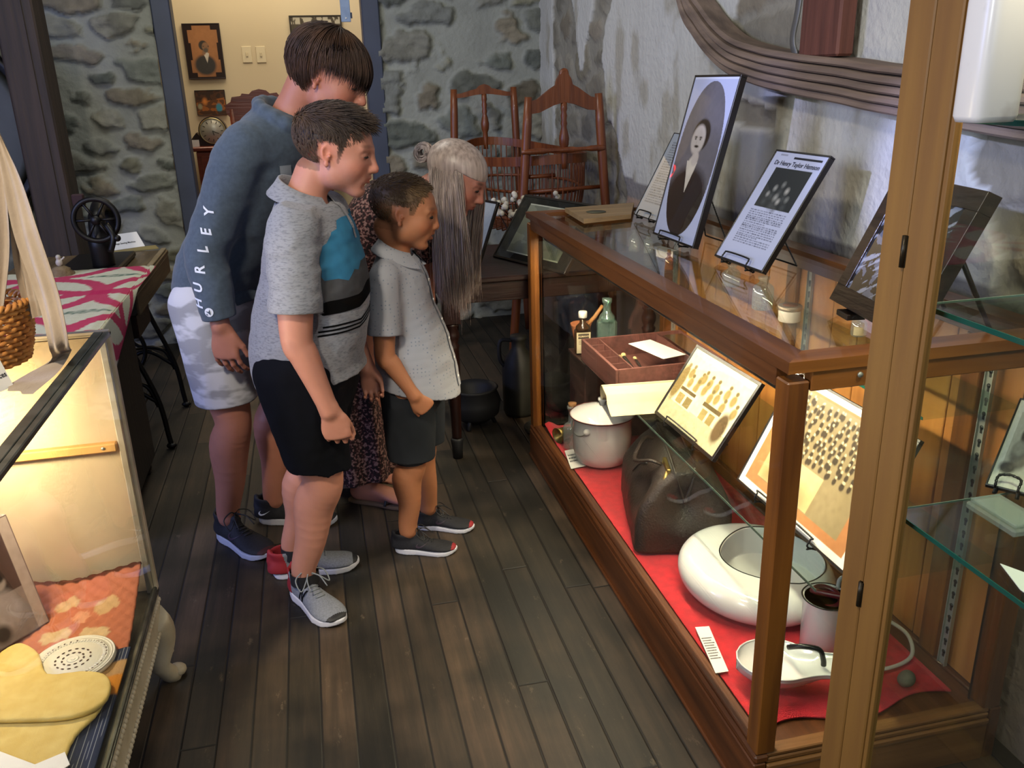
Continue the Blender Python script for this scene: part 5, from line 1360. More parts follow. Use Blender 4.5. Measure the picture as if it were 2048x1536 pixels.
for (h_, k_) in ((hR, kR), (hL, kL)): S.loft([h_ - UP * .01, h_ + (k_ - h_) * .5, h_ + (k_ - h_) * .9, k_ - UP * .03], [.060, .066, .064, .064], [.086, .084, .078, .076], rt, k=0.02, noise=wr2)
S.plane(V3(0.23, 2.6, 0.343), (0, 0, -1))
for (h_, k_) in ((hR, kR), (hL, kL)): S.loft([h_ + (k_ - h_) * .75, k_ - UP * .04], [.054, .056], [.066, .066], rt, op='-', k=0.003)
sh = sdf_obj('shorts', S, M_char, kid)
for (h_, k_) in ((hR, kR), (hL, kL)): MB().tube([k_ + UP * 0.02, k_ - UP * 0.012], [.056, .055], 24, caps=False).build('hem_lining', M_dark, sh)
for a_, t_, ft in ((aR, fdir(20), 'R'), (aL, fdir(20), 'L')):
    h_ = a_ - t_ * 0.052; h_[2] = 0
    shoe(kid, h_, h_ + t_, 0.212, M_blk, M_sole, foot=ft, toec=M_redh, lace=M_dark, mark=(swoosh(0.6), 0.46, 0.17, 1), markm=M_swp)

# ---------------------------------------------------------------- woman with long silver blonde hair
f = fdir(12); rt = np.cross(f, UP)
lady = thing('person', 'woman with long silver blonde hair in a maroon speckled dress, bending over the dark table', 'person', (0.12, 3.02, 0))
H = 0.225
hf = unit(fdir(26) * 0.86 - UP * 0.50)
fr = Frame((0.484, 2.94, 1.180), hf, UP * 0.86 + fdir(20) * 0.5)
pel = V3(0.085, 3.10, 0.86); ch = V3(0.255, 3.03, 1.055); nb = V3(0.365, 2.98, 1.135)
sR = V3(0.28, 2.875, 1.075); sL = V3(0.33, 3.16, 1.075); eR = V3(0.28, 2.93, 0.83); wR = V3(0.29, 2.95, 0.62); eL = V3(0.38, 3.13, 0.84); wL = V3(0.39, 3.11, 0.63)
hR = pel + rt * .09; hL = pel - rt * .09; kR = V3(0.13, 2.95, 0.46); kL = V3(0.11, 3.12, 0.46); aR = V3(0.085, 2.985, 0.07); aL = V3(0.03, 3.14, 0.07)
S = Sdf((-0.12, 2.70, 0.0), (0.70, 3.38, 1.40), 0.0042)
S.loft([pel - UP * .05, pel, pel + (ch - pel) * .5, ch, nb], [.14, .15, .12, .135, .045], [.11, .12, .10, .10, .045], rt)
leg(S, hR, kR, aR, fdir(30), [.09, .08, .056, .052, .034]); leg(S, hL, kL, aL, fdir(10), [.09, .08, .056, .052, .034])
arm(S, sR, eR, wR, [.044, .040, .034, .033, .024]); arm(S, sL, eL, wL, [.044, .040, .034, .033, .024])
hand(S, wR, V3(0.1, 0, -1), V3(0, -1, 0), V3(1, 0, 0), 0.165, curl=(18, 25, 20)); hand(S, wL, V3(0.1, 0, -1), V3(0, 1, 0), V3(1, 0, 0), 0.165, curl=(18, 25, 20))
S.loft([nb - f * .02, nb + (fr.p(0, -.05, -.1) - nb) * .5, fr.p(0, -0.05, -0.06)], [.050, .046, .048], [.050, .048, .052], rt, k=0.03)
head(S, fr, H)
for a_, t_ in ((aR, fdir(30)), (aL, fdir(10))):      # bare feet in sandals
    sd = np.cross(t_, UP)
    S.loft([a_ - t_ * .03 - UP * .03, a_ + t_ * .05 - UP * .022, a_ + t_ * .13 - UP * .038, a_ + t_ * .165 - UP * .045], [.028, .032, .042, .038], [.03, .030, .018, .014], sd, k=0.02)
    for i in range(5): S.cap(a_ + t_ * .165 + sd * (.032 - .016 * i) - UP * .048, a_ + t_ * (.198 - .006 * abs(i - 1)) + sd * (.034 - .017 * i) - UP * .052, .0095 - .0007 * i, .008, k=0.003)
SK4 = srgb('#b27a6a')
sdf_obj('body', S, M_skin, lady, colors=lambda V: face_color(V, fr, H, SK4, (*srgb('#3c2a22'), 1.0)))
eyes(fr, H, lady, openness=0.3, look=(0, 1, -0.6))
for a_, t_ in ((aR, fdir(30)), (aL, fdir(10))):
    sd = np.cross(t_, UP); sm = MB(); G = []
    for x, w in ((-.06, .022), (-.03, .033), (.05, .034), (.13, .046), (.19, .042), (.215, .02)):
        c = a_ + t_ * x; G.append([[*(c + sd * w)[:2], 0.002], [*(c + sd * w)[:2], 0.014], [*(c - sd * w)[:2], 0.014], [*(c - sd * w)[:2], 0.002]])
    sm.grid(np.array(G)); so = sm.build('sandal', mat('tan_sandal', '#5a4632', 0.7), lady)
    MB().tube(catmull([a_ + t_ * .10 + sd * .045 - UP * .058, a_ + t_ * .105 + sd * .02 - UP * .018, a_ + t_ * .105 - sd * .02 - UP * .018, a_ + t_ * .10 - sd * .045 - UP * .058], 5), 0.006, 8, flat=0.4).build('sandal_strap', M_dark, so)
# dress
def speckle():
    m, nt, b = _new('maroon_speckled_cloth'); N, L = nt.nodes.new, nt.links.new
    tc = N('ShaderNodeTexCoord'); n = N('ShaderNodeTexNoise'); n.inputs['Scale'].default_value = 105; n.inputs['Detail'].default_value = 2.0; L(tc.outputs['Object'], n.inputs['Vector'])
    rp = N('ShaderNodeValToRGB'); e = rp.color_ramp.elements; e[0].position = 0.44; e[0].color = (*srgb('#1a0f12'), 1); e[1].position = 0.60; e[1].color = (*srgb('#94746f'), 1)
    q = e.new(0.52); q.color = (*srgb('#4e2428'), 1)
    L(n.outputs['Fac'], rp.inputs[0]); L(rp.outputs[0], b.inputs['Base Color']); b.inputs['Roughness'].default_value = 0.85
    return m
wr1 = wrinkles(6, 0.008, (1, 1, 0.5), 55)
S = Sdf((-0.20, 2.66, 0.08), (0.48, 3.34, 1.24), 0.0048)
S.loft([pel - UP * .05, pel + UP * .02, pel + (ch - pel) * .5, ch + UP * .01, nb - f * .02], [.165, .165, .140, .158, .06], [.135, .135, .12, .120, .058], rt, noise=wr1)
fold = lambda P: 0.012 * np.sin(np.arctan2(P[..., 1] - 3.05, P[..., 0] - 0.10) * 11 + 2 * P[..., 2]) * np.clip((0.9 - P[..., 2]) / 0.5, 0, 1)
S.loft([pel - UP * .05, V3(0.08, 3.06, .60), V3(0.095, 3.05, .35), V3(0.10, 3.05, .06)], [.165, .175, .185, .20], [.135, .145, .145, .15], rt, k=0.03, noise=fold)
for (s_, e_) in ((sR, eR), (sL, eL)): sleeve(S, s_, e_, nb - f * .02, [.060, .066, .062, .060], .92, wr1, chan=.040)
S.plane(V3(0.1, 3.05, 0.125), unit(V3(0.05, 0, -1)))
S.loft([V3(0.1, 3.05, .05), V3(0.1, 3.05, .25)], [.18, .16], [.135, .12], rt, op='-', k=0.004)
sdf_obj('dress', S, speckle(), lady)
# hair: half tied up, the rest falling straight down on both sides of the face
def hairstreak():
    m, nt, b = _new('silver_blonde_hair'); N, L = nt.nodes.new, nt.links.new
    tc = N('ShaderNodeTexCoord'); mp = N('ShaderNodeMapping'); mp.inputs['Scale'].default_value = (90, 90, 4); L(tc.outputs['Object'], mp.inputs[0])
    n = N('ShaderNodeTexNoise'); n.inputs['Scale'].default_value = 1; n.inputs['Detail'].default_value = 4; L(mp.outputs[0], n.inputs['Vector'])
    rp = N('ShaderNodeValToRGB'); e = rp.color_ramp.elements; e[0].position = 0.3; e[0].color = (*srgb('#8f7f78'), 1); e[1].position = 0.7; e[1].color = (*srgb('#cbbab2'), 1)
    L(n.outputs['Fac'], rp.inputs[0]); L(rp.outputs[0], b.inputs['Base Color']); b.inputs['Roughness'].default_value = 0.38; b.inputs['Specular IOR Level'].default_value = 0.6
    return m
M_sil = hairstreak()
rs = np.random.RandomState(8); SS = []
ex = hair_cap(fr, H, lambda q, D: np.maximum(D - 0.035 * H, (np.where(q[..., 1] > 0.0, 0.16, -0.12) - q[..., 2]) * H), box=0.75)
bun = fr.p(0, -0.56 * H, 0.08 * H)
for i in range(900):          # crown hair drawn back into the knot
    az = rs.uniform(-1.9, 1.9); t = rs.uniform(0.9, 1.25); x0, y0, z0 = 0.33 * math.sin(t) * math.sin(az), 0.44 * math.sin(t) * math.cos(az) - 0.07, 0.345 * math.cos(t) + 0.155
    path = []
    for k in range(9):
        u = k / 8; p = np.array([x0 * (1 - u), y0 + (-0.54 - y0) * u, z0 + (0.08 - z0) * u]); c = np.array([0, -0.07, 0.155]); v = p - c
        e = math.sqrt((v[0] / .335) ** 2 + (v[1] / .445) ** 2 + (v[2] / .355) ** 2); R0 = 1.06 + rs.normal(0, .012)
        if e < R0: p = c + v / max(e, .3) * R0
        path.append(fr.p(*(p * H)))
    SS.append(path)
for i in range(260):          # knot and loose tuft
    a = rs.uniform(0, 2 * PI); r0 = rs.uniform(.3, 1) * 0.036; path = []; tilt = rs.normal(0, .3)
    for k in range(9):
        b_ = a + 4.0 * k / 8; path.append(bun + fr.s * (0.018 * math.sin(b_ + tilt * 4)) + fr.u * (r0 * math.sin(b_)) - fr.f * (0.016 + r0 * .8 * math.cos(b_)))
    SS.append(path)
strands('tied_hair', SS, 0.0013, M_sil, lady, extra=ex)
SS = []
for i in range(2200):         # curtains of straight hair
    sd = 1 if i % 3 else -1
    az = (rs.uniform(1.42, 2.7) if sd > 0 else rs.uniform(0.7, 2.3)) * sd; t = rs.uniform(1.02, 1.5)
    x0, y0, z0 = 0.34 * math.sin(t) * math.sin(az), 0.455 * math.sin(t) * math.cos(az) - 0.07, 0.35 * math.cos(t) + 0.155
    p = fr.p(x0 * H, y0 * H, z0 * H); n_ = unit(p - fr.p(0, -.07 * H, .1 * H)); end = 0.768 + rs.normal(0, 0.028) + 0.05 * max(0, abs(az) - 1.5) + (0.02 if sd < 0 else 0)
    tx = (0.475 if sd > 0 else 0.48) + 0.085 * math.cos(az) + rs.normal(0, .010); ty = (2.865 if sd > 0 else 3.045) + 0.02 * math.sin(i) + rs.normal(0, .010); path = []
    for k in range(12):
        u = k / 11; z = p[2] + (end - p[2]) * u; e = 1 - (1 - u) ** 2.2
        bulge = 0.020 * math.sin(min(1, u * 3) * PI / 2)
        q = np.array([p[0] + (tx - p[0]) * e * 0.8, p[1] + (ty - p[1]) * e * .8, z]) + n_ * np.array([1, 1, 0]) * bulge * (1 - .5 * u)
        q[0] += 0.004 * math.sin(u * 6 + i * 0.01 + az * 3); path.append(q)
    SS.append(path)
strands('long_hair', SS, 0.0016, M_sil, lady, squash=0.8)
# ================================================================== PICTURES: pigment on finely divided sheets
M_print = paint_mat('photographic_print', 0.55, 0.3)
M_gloss = paint_mat('glazed_photograph', 0.25, 0.3, coat=1.0)
M_gloss.node_tree.nodes['Principled BSDF'].inputs['Coat Roughness'].default_value = 0.012
def canvas(w, h, col): return np.tile(np.array(srgb(col) if isinstance(col, str) else col, float), (h, w, 1))
def uvgrid(w, h): return np.meshgrid((np.arange(w) + .5) / w, (np.arange(h) + .5) / h)     # u right, v down
def blend(I, m, c): m = np.clip(m, 0, 1)[..., None]; return I * (1 - m) + np.array(srgb(c) if isinstance(c, str) else c) * m
def eblob(I, cx, cy, rx, ry, c, soft=0.12, a=1.0, asp=1.0):
    h, w = I.shape[:2]; U, V = uvgrid(w, h); d = np.sqrt(((U - cx) / rx) ** 2 + ((V - cy) / ry) ** 2); return blend(I, a * (1 - (d - 1 + soft) / soft), c)
def rect(I, x0, y0, x1, y1, c, a=1.0):
    h, w = I.shape[:2]; I = I.copy(); s = (slice(max(0, int(y0 * h)), max(0, int(y1 * h))), slice(max(0, int(x0 * w)), max(0, int(x1 * w)))); I[s] = I[s] * (1 - a) + np.array(srgb(c)) * a; return I
def grain(I, s=1.0, amt=0.1, seed=0):
    h, w = I.shape[:2]; U, V = uvgrid(w, h); n = fbm(np.stack([U * w * .12 * s, V * h * .12 * s, U * 0 + seed], -1), 3) - .5; return np.clip(I * (1 + amt * 4 * n[..., None]), 0, 1.2)
def portrait(w, h, bg, skin, coat, hair, shirt='#c8c2b4', oval=None, mat_=None, soft=.2, cy=.34, s=1.0, turn=-.03, beard=None):
    I = canvas(w, h, bg); U, V = uvgrid(w, h)
    I = I * (1.15 - 0.5 * ((U - .5) ** 2 + (V - .4) ** 2) * 1.6)[..., None]
    A = w / h; eb = globals()['eblob']
    def eblob(I, x, y, rx, ry, *a): return eb(I, x, cy + (y - cy) * A, rx, ry * A, *a)
    I = eblob(I, .5, cy + .56 * s, .42 * s, .34 * s, coat, .25); I = eblob(I, .5 + turn, cy + .26 * s, .09 * s, .10 * s, shirt, .3)
    tri = (np.abs(U - .5 - turn) < (cy + .50 * s * A - V) * .35 / A) & (V > cy + .22 * s * A) & (V < cy + .50 * s * A); I = blend(I, tri * .9, shirt)
    I = eblob(I, .5, cy + .19 * s, .075 * s, .08 * s, skin, .3)
    I = eblob(I, .5, cy - .015 * s, .17 * s, .155 * s, hair, .15); I = eblob(I, .5 + turn, cy + .025 * s, .135 * s, .145 * s, skin, .2)
    I = eblob(I, .44 + turn, cy + .005 * s, .04 * s, .014 * s, hair, .6, .7); I = eblob(I, .56 + turn * 1.3, cy + .005 * s, .04 * s, .014 * s, hair, .6, .7)
    I = eblob(I, .44 + turn, cy + .022 * s, .022 * s, .012 * s, '#1c1815', .6, .8); I = eblob(I, .56 + turn * 1.3, cy + .022 * s, .022 * s, .012 * s, '#1c1815', .6, .8)
    I = eblob(I, .50 + turn * 1.6, cy + .055 * s, .02 * s, .03 * s, tuple(v * .7 for v in srgb(skin)), .8, .6)
    if beard: I = eblob(I, .50 + turn, cy + .13 * s, .10 * s, .085 * s, beard, .4)
    else: I = eblob(I, .50 + turn, cy + .085 * s, .055 * s, .016 * s, hair, .5, .9)
    return grain(I, 1, .05)
def textlines(I, x0, y0, x1, y1, n, c='#3a3d48', seed=1, wgt=.55):
    r = np.random.RandomState(seed); h, w = I.shape[:2]
    for k in range(n):
        y = y0 + (y1 - y0) * (k + .2) / n; x = x0; end = x1 if (k + 1) % 7 else x0 + (x1 - x0) * .6
        while x < end: l = r.uniform(.015, .06); I = rect(I, x, y, min(x + l, end), y + (y1 - y0) / n * wgt, c, r.uniform(.45, .8)); x += l + .012
    return I
def sheet(name, I, o, ex, ey, parent, m=M_print, off=None):
    """I rows run down; o is the lower left corner, ex/ey the full width and height vectors"""
    h, w = I.shape[:2]; u, v = np.meshgrid(np.linspace(0, 1, w), np.linspace(1, 0, h))
    G = np.asarray(o) + u[..., None] * np.asarray(ex) + v[..., None] * np.asarray(ey)
    idx = np.arange(h * w).reshape(h, w); F = np.stack([idx[:-1, :-1], idx[1:, :-1], idx[1:, 1:], idx[:-1, 1:]], -1).reshape(-1, 4)
    return link_mesh(name, G.reshape(-1, 3), F, m, parent, False, I.reshape(-1, 3))
class Slab:
    """a leaning flat frame: o lower left front corner, ex to the right, ey up the face, en out of the face"""
    def __init__(s, o, ex, ey, w, h, t=0.014):
        s.o = np.asarray(o, float); s.ex = unit(ex); ey = np.asarray(ey, float); s.ey = unit(ey - ey.dot(s.ex) * s.ex); s.en = np.cross(s.ex, s.ey); s.w = w; s.h = h; s.t = t
        s.R = np.stack([s.ex, s.ey, s.en], 1)
    def p(s, a, b, c=0.): return s.o + a * s.ex + b * s.ey + c * s.en
    def bar(s, m, a0, b0, a1, b1, c0, c1, bev=.0008): m.obox(s.p((a0 + a1) / 2, (b0 + b1) / 2, (c0 + c1) / 2), ((a1 - a0) / 2, (b1 - b0) / 2, (c1 - c0) / 2), s.R, bev)
def picture_frame(name, label, cat, sl, I, fm, bw=0.008, group=None, m=M_gloss, depth=None, back='#3a3128', lip=.002):
    t = sl.t; root = thing(name, label, cat, sl.p(sl.w / 2, 0, -t / 2), group)
    for (a0, b0, a1, b1) in ((0, 0, sl.w, bw), (0, sl.h - bw, sl.w, sl.h), (0, bw, bw, sl.h - bw), (sl.w - bw, bw, sl.w, sl.h - bw)):
        q = MB(); sl.bar(q, a0, b0, a1, b1, -t, 0); q.build('frame_side', fm, root)
    q = MB(); sl.bar(q, bw * .6, bw * .6, sl.w - bw * .6, sl.h - bw * .6, -t + .001, -lip - .002, 0); q.build('backing', mat('backing_board', back, .8), root)
    sheet('picture', I, sl.p(bw, bw, -lip), sl.ex * (sl.w - 2 * bw), sl.ey * (sl.h - 2 * bw), root, m)
    return root
M_frame = mat('black_frame', '#15110f', 0.35); M_wire = mat('black_wrought_wire', '#0b0b0c', 0.4, metal=0.3)
def twist(m, pts, r=0.0024, n=7):
    """twisted wire: beaded radius along a smooth path"""
    P = np.asarray(pts, float); L = np.linalg.norm(np.diff(P, axis=0), axis=1).sum(); K = max(8, int(L / 0.0022)); s = np.concatenate([[0], np.cumsum(np.linalg.norm(np.diff(P, axis=0), axis=1))]); t = np.linspace(0, s[-1], K)
    Q = np.stack([np.interp(t, s, P[:, k]) for k in range(3)], 1); rr = r * (0.82 + 0.30 * (np.arange(K) % 3 == 1)); m.tube(Q, rr, n)
def easel(sl, zt, label, cx=None, spread=0.5, back=0.13, top=0.45):
    """wire easel holding slab sl on a surface at height zt"""
    w = sl.w; root = thing('wire_easel', label, 'easel', (sl.p(w / 2, 0)[0], sl.p(w / 2, 0)[1], zt))
    a0, a1 = w * (.5 - spread / 2), w * (.5 + spread / 2); d = 0.004; T = sl.t
    cl = MB()      # front lip loop: under the frame, forwards and up, with a crossing bar
    lp = [sl.p(a0, -d, -T - d), sl.p(a0, -d, .010), sl.p(a0, .014, .012), sl.p(a0 + .012, .020, .012), sl.p(a1 - .012, .020, .012), sl.p(a1, .014, .012), sl.p(a1, -d, .010), sl.p(a1, -d, -T - d)]
    twist(cl, catmull(lp, 5)); cl.build('lip', M_wire, root)
    up = MB(); ht = sl.h * top
    for a in (a0, a1): twist(up, [sl.p(a, -d, -T - d), sl.p(w * .5 + (a - w * .5) * .25, ht, -T - d)])
    up.build('upright', M_wire, root)
    bl = MB(); hz = np.array([sl.en[0], sl.en[1], 0]); hz = unit(hz)
    P0 = sl.p(w * .5, ht, -T - d); f1 = sl.p(a0, -d, -T) - hz * back; f2 = sl.p(a1, -d, -T) - hz * back; f1[2] = f2[2] = zt + .0035
    twist(bl, [P0 + sl.ex * -.01, f1]); twist(bl, [f1, f2]); twist(bl, [P0 + sl.ex * .01, f2]); bl.build('back_leg', M_wire, root)
    for a in (a0, a1):
        g = sl.p(a, -d, .004); g2 = g + hz * .006; g2[2] = zt + .0035; p = sl.p(a, -d, -T - d); p2 = p.copy(); p2[2] = zt + .0035
        ft = MB(); twist(ft, [g, g2, p2, p]); ft.build('foot', M_wire, root)
    return root
ZTOP = ZT if 'ZT' in globals() else 1.012
def slab_from_px(bl, br, z, h_len, tilt_top=None, x=None, t=0.014, tl=None):
    """lower corners on a horizontal surface at height z from two sight lines, leaning back towards a third"""
    A = PZ(*bl, z); B = PZ(*br, z); ex = B - A; w = np.linalg.norm(ex); ex /= w
    hn = unit(np.cross(ex, UP))          # horizontal, pointing out of the face (towards the viewer)
    return A, ex, w, hn
# ================================================================== THINGS ON AND IN THE OAK CASE
def slab_solve(bl, br, tl, z, t=0.014):
    A = PZ(*bl, z); B = PZ(*br, z); ex = B - A; w = np.linalg.norm(ex); ex /= w
    v = _ray(*tl); k = (A - EYE).dot(ex) / v.dot(ex); T = EYE + v * k; ey = T - A
    return Slab(A, ex, ey, w, np.linalg.norm(ey), t)
def lift(sl, z): return sl
# tall portrait
sl = slab_solve((1305, 467), (1385, 497), (1390, 150), 1.022, t=0.020)
w_, h_ = 150, 270
I = portrait(w_, h_, '#5f5e64', '#b5aea6', '#241f1e', '#1f1a18', cy=.36, s=1.25, turn=-.04)
U_, V_ = uvgrid(w_, h_); ov = ((U_ - .5) / .46) ** 2 + (np.abs(V_ - .5) / .475) ** 2.4
I = blend(I, (V_ > .72) * np.clip((V_ - .72) * 5, 0, 1) * .9, '#2c211c')
I = blend(I, (ov > 1) * 1.0, '#aeb6d2'); I[0:4] = srgb('#c9cfe2')
picture_frame('portrait_frame', 'tallest black frame on the oak case, oval portrait of a moustached man', 'picture frame', sl, I, M_frame, 0.006)
easel(sl, 1.0125, 'black wire easel holding the tall oval portrait')
# article
sl = slab_solve((1428, 511), (1523, 545), (1553, 298), 1.022, t=0.016)
I = canvas(150, 206, '#b3bad4'); I = rect(I, .40, .035, .93, .055, '#20222c'); I = rect(I, .12, .022, .26, .034, '#7b8090', .7)
I = rect(I, .17, .145, .87, .50, '#2b2f31')
for k, (x, y, r) in enumerate(((.38, .32, .05), (.50, .28, .05), (.62, .33, .055), (.48, .40, .06), (.70, .40, .05), (.56, .43, .05), (.30, .38, .045))): I = eblob(I, x, y, r, r * .8, ('#9a9c98', '#7c7f7c', '#b0b0aa')[k % 3], .8, .8); I = eblob(I, x, y + .07, r * 1.4, r, '#4b4f50', .8, .6)
I = textlines(I, .15, .53, .87, .84, 17, '#3b4052', 4)
I[:, :, :] = np.clip(I, 0, 1)
pf = picture_frame('article_frame', 'black frame with a printed page, headed Dr Henry Taylor Hemson', 'picture frame', sl, I, M_frame, 0.005)
me = text_mesh('Dr Henry Taylor Hemson', 0.0185, bold=0.0002); V = np.array([v.co[:] for v in me.vertices]); F = [list(p.vertices) for p in me.polygons]
P3 = np.array([sl.p(sl.w * .52 + v[0], sl.h * .888 + v[1], -.0008) for v in V]); link_mesh('heading', P3, F, mat('ink', '#23263a', .7), pf, False)
easel(sl, 1.0125, 'black wire easel holding the printed page')
# text sheet behind
sl = slab_solve((1267, 428), (1303, 440), (1348, 265), 1.022, t=0.010); sl.w = 0.20
I = canvas(110, 170, '#9fa8b4'); I = textlines(I, .14, .10, .86, .84, 26, '#3b404c', 9); 
picture_frame('text_frame', 'thin framed page of small print, partly behind the tall portrait', 'picture frame', sl, I, M_frame, 0.003)
easel(sl, 1.0125, 'black wire easel under the thin page of small print')
# dark frame leaning near the cabinet post
sl = slab_solve((1658, 597), (1806, 680), (1795, 345), 1.030, t=0.030)
I = canvas(150, 140, '#15171c'); U_, V_ = uvgrid(150, 140)
I = blend(I, (fbm(np.stack([U_ * 9, V_ * 9, U_ * 0 + 3], -1), 4) > .52) * .8 * (V_ > .15), '#5b6270'); I = blend(I, (fbm(np.stack([U_ * 16 + V_ * 20, V_ * 6, U_ * 0 + 7], -1), 3) > .60) * .6, '#9aa2b0')
M_dframe = wood('dark_walnut_frame', '#140e0b', '#2a1d16', axis=1, scale=4, rough=.3, coat=.2)
picture_frame('walnut_frame', 'wide dark walnut frame with a dim picture, beside the pale cabinet post', 'picture frame', sl, I, M_dframe, 0.038, lip=.004)
hz = unit(np.array([sl.en[0], sl.en[1], 0]))
t = thing('frame_stand', 'dark wooden stand behind the walnut frame', 'stand', sl.p(sl.w / 2, 0, -.1))
for a in (.25, .75):
    top = sl.p(sl.w * a, sl.h * .7, -.034); ft = top - hz * .10; ft[2] = 1.018; MB().tube([top, ft], 0.005, 6).build('prop', M_dframe, t)
for a in (.25, .75):
    b_ = sl.p(sl.w * a, 0, -.015); MB().obox(b_ + V3(0, 0, -.009), (.025, .02, .006), np.stack([sl.ex, hz, UP], 1), .001).build('foot_block', M_dframe, t)
# board lying at the far end
m = MB(); q = [PZ(1130, 424, 1.013), PZ(1268, 413, 1.013), PZ(1262, 437, 1.013), PZ(1168, 447, 1.013)]
m.prism([(p[0], p[1]) for p in q], (0, 0, 1.0125), (1, 0, 0), (0, 1, 0), (0, 0, 1), .016)
tag_o = thing('wooden_board', 'small worn wooden board with a round hollow, on the far end of the oak case', 'board', (q[0] + q[2]) / 2)
m.build('board', wood('worn_board', '#7c6549', '#a08560', axis=0, scale=3, rough=.6), tag_o)
c_ = PZ(1192, 424, 1.029); MB().lathe([(0, 0), (.030, 0), (.036, .001), (.036, .0015)], c_, 28).build('hollow', mat('hollow_dark', '#4c4a38', .6), tag_o)

# ---- on the glass shelf
ZF = 0.4885
_s = [o for o in case.children if o.name.startswith('glass_shelf')][0]
sl = slab_solve((1308, 825), (1423, 922), (1394, 688), 0.5, t=0.014)
I = canvas(160, 110, '#c4bda0'); U_, V_ = uvgrid(160, 110)
def crowd(I, y0, y1, n, rows, c1, c2, sz, seed):
    r = np.random.RandomState(seed)
    for j in range(rows):
        for i in range(n):
            x = .06 + .88 * (i + .5 * (j % 2) + r.uniform(-.45, .45)) / n; y = y0 + (y1 - y0) * j / max(1, rows - 1) + r.uniform(-.6, .6) * sz
            I = eblob(I, x, y + sz * 1.6, sz * .75, sz * 1.5, c1, .3, .85); I = eblob(I, x, y, sz * .42, sz * .55, c2, .3, .95)
    return I
I = rect(I, .0, .74, 1, 1, '#aaa484'); I = crowd(I, .22, .34, 8, 2, '#8b7a4c', '#6e5f3a', .062, 3); I = rect(I, .08, .50, .42, .76, '#cdc6a6'); I = rect(I, .12, .52, .38, .57, '#5c4e33'); I = rect(I, .14, .60, .24, .74, '#8f7f52'); I = rect(I, .27, .60, .37, .74, '#786a44')
I = rect(I, .52, .52, .80, .58, '#5c4e33'); I = rect(I, .55, .60, .64, .74, '#8f7f52'); I = rect(I, .67, .60, .76, .74, '#857648'); I = eblob(I, .05, .50, .08, .30, '#7a6840', .3, .9); I = eblob(I, .88, .68, .09, .24, '#5a4a33', .3, .9)
I = blend(I, (V_ < .06 + .05 * fbm(np.stack([U_ * 9, V_ * 0, U_ * 0], -1), 2)) * .9, '#e4dba8')
picture_frame('group_photograph', 'black framed sepia photograph of a group before a shop, on the inner glass shelf', 'picture frame', sl, grain(I, 1.5, .08), M_frame, 0.010)
easel(sl, 0.4908, 'small black wire easel under the group photograph', back=.09)
sl = slab_solve((1472, 959), (1685, 1148), (1591, 739), 0.5, t=0.012)
I = canvas(190, 140, '#ded7cc'); I = rect(I, .045, .055, .955, .945, '#a8744a'); I = rect(I, .13, .13, .87, .87, '#a08a5a'); U_, V_ = uvgrid(190, 140)
I2 = crowd(canvas(190, 140, '#8a7c5c'), .10, .50, 21, 8, '#40382c', '#c4b996', .022, 12); I2 = rect(I2, 0, .58, .6, .87, '#bdae7c'); I2 = eblob(I2, .35, .8, .3, .15, '#7a6238', .6, .7)
msk = ((U_ > .13) & (U_ < .87) & (V_ > .07) & (V_ < .87)); I = np.where(msk[..., None], I2, I)
picture_frame('crowd_photograph', 'large white-edged sepia photograph of a seated crowd, behind the near case post', 'picture frame', sl, grain(I, 1.5, .06), M_frame, 0.006)
easel(sl, 0.4908, 'small black wire easel under the crowd photograph', back=.08)
# scroll of paper
M_paper = mat('old_paper', '#d9c8a0', .8, col2='#cdb98c', scale=5)
def scroll():
    t = thing('paper_scroll', 'partly unrolled cream paper scroll hanging over the glass shelf edge above the pot', 'scroll', (1.0, 2.46, 0.497))
    c = V3(0.985, 2.49, 0.525); d = unit(V3(.99, -.1, 0.0)); s = np.cross(d, UP)
    # cross-section: spiral then a sheet running off towards the camera
    prof = []
    for a in np.linspace(0, 2.2 * 2 * PI, 60): r = .020 + .0014 * a / PI; prof.append((r * math.cos(a), r * math.sin(a)))
    x, y = prof[-1]; e = prof[-1]
    for k in range(1, 14): prof.append((e[0] + .0095 * k, e[1] - .020 * math.sin(k / 13 * PI / 2) - .003 * k * (k > 6)))
    G = np.array([[c + d * (u - .13) + s * p[0] * (1) + UP * (p[1] + .0) for p in prof] for u in np.linspace(0, .30, 12)])
    G[..., 2] = np.maximum(G[..., 2], .4915)
    MB().grid(G).build('paper', M_paper, t)
scroll()
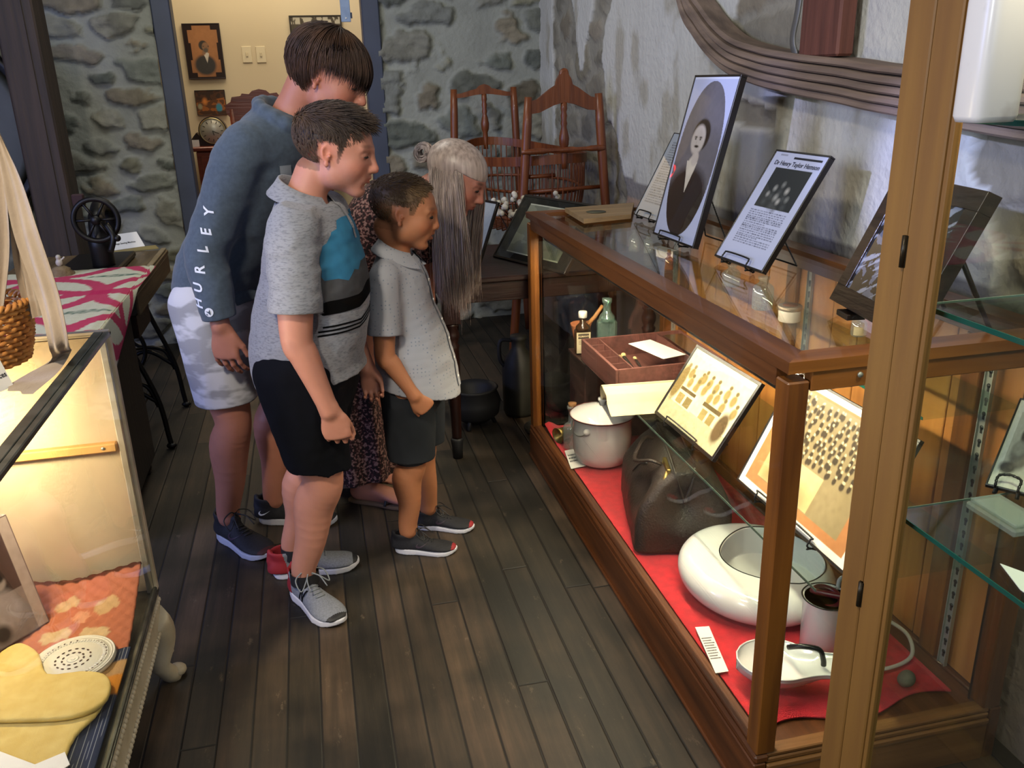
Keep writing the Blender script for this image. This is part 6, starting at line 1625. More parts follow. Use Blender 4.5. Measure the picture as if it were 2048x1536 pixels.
# upper shelf
s = MB().box((1.13, Y0 + 0.06, 0.840), (X1 - 0.045, Y1 - .06, 0.846)).build('glass_shelf', M_gshelf, case)
MB().box((1.1285, Y0 + 0.06, 0.840), (1.13, Y1 - .06, 0.846)).build('shelf_edge', M_gedge, s)
M_bot = glass_mat('clear_bottle_glass', (.90, .96, .92), .20, .95, .05, haze=.14, hazecol=(.9, .95, .9))
M_aqua = glass_mat('aqua_bottle_glass', (.62, .80, .74), .16, .9, .05, haze=.22, hazecol=(.36, .50, .44))
M_cork = mat('cork', '#9a6b3f', .8, col2='#7d5530', scale=60); M_label = mat('paper_label', '#d8c9a0', .7, col2='#c8b78c', scale=20)
def at_shelf(px, py, z): return PZ(px, py, z)
def bottle(loc, h, r, label, neck=.35, m=M_bot, stop=None, cat='bottle', group=None, square=0, lab=None, name='glass_bottle', capm=None):
    t = thing(name, label, cat, loc, group); n = 4 if square else 28
    pr = [(r * .9, .001), (r, .004), (r, h * (1 - neck)), (r * .85, h * (1 - neck) + r * .25), (r * neck_w(r), h * (1 - neck) + r * .6), (r * neck_w(r), h * .93), (r * neck_w(r) * 1.35, h * .94), (r * neck_w(r) * 1.35, h)]
    MB().lathe([(0, .001)] + pr, loc, n if not square else 8).build('glass_body', m, t)
    if stop: MB().lathe([(0, h * .96), (r * neck_w(r) * .9, h * .96), (r * neck_w(r) * 1.1, h + .012), (0, h + .012)], loc, 16).build('stopper', stop, t)
    if lab is not None:
        G = np.array([[np.asarray(loc) + V3(math.cos(a) * (r + .0008), math.sin(a) * (r + .0008), z) for z in (h * .12, h * (1 - neck) * .8)] for a in np.linspace(lab - .9, lab + .9, 12)])
        MB().grid(G).build('label', M_label, t)
    return t
def neck_w(r): return .42
zs = 0.8462
bottle(at_shelf(1268, 503, zs), .085, .021, 'clear bottle on the upper glass shelf at the far end', cat='bottle')
bottle(at_shelf(1300, 508, zs) + V3(0, .02, 0), .075, .017, 'small clear bottle next to the farthest clear bottle')
bottle(at_shelf(1337, 540, zs), .06, .014, 'amber glass bottle below the white slip of paper', m=glass_mat('amber_glass', (.75, .38, .10), .1, .8, .04, haze=.25, hazecol=(.5, .22, .05)), stop=M_cork)
bottle(at_shelf(1462, 572, zs), .07, .028, 'squat clear jar on the upper glass shelf under the printed page', neck=.4)
bottle(at_shelf(1524, 618, zs), .095, .030, 'largest clear bottle on the upper glass shelf near the white jar', neck=.35)
p = at_shelf(1578, 642, zs); t = thing('ointment_jar', 'low white lidded jar on the upper glass shelf', 'jar', p)
MB().lathe([(0, .001), (.028, .001), (.030, .004), (.030, .030), (.028, .033), (0, .033)], p, 32).build('jar_body', mat('milk_glass', '#ddd3c2', .35), t)
MB().lathe([(0, .033), (.031, .033), (.032, .036), (.032, .043), (.030, .045), (0, .045)], p, 32).build('lid', mat('tin_lid', '#b8a58c', .35, metal=.5), t)
MB().lathe([(0, .0453), (.020, .0453), (.020, .0458), (0, .0458)], p, 32).build('lid_label', mat('lid_label', '#8c4d2a', .6), t)
bottle(at_shelf(1716, 672, zs), .055, .020, 'little labelled bottle with cork, nearest on the upper glass shelf', stop=M_cork, lab=-1.9, square=1)
p = at_shelf(1325, 500, .88); m = MB(); m.obox((p[0], p[1], .884), (.028, .055, .0006), np.stack([unit(V3(1, .2, 0)), unit(V3(-.2, 1, 0)), UP], 1))
m.obox((p[0] + .008, p[1], .8655), (.0006, .055, .0185), np.stack([unit(V3(1, .2, 0)), unit(V3(-.2, 1, 0)), UP], 1))
o = m.build('folded_label', M_white); tag(o, 'folded white slip of paper standing on the upper glass shelf', 'card')

# ---- at the far end: tray box on a chest, bottles
M_dw = wood('purple_brown_wood', '#2a1611', '#40241c', axis=1, scale=3, rough=.5)
t = thing('wooden_chest', 'dark wooden chest carrying the bottles at the far end inside the oak case', 'chest', (1.1, 3.06, .146))
MB().box((.945, 2.965, .146), (1.345, 3.165, .455), .003).build('chest_body', M_dw, t); MB().box((.940, 2.962, .4555), (1.35, 3.17, .468), .002).build('chest_lid', M_dw, t)
M_tray = wood('plum_tray_wood', '#54332e', '#7a4d46', axis=1, scale=3, rough=.5)
bx = thing('tray_box', 'open compartment box of instruments at the far end of the inner glass shelf', 'box', (1.12, 2.76, .4912)); b0, b1, z0, z1 = (.925, 2.565), (1.318, 2.945), .4912, .573
m = MB(); m.box((b0[0], b0[1], z0), (b1[0], b1[1], z0 + .006)); m.build('tray_floor', M_tray, bx)
for lo, hi in (((b0[0], b0[1]), (b0[0] + .010, b1[1])), ((b1[0] - .010, b0[1]), (b1[0], b1[1])), ((b0[0] + .011, b0[1]), (b1[0] - .011, b0[1] + .010)), ((b0[0] + .011, b1[1] - .010), (b1[0] - .011, b1[1]))):
    MB().box((*lo, z0 + .0061), (*hi, z1), .001).build('tray_side', M_tray, bx)
zz = z0 + .0062
for lo, hi in (((b0[0] + .065, b0[1] + .011), (b0[0] + .070, b1[1] - .011)), ((b1[0] - .10, b0[1] + .011), (b1[0] - .095, b1[1] - .011))): MB().box((*lo, zz), (*hi, z1 - .004)).build('divider', M_tray, bx)
for k in range(4): MB().box((b0[0] + .011, b0[1] + .075 + .075 * k, zz), (b0[0] + .064, b0[1] + .079 + .075 * k, z1 - .004)).build('divider', M_tray, bx)
mp_ = mat('slate_tool', '#2b2522', .5)
for k, (x, y, L_, r) in enumerate(((1.025, 2.66, .17, .006), (1.048, 2.68, .17, .006), (1.078, 2.66, .15, .004))):
    t = thing('glass_vial', ('dark handled probe lying leftmost in the tray box', 'second dark probe lying in the tray box', 'thin dark probe next to the white note')[k], 'instrument', (x, y, zz + r))
    MB().tube([(x, y, zz + r), (x + .01, y + L_, zz + r + .018)], r, 10).build('shaft', mp_, t)
    t.name = 'probe'
    MB().ell((x + .011, y + L_ + .005, zz + r + .020), (r * 1.6, .013, r * 1.6)).build('tip', mat('bone_tip', '#c9b27c', .6), t)
o = MB().lathe([(0, 0), (.011, 0), (.012, .02), (.009, .035), (0, .035)], (.958, 2.885, zz + .013), 14, (.6, -.75, 0)).build('cork_stopper', M_cork); tag(o, 'cork lying in the far corner compartment of the tray box', 'cork')
m = MB().obox((1.14, 2.74, z1 + .0012), (.048, .105, .0008), np.stack([unit(V3(1, .25, 0)), unit(V3(-.25, 1, 0)), UP], 1)); tag(m.build('note_card', M_white), 'blank white note card lying across the tray box', 'card')
m = MB().box((b1[0] - .090, b0[1] + .05, z1 + .001), (b1[0] - .02, b1[1] - .06, z1 + .004), .001); tag(m.build('mirror_plate', mat('tarnished_mirror', '#8a7a60', .12, metal=.8)), 'tarnished mirror plate on the right of the tray box', 'plate')
zc = .4685
p = V3(.975, 3.085, zc)
t = thing('medicine_bottle', 'brown medicine bottle with white cap and cream paper label', 'bottle', p); R45 = np.stack([unit(V3(1, -.15, 0)), unit(V3(.15, 1, 0)), UP], 1)
MB().obox(p + V3(0, 0, .052), (.032, .020, .052), R45, .009).lathe([(.030, .098), (.027, .112), (.013, .126), (.012, .148)], p, 24).build('glass_body', mat('brown_glass', '#3a2412', .08, spec=.8), t)
MB().lathe([(0, .146), (.016, .146), (.017, .149), (.017, .168), (.015, .171), (0, .171)], p, 24).build('cap', mat('white_cap', '#e6e2d6', .4), t)
lb = MB(); lb.obox(p + V3(0, 0, .050) - R45[:, 1] * .0206, (.027, .0006, .042), R45); lbo = lb.build('label', mat('cream_label', '#d9c9a3', .7), t)
pp = p + V3(0, 0, .050) - R45[:, 1] * .0215
m = MB(); m.obox(pp + V3(0, 0, .026), (.021, .0003, .010), R45); m.obox(pp - UP * .018, (.006, .0003, .008), R45); m.obox(pp - UP * .006, (.002, .0003, .004), R45)
for k in range(3): m.obox(pp + UP * (.008 - .006 * k), (.019, .0003, .0006), R45)
m.build('label_print', mat('dark_ink', '#3a2f22', .7), lbo)
me = text_mesh("HEMSON'S"[:0] + 'HUMAN’S', 0.010, bold=.0003); V = np.array([v.co[:] for v in me.vertices]); F = [list(q.vertices) for q in me.polygons]
link_mesh('label_lettering', np.array([pp + UP * .026 - R45[:, 1] * .0008 + R45[:, 0] * v[0] + UP * v[1] for v in V]), F, mat('cream_ink', '#d9c9a3', .7), lbo, False)
p = V3(1.075, 3.09, zc); t = thing('aqua_bottle', 'tall square pale aqua glass bottle beside the brown medicine bottle', 'bottle', p)
R45 = np.stack([unit(V3(1, -.2, 0)), unit(V3(.2, 1, 0)), UP], 1)
MB().obox(p + V3(0, 0, .065), (.038, .026, .065), R45, .010).lathe([(.034, .122), (.030, .142), (.016, .160), (.0145, .195), (.019, .197), (.019, .212), (.012, .213)], p, 24).build('glass_body', M_aqua, t)
p = V3(1.02, 3.14, zc); t = thing('mortar', 'terracotta mortar standing behind the brown medicine bottle', 'mortar', p)
MB().lathe([(0, .001), (.020, .001), (.026, .01), (.024, .03), (.036, .075), (.040, .10), (.042, .108), (.038, .108), (.030, .07), (0, .03)], p + V3(-.035, 0.0, 0), 32).build('mortar_body', mat('terracotta', '#a0603c', .5, col2='#b5714a', scale=8), t)
o = MB().tube([p + V3(-.05, 0, .06), p + V3(.02, -.005, .13), p + V3(.05, -.01, .175)], [.011, .008, .007], 12).build('pestle', mat('bone_wood', '#b07c4a', .5)); tag(o, 'wooden pestle leaning out of the terracotta mortar', 'pestle')
# ---- on the red felt
ZC = 0.146
M_enam = mat('white_enamel', '#dcdad8', .12, spec=.6, coat=.4); M_rim = mat('enamel_red_rim', '#5e2018', .35); M_brim = mat('enamel_black_rim', '#141414', .3)
p = V3(.985, 2.785, ZC) + V3(.005, 0, 0)
p = V3((PZ(1150, 870, .25)[0] + PZ(1270, 870, .25)[0]) / 2, 2.50, ZC); p[0] = .955; p[1] = 2.785
t = thing('enamel_pot', 'white enamel pot with red-rimmed lid, standing on the red felt', 'pot', p)
r = .112
MB().lathe([(0, .001), (r * .70, .001), (r * .86, .014), (r * .95, .05), (r * .97, .12), (r * .95, .165), (r * 1.0, .178), (r * 1.02, .183), (r * .98, .183), (r * .92, .17), (r * .9, .03), (0, .02)], p, 56).build('pot_body', M_enam, t)
l = MB().lathe([(r * 1.05, .1835), (r * 1.06, .187), (r * 1.0, .191), (r * .8, .200), (r * .45, .213), (r * .2, .219), (0, .220)], p, 56).build('lid', M_enam, t)
MB().lathe([(r * 1.062, .1845), (r * 1.070, .187), (r * 1.062, .1895), (r * 1.05, .187), (r * 1.062, .1845)], p, 56).build('lid_rim', M_rim, l)
MB().lathe([(0, .219), (.010, .220), (.009, .230), (.016, .240), (.015, .248), (0, .251)], p, 20).build('lid_knob', M_enam, l)
for q in (-1, 1):
    c = p + V3(-.95 * q * r * .55, -.82 * q * r if q > 0 else .82 * r, .150); c = p + unit(V3(-.75, -.66 if q > 0 else .66, 0)) * r * .97 + UP * .150
    MB().ell(c, (.013, .013, .013)).build('handle_lug', M_enam, t)
pts = []
for a in np.linspace(0, PI, 19): d1 = unit(V3(-.75, -.66, 0)); d2 = unit(V3(-.75, .66, 0)); pts.append(p + UP * .150 + (d1 * (1 + math.cos(a)) / 2 + d2 * (1 - math.cos(a)) / 2) * r * 1.04 + V3(-.02, 0, 0) * math.sin(a) - UP * .028 * math.sin(a))
MB().tube(pts, .0022, 8).build('wire_handle', M_metal, t)
def card(name, label, quad, z, tilt=0, lines=3):
    q = [PZ(*a, z) for a in quad]; t = thing(name, label, 'card', q[0]); m = MB()
    V = [np.array([a[0], a[1], z]) for a in q]; m.add(V + [v + V3(0, 0, .0012) for v in V], [[3, 2, 1, 0], [4, 5, 6, 7], [0, 1, 5, 4], [1, 2, 6, 5], [2, 3, 7, 6], [3, 0, 4, 7]], smooth=False); m.build('paper', M_white, t)
    T = [v + V3(0, 0, .0016) for v in V]; k = MB(); rs = np.random.RandomState(len(label))
    f_ = lambda u, v: (T[0] * (1 - u) + T[1] * u) * (1 - v) + (T[3] * (1 - u) + T[2] * u) * v
    for i in range(lines):
        u = .10; v0 = .25 + .5 * (i + .1) / lines
        while u < .82 - .1 * (i % 2):
            l = rs.uniform(.03, .09); k.add([f_(u, v0), f_(min(u + l, .9), v0), f_(min(u + l, .9), v0 + .22 / lines), f_(u, v0 + .22 / lines)], [[0, 1, 2, 3]], smooth=False); u += l + .02
    k.build('writing', mat('ink_grey', '#3c3c44', .8), t)
    return t
card('label_card', 'small white label card on the felt leaning by the enamel pot', [(1129, 902), (1158, 896), (1172, 932), (1142, 938)], ZC + .003)
card('label_strip', 'long white printed strip on the felt below the bedpan', [(1389, 1256), (1457, 1344), (1434, 1346), (1412, 1300)] and [(1390, 1255), (1418, 1253), (1457, 1343), (1431, 1347)], ZC + .003, lines=9)
# brass object behind the pot
p = V3(.905, 3.02, ZC + .030); t = thing('brass_bell', 'tarnished brass cup lying on its side at the far end of the felt', 'cup', p)
MB().lathe([(0, 0), (.018, .002), (.023, .02), (.026, .05), (.032, .068), (.030, .068), (.023, .05), (.0, .02)], p, 28, unit(V3(-.8, -.35, -.05))).build('cup_body', mat('old_brass', '#8f7a45', .35, metal=.8), t)
# corked flask, tall dark, behind the pot
p = V3(.885, 2.93, ZC); bottle(p, .17, .035, 'clear round flask with a cork, behind the enamel pot', neck=.5, stop=M_cork, name='corked_flask')

# doctor's bag
M_leather = mat('brown_black_leather', '#1d1512', .48, col2='#33261f', scale=10, bump=.35, bscale=160, spec=.5, ramp=(.3, .75))
A0 = V3(.832, 2.115, ZC + .002); dirL = unit(V3(.13, .52, 0)); dirW = np.cross(dirL, UP); 
if dirW[0] < 0: dirW = -dirW
Lb, Wb, Hb = .45, .29, .255
cb = A0 + dirL * Lb / 2 + dirW * Wb / 2
bag = thing('leather_bag', "worn dark brown leather doctor's bag with brass clasp, on the red felt", 'bag', cb)
S = Sdf(cb - V3(.34, .34, .01), cb + V3(.34, .34, .36), .0042)
Rb = np.stack([dirL, dirW, UP], 1)
def bagf(P, D):
    q = (P - cb.astype(np.float32)) @ Rb; x, y, z = q[..., 0], q[..., 1], q[..., 2]
    h = np.clip(z / Hb, 0, 1.2)
    wy = Wb / 2 * (1.0 - .02 * h - .74 * np.clip((h - .50) / .50, 0, 1) ** 1.6); wx = Lb / 2 * (1 - .10 * h ** 2)
    dent = .045 * np.exp(-(((x + .10) / .07) ** 2 + ((z - .15) / .05) ** 2)) * (y < 0) + .03 * np.exp(-(((x - .08) / .09) ** 2 + ((z - .17) / .05) ** 2)) * (y < 0) 
    end = .035 * np.exp(-((z - .15) / .06) ** 2) * (x < 0) * np.exp(-(y / .05) ** 2)
    wy = wy - dent; n = .004 * (fbm(P * 12, 3) - .5) * 2
    rr = .035; dx = np.abs(x) - (wx - end) + rr; dy = np.abs(y) - wy + np.minimum(rr, wy * .8); dz = np.abs(z - Hb / 2) - Hb / 2 + .012
    rr2 = np.minimum(rr, wy * .8)
    d = np.sqrt(np.maximum(dx, 0) ** 2 + np.maximum(dy, 0) ** 2 + np.maximum(dz, 0) ** 2) - np.where((dx > 0) & (dy > 0), rr, np.where(dx > 0, rr, np.where(dy > 0, rr2, .012))) 
    ins = np.maximum(np.maximum(np.abs(x) - (wx - end), np.abs(y) - wy), np.abs(z - Hb / 2) - Hb / 2)
    return np.minimum(np.maximum(d, ins - .0), 1) * .8 + n
S.field(bagf)
bo = sdf_obj('bag_body', S, M_leather, bag)
bp = lambda x, y, z: cb + Rb @ np.array([x, y, z])
M_brass = mat('worn_brass', '#8a7440', .35, metal=.85)
m = MB()
for q in (-1, 1): m.tube(catmull([bp(-Lb * .45, 0, Hb * .62), bp(-Lb * .40, q * .030, Hb * 1.0), bp(0, q * .030, Hb * 1.03), bp(Lb * .40, q * .030, Hb * 1.0), bp(Lb * .45, 0, Hb * .62)], 8), .0045, 8)
m.build('frame_opening', M_leather, bag)
m = MB().obox(bp(-Lb * .30, -.046, Hb * .97), (.045, .006, .009), Rb, .002).tube([bp(-Lb * .38, -.046, Hb * .96), bp(-Lb * .42, -.062, Hb * .84), bp(-Lb * .43, -.070, Hb * .74)], .009, 8); m.build('clasp', M_brass, bag)
for q in (-1, 1):
    m = MB().tube(catmull([bp(-.10, q * .050, Hb * .92), bp(-.09, q * .085, Hb * .96), bp(-.01, q * .125, Hb * .84), bp(.08, q * .085, Hb * .96), bp(.10, q * .050, Hb * .92)], 8), .008, 10, flat=.6); m.build('carry_handle', M_leather, bag)
    MB().tube([bp(-.10, q * .052, Hb * .86), bp(-.10, q * .046, Hb * .98)], .007, 8).build('handle_ring', M_brass, bag)
MB().tube(catmull([bp(.06, -Wb * .42, Hb * .55), bp(.02, -Wb * .36, Hb * .72), bp(-.02, -Wb * .30, Hb * .8)], 6), .003, 6).build('strap', M_dark, bag)

# bedpan: a flat-topped ring with a wedge opening
cp = V3(1.085, 1.865, ZC + .002); pan = thing('bedpan', 'large white enamel bedpan with thin black line round its opening', 'bedpan', cp)
S = Sdf(cp - V3(.27, .29, .01), cp + V3(.27, .29, .13), .0035)
def panf(P, D):
    q = P - cp.astype(np.float32); x, y, z = q[..., 0], q[..., 1], q[..., 2]
    R0 = np.sqrt((x / .205) ** 2 + (y / .225) ** 2) + 1e-6; rad = (R0 - 1) * .21
    zc = .052 - .008 * x; hh = .047 + .006 * (y * -1)
    xi = x - .045; yi = y + .0; th = np.arctan2(yi, xi)
    op = np.sqrt((xi / .135) ** 2 + (np.abs(yi) / (.150 - .25 * np.clip(-xi, 0, .1))) ** 2) - 1
    body = np.sqrt(np.maximum(rad + .045, 0) ** 2 + (np.maximum(np.abs(z - zc), 0) / hh * .045) ** 2) - .045
    body = np.maximum(body, -z + .001)
    cav = np.maximum(op * .12, .012 - z)
    return np.maximum(body, -cav)
S.field(panf); sdf_obj('pan_body', S, M_enam, pan)
bv = bvh_of([o for o in pan.children][0]); pts = []
for a in np.linspace(0, 2 * PI, 80)[:-1]:
    c_, s_ = math.cos(a), math.sin(a); rr_ = 1.03; x = .135 * c_; lim = .150 - .25 * min(max(-x, 0), .1); q = cp + V3(.045 + x * rr_, lim * s_ * rr_, .2)
    h_ = bv.ray_cast(Vector(q), Vector((0, 0, -1)), .4); z = h_[0][2] if h_[0] is not None else cp[2] + .08
    pts.append(V3(q[0], q[1], min(z, cp[2] + .105) + .0005))
P_ = np.array(pts); P_[:, 2] = (np.roll(P_[:, 2], 1) + P_[:, 2] + np.roll(P_[:, 2], -1)) / 3
MB().tube(P_, .0018, 6, closed=True).build('black_edge', M_brim, pan)

# urinal dish: elongated shallow bowl with a black hooked handle
cd = V3(.985, 1.475, ZC + .002); dl = unit(V3(.80, -.36, 0)); dw = np.cross(dl, UP); dish = thing('urinal_dish', 'white enamel pear-shaped dish with black hooked handle, near the case corner', 'dish', cd)
G = []; xs_ = np.linspace(-1, 1, 33)
for i, u in enumerate(xs_):
    row = []
    hw = .075 * math.sqrt(max(0, 1 - ((u + .35) / .66) ** 2)) if u < -.1 else .040 + (.030) * max(0, (1 - (u + .1) / .6)) ** 1.5
    if u > .9: hw *= math.sqrt(max(0.02, 1 - ((u - .9) / .1) ** 2))
    hw = max(hw, .002)
    for v in np.linspace(-1, 1, 21):
        dep = .045 * (1 - abs(v) ** 2.6) * (0.35 + .65 * max(0, 1 - ((u + .35) / .75) ** 2))
        row.append((cd + dl * u * .135 + dw * hw * v + UP * (.058 + .006 * abs(v) ** 3 - dep * .55), cd + dl * u * .135 + dw * (hw * v * .985) + UP * max(.001, .054 - dep * 1.15)))
    G.append(row)
top = np.array([[a for a, b in r_] for r_ in G]); bot = np.array([[b for a, b in r_] for r_ in G])
m = MB(); m.grid(top[:, ::-1]); m.grid(bot); n1, n2 = top.shape[:2]
m.grid(np.stack([top[:, 0], bot[:, 0]], 1)); m.grid(np.stack([top[:, -1], bot[:, -1]], 1)[:, ::-1]); m.build('dish_body', M_enam, dish)
rim_ = np.concatenate([top[:, 0], top[1:-1, -1][::-1]]) if False else np.concatenate([top[:, 0], top[::-1, -1]])
MB().tube(rim_, .0022, 6, closed=True).build('rolled_rim', M_enam, dish)
h0 = cd + dl * .030 + UP * .055
MB().tube(catmull([h0 - dl * .05 + UP * .030 + dw * -.02, h0 - dl * .02 + UP * .050, h0 + dl * .015 + UP * .045, h0 + dl * .026 + UP * .020, h0 + dl * .028 + UP * .004], 6), .0062, 10).build('hooked_handle', M_brim, dish)

# irrigator can with tubing
ci = V3(1.115, 1.575, ZC + .002); can = thing('irrigator_can', 'white enamel cylinder can with dark rim holding coiled red rubber tubing', 'can', ci)
MB().lathe([(0, .001), (.050, .001), (.053, .005), (.055, .145), (.058, .150), (.055, .152), (.051, .146), (.050, .008), (0, .006)], ci, 44).build('can_body', M_enam, can)
MB().lathe([(.0575, .148), (.0600, .151), (.0575, .154), (.0545, .151), (.0575, .148)], ci, 44).build('rim', M_brim, can)
rs = np.random.RandomState(4); pts = [ci + V3(.034 * math.cos(a) * (1 - .02 * a), .034 * math.sin(a), .125 + .004 * a) for a in np.linspace(0, 9, 26)]
pts += [ci + V3(.03, -.045, .165), ci + V3(.0, -.065, .150)]
tb = MB().tube(catmull(pts, 3), .0075, 8).build('rubber_tubing', mat('dark_red_rubber', '#571019', .35)); tag(tb, 'coiled dark red rubber tubing inside the enamel can', 'tubing')
pts = [ci + V3(.046, .02, .10), ci + V3(.05, .03, .17), ci + V3(.09, .03, .16), ci + V3(.15, .03, .06), V3(1.335, 1.63, ZC + .010), V3(1.345, 1.56, ZC + .010), V3(1.30, 1.485, ZC + .010), V3(1.22, 1.46, ZC + .010), V3(1.14, 1.475, ZC + .010)]
hz_ = MB().tube(catmull(pts, 8), .0048, 10).build('white_hose', mat('pale_rubber', '#c4bcb2', .5)); tag(hz_, 'pale rubber hose looping over the felt from the enamel can', 'hose')
# nickel instrument lying against the can
m = MB().tube(catmull([V3(1.13, 1.70, ZC + .012), V3(1.15, 1.66, ZC + .05), V3(1.19, 1.60, ZC + .10), V3(1.22, 1.56, ZC + .12)], 6), [.016] * 6 + [.012] * 13, 12); o = m.build('nickel_nozzle', mat('nickel', '#9a9a96', .2, metal=.9)); tag(o, 'nickel nozzle resting between the bedpan and the enamel can', 'instrument')
o = MB().tube(catmull([V3(1.13, 1.73, ZC + .012), V3(1.17, 1.72, ZC + .012), V3(1.235, 1.74, ZC + .012)], 6), [.010, .014, .018, .020, .020, .020, .018, .018, .017, .014, .010, .008, .008], 12).build('enamel_tube', M_enam); tag(o, 'short white enamel tube behind the enamel can', 'instrument')
cs = V3(1.225, 1.405, ZC + .002); S = Sdf(cs - .04, cs + .05, .003); S.ell(cs + UP * .016, (.020, .017, .016)); S.ell(cs + V3(.008, .004, .022), (.012, .012, .012)); V, F = S.mesh()
o = link_mesh('pebble', V, face_front(V, F), mat('pebble_grey', '#6d6c5a', .8, col2='#57564a', scale=40)); tag(o, 'small grey pebble on the near end of the red felt', 'stone')
# ================================================================== TALL CABINET CONTENTS
t_ = PY(1985, 130, .93)
bp0 = V3(PY(1985, 130, .90)[0], .90, 1.4345)
t = thing('milk_glass_bottle', 'large frosted white bottle glowing on the top shelf of the pale cabinet', 'bottle', bp0)
se = lambda a, hx, hy: V3(hx * np.sign(math.cos(a)) * abs(math.cos(a)) ** .5, hy * np.sign(math.sin(a)) * abs(math.sin(a)) ** .5, 0)
MB().grid(np.array([[bp0 + se(a, .031 * k, .025 * k) + UP * z for k, z in ((.01, .001), (.9, .001), (1, .008), (1, .13), (.93, .150), (.7, .166), (.5, .172), (.46, .22), (.56, .222), (.56, .245), (.01, .246))] for a in np.linspace(0, 2 * PI, 41)])).build('bottle_body', mat('frosted_glass', '#e9e6df', .3, col2='#b9b0a5', scale=14, ramp=(.55, .75), spec=.6), t)
sl = slab_solve((1970, 968), (2060, 990), (2040, 795), .858, t=.008)
I = canvas(110, 150, '#c9c4b8'); I = rect(I, .16, .14, .86, .88, '#a8a396'); I = eblob(I, .5, .40, .18, .13, '#3c3733', .3); I = eblob(I, .52, .36, .12, .09, '#b8b2a6', .3); I = eblob(I, .5, .62, .30, .20, '#67615a', .3); I = eblob(I, .42, .55, .2, .1, '#8f897e', .5); I = eblob(I, .3, .78, .25, .08, '#4b4541', .4)
picture_frame('snapshot_frame', 'small black and white photograph of a crouching person inside the pale cabinet', 'picture frame', sl, grain(I, 1.5, .08), M_frame, .003)
easel(sl, .8485, 'tiny wire easel under the crouching person photograph', back=.06)
q = [PZ(*a, .8492) for a in ((2000, 1128), (2060, 1150), (2060, 1195), (2040, 1180))]
m = MB(); m.add([a for a in q] + [a + V3(0, 0, .001) for a in q], [[3, 2, 1, 0], [4, 5, 6, 7], [0, 1, 5, 4], [1, 2, 6, 5], [2, 3, 7, 6], [3, 0, 4, 7]], smooth=False); tag(m.build('paper_slip', M_white), 'white paper slip on the middle glass shelf of the pale cabinet', 'paper')
p = PZ(2010, 1040, .8485); t = thing('glass_dish', 'square clear glass dish on the middle glass shelf of the pale cabinet', 'dish', p)
MB().obox(p + UP * .006, (.03, .05, .006), np.eye(3), .003).obox(p + UP * .016, (.026, .046, .003), np.eye(3), .002).build('dish_body', M_bot, t)

# ================================================================== BIG WOODEN HOOP ON THE PLASTER WALL
M_hoop = wood('weathered_hoop_wood', '#5e4f45', '#8a7666', axis=1, scale=1.6, rough=.75, bump=.3)
hoop = thing('wooden_hoop', 'large weathered laminated wooden hoop leaning on the plaster wall above the oak case', 'hoop', (1.40, 2.2, 1.012))
mid = [PX(x, y, 1.39)[1:] for x, y in ((1375, -30), (1410, 50), (1462, 108), (1525, 135), (1600, 152), (1700, 168), (1800, 186))]
path = [(3.36, 2.75), (3.43, 2.30)] + [tuple(m_) for m_ in mid] + [(1.3, 1.40), (.7, 1.47), (.35, 1.75), (.35, 2.4), (.7, 2.75), (1.4, 2.9), (2.4, 2.92), (3.0, 2.88)]
C_ = catmull(np.array([(1.40, a, b) for a, b in path]), 10, closed=True)
T_ = np.roll(C_, -1, 0) - np.roll(C_, 1, 0); T_ /= np.linalg.norm(T_, axis=1)[:, None]; Nn = np.stack([np.zeros(len(T_)), -T_[:, 2], T_[:, 1]], 1)
cen = C_.mean(0); sg = np.sign(np.einsum('ij,ij->i', Nn, C_ - cen)); Nn *= sg[:, None]       # outward
for k in range(5):
    off = -.052 + .0225 * k; x0 = .038 if k in (0, 4) else .044 + .004 * (k % 2)
    sec = [(-.009, -x0), (-.004, -x0 - .006), (.005, -x0 - .006), (.010, -x0), (.0102, .030), (-.009, .030)]
    G = np.array([[C_[i] + Nn[i] * (off + a) + V3(b * 1.0 + 0, 0, 0) for a, b in sec + sec[:1]] for i in list(range(len(C_))) + [0]])
    MB().grid(G, smooth=False).build('lamination', M_hoop, hoop)
M_spoke = wood('red_brown_spoke', '#4d2a20', '#6d4033', axis=2, scale=2, rough=.7, bump=.3)
a = PX(1612, 108, 1.39); b = PX(1690, 112, 1.39)
m = MB().box((1.365, b[1], a[2] - .01), (1.415, a[1], 2.87), .006); m.build('spoke', M_spoke, hoop)
q = PX(1600, 90, 1.37); m = MB().tube(catmull([V3(1.372, q[1] + .02, q[2] - .03), V3(1.366, q[1] + .035, q[2] + .02), V3(1.366, q[1] + .015, q[2] + .12), V3(1.37, q[1] + .01, q[2] + .40)], 6), .014, 8, flat=.35, up=(1, 0, 0)); m.build('iron_strap', mat('grey_iron', '#6b6a66', .5, metal=.5), hoop)

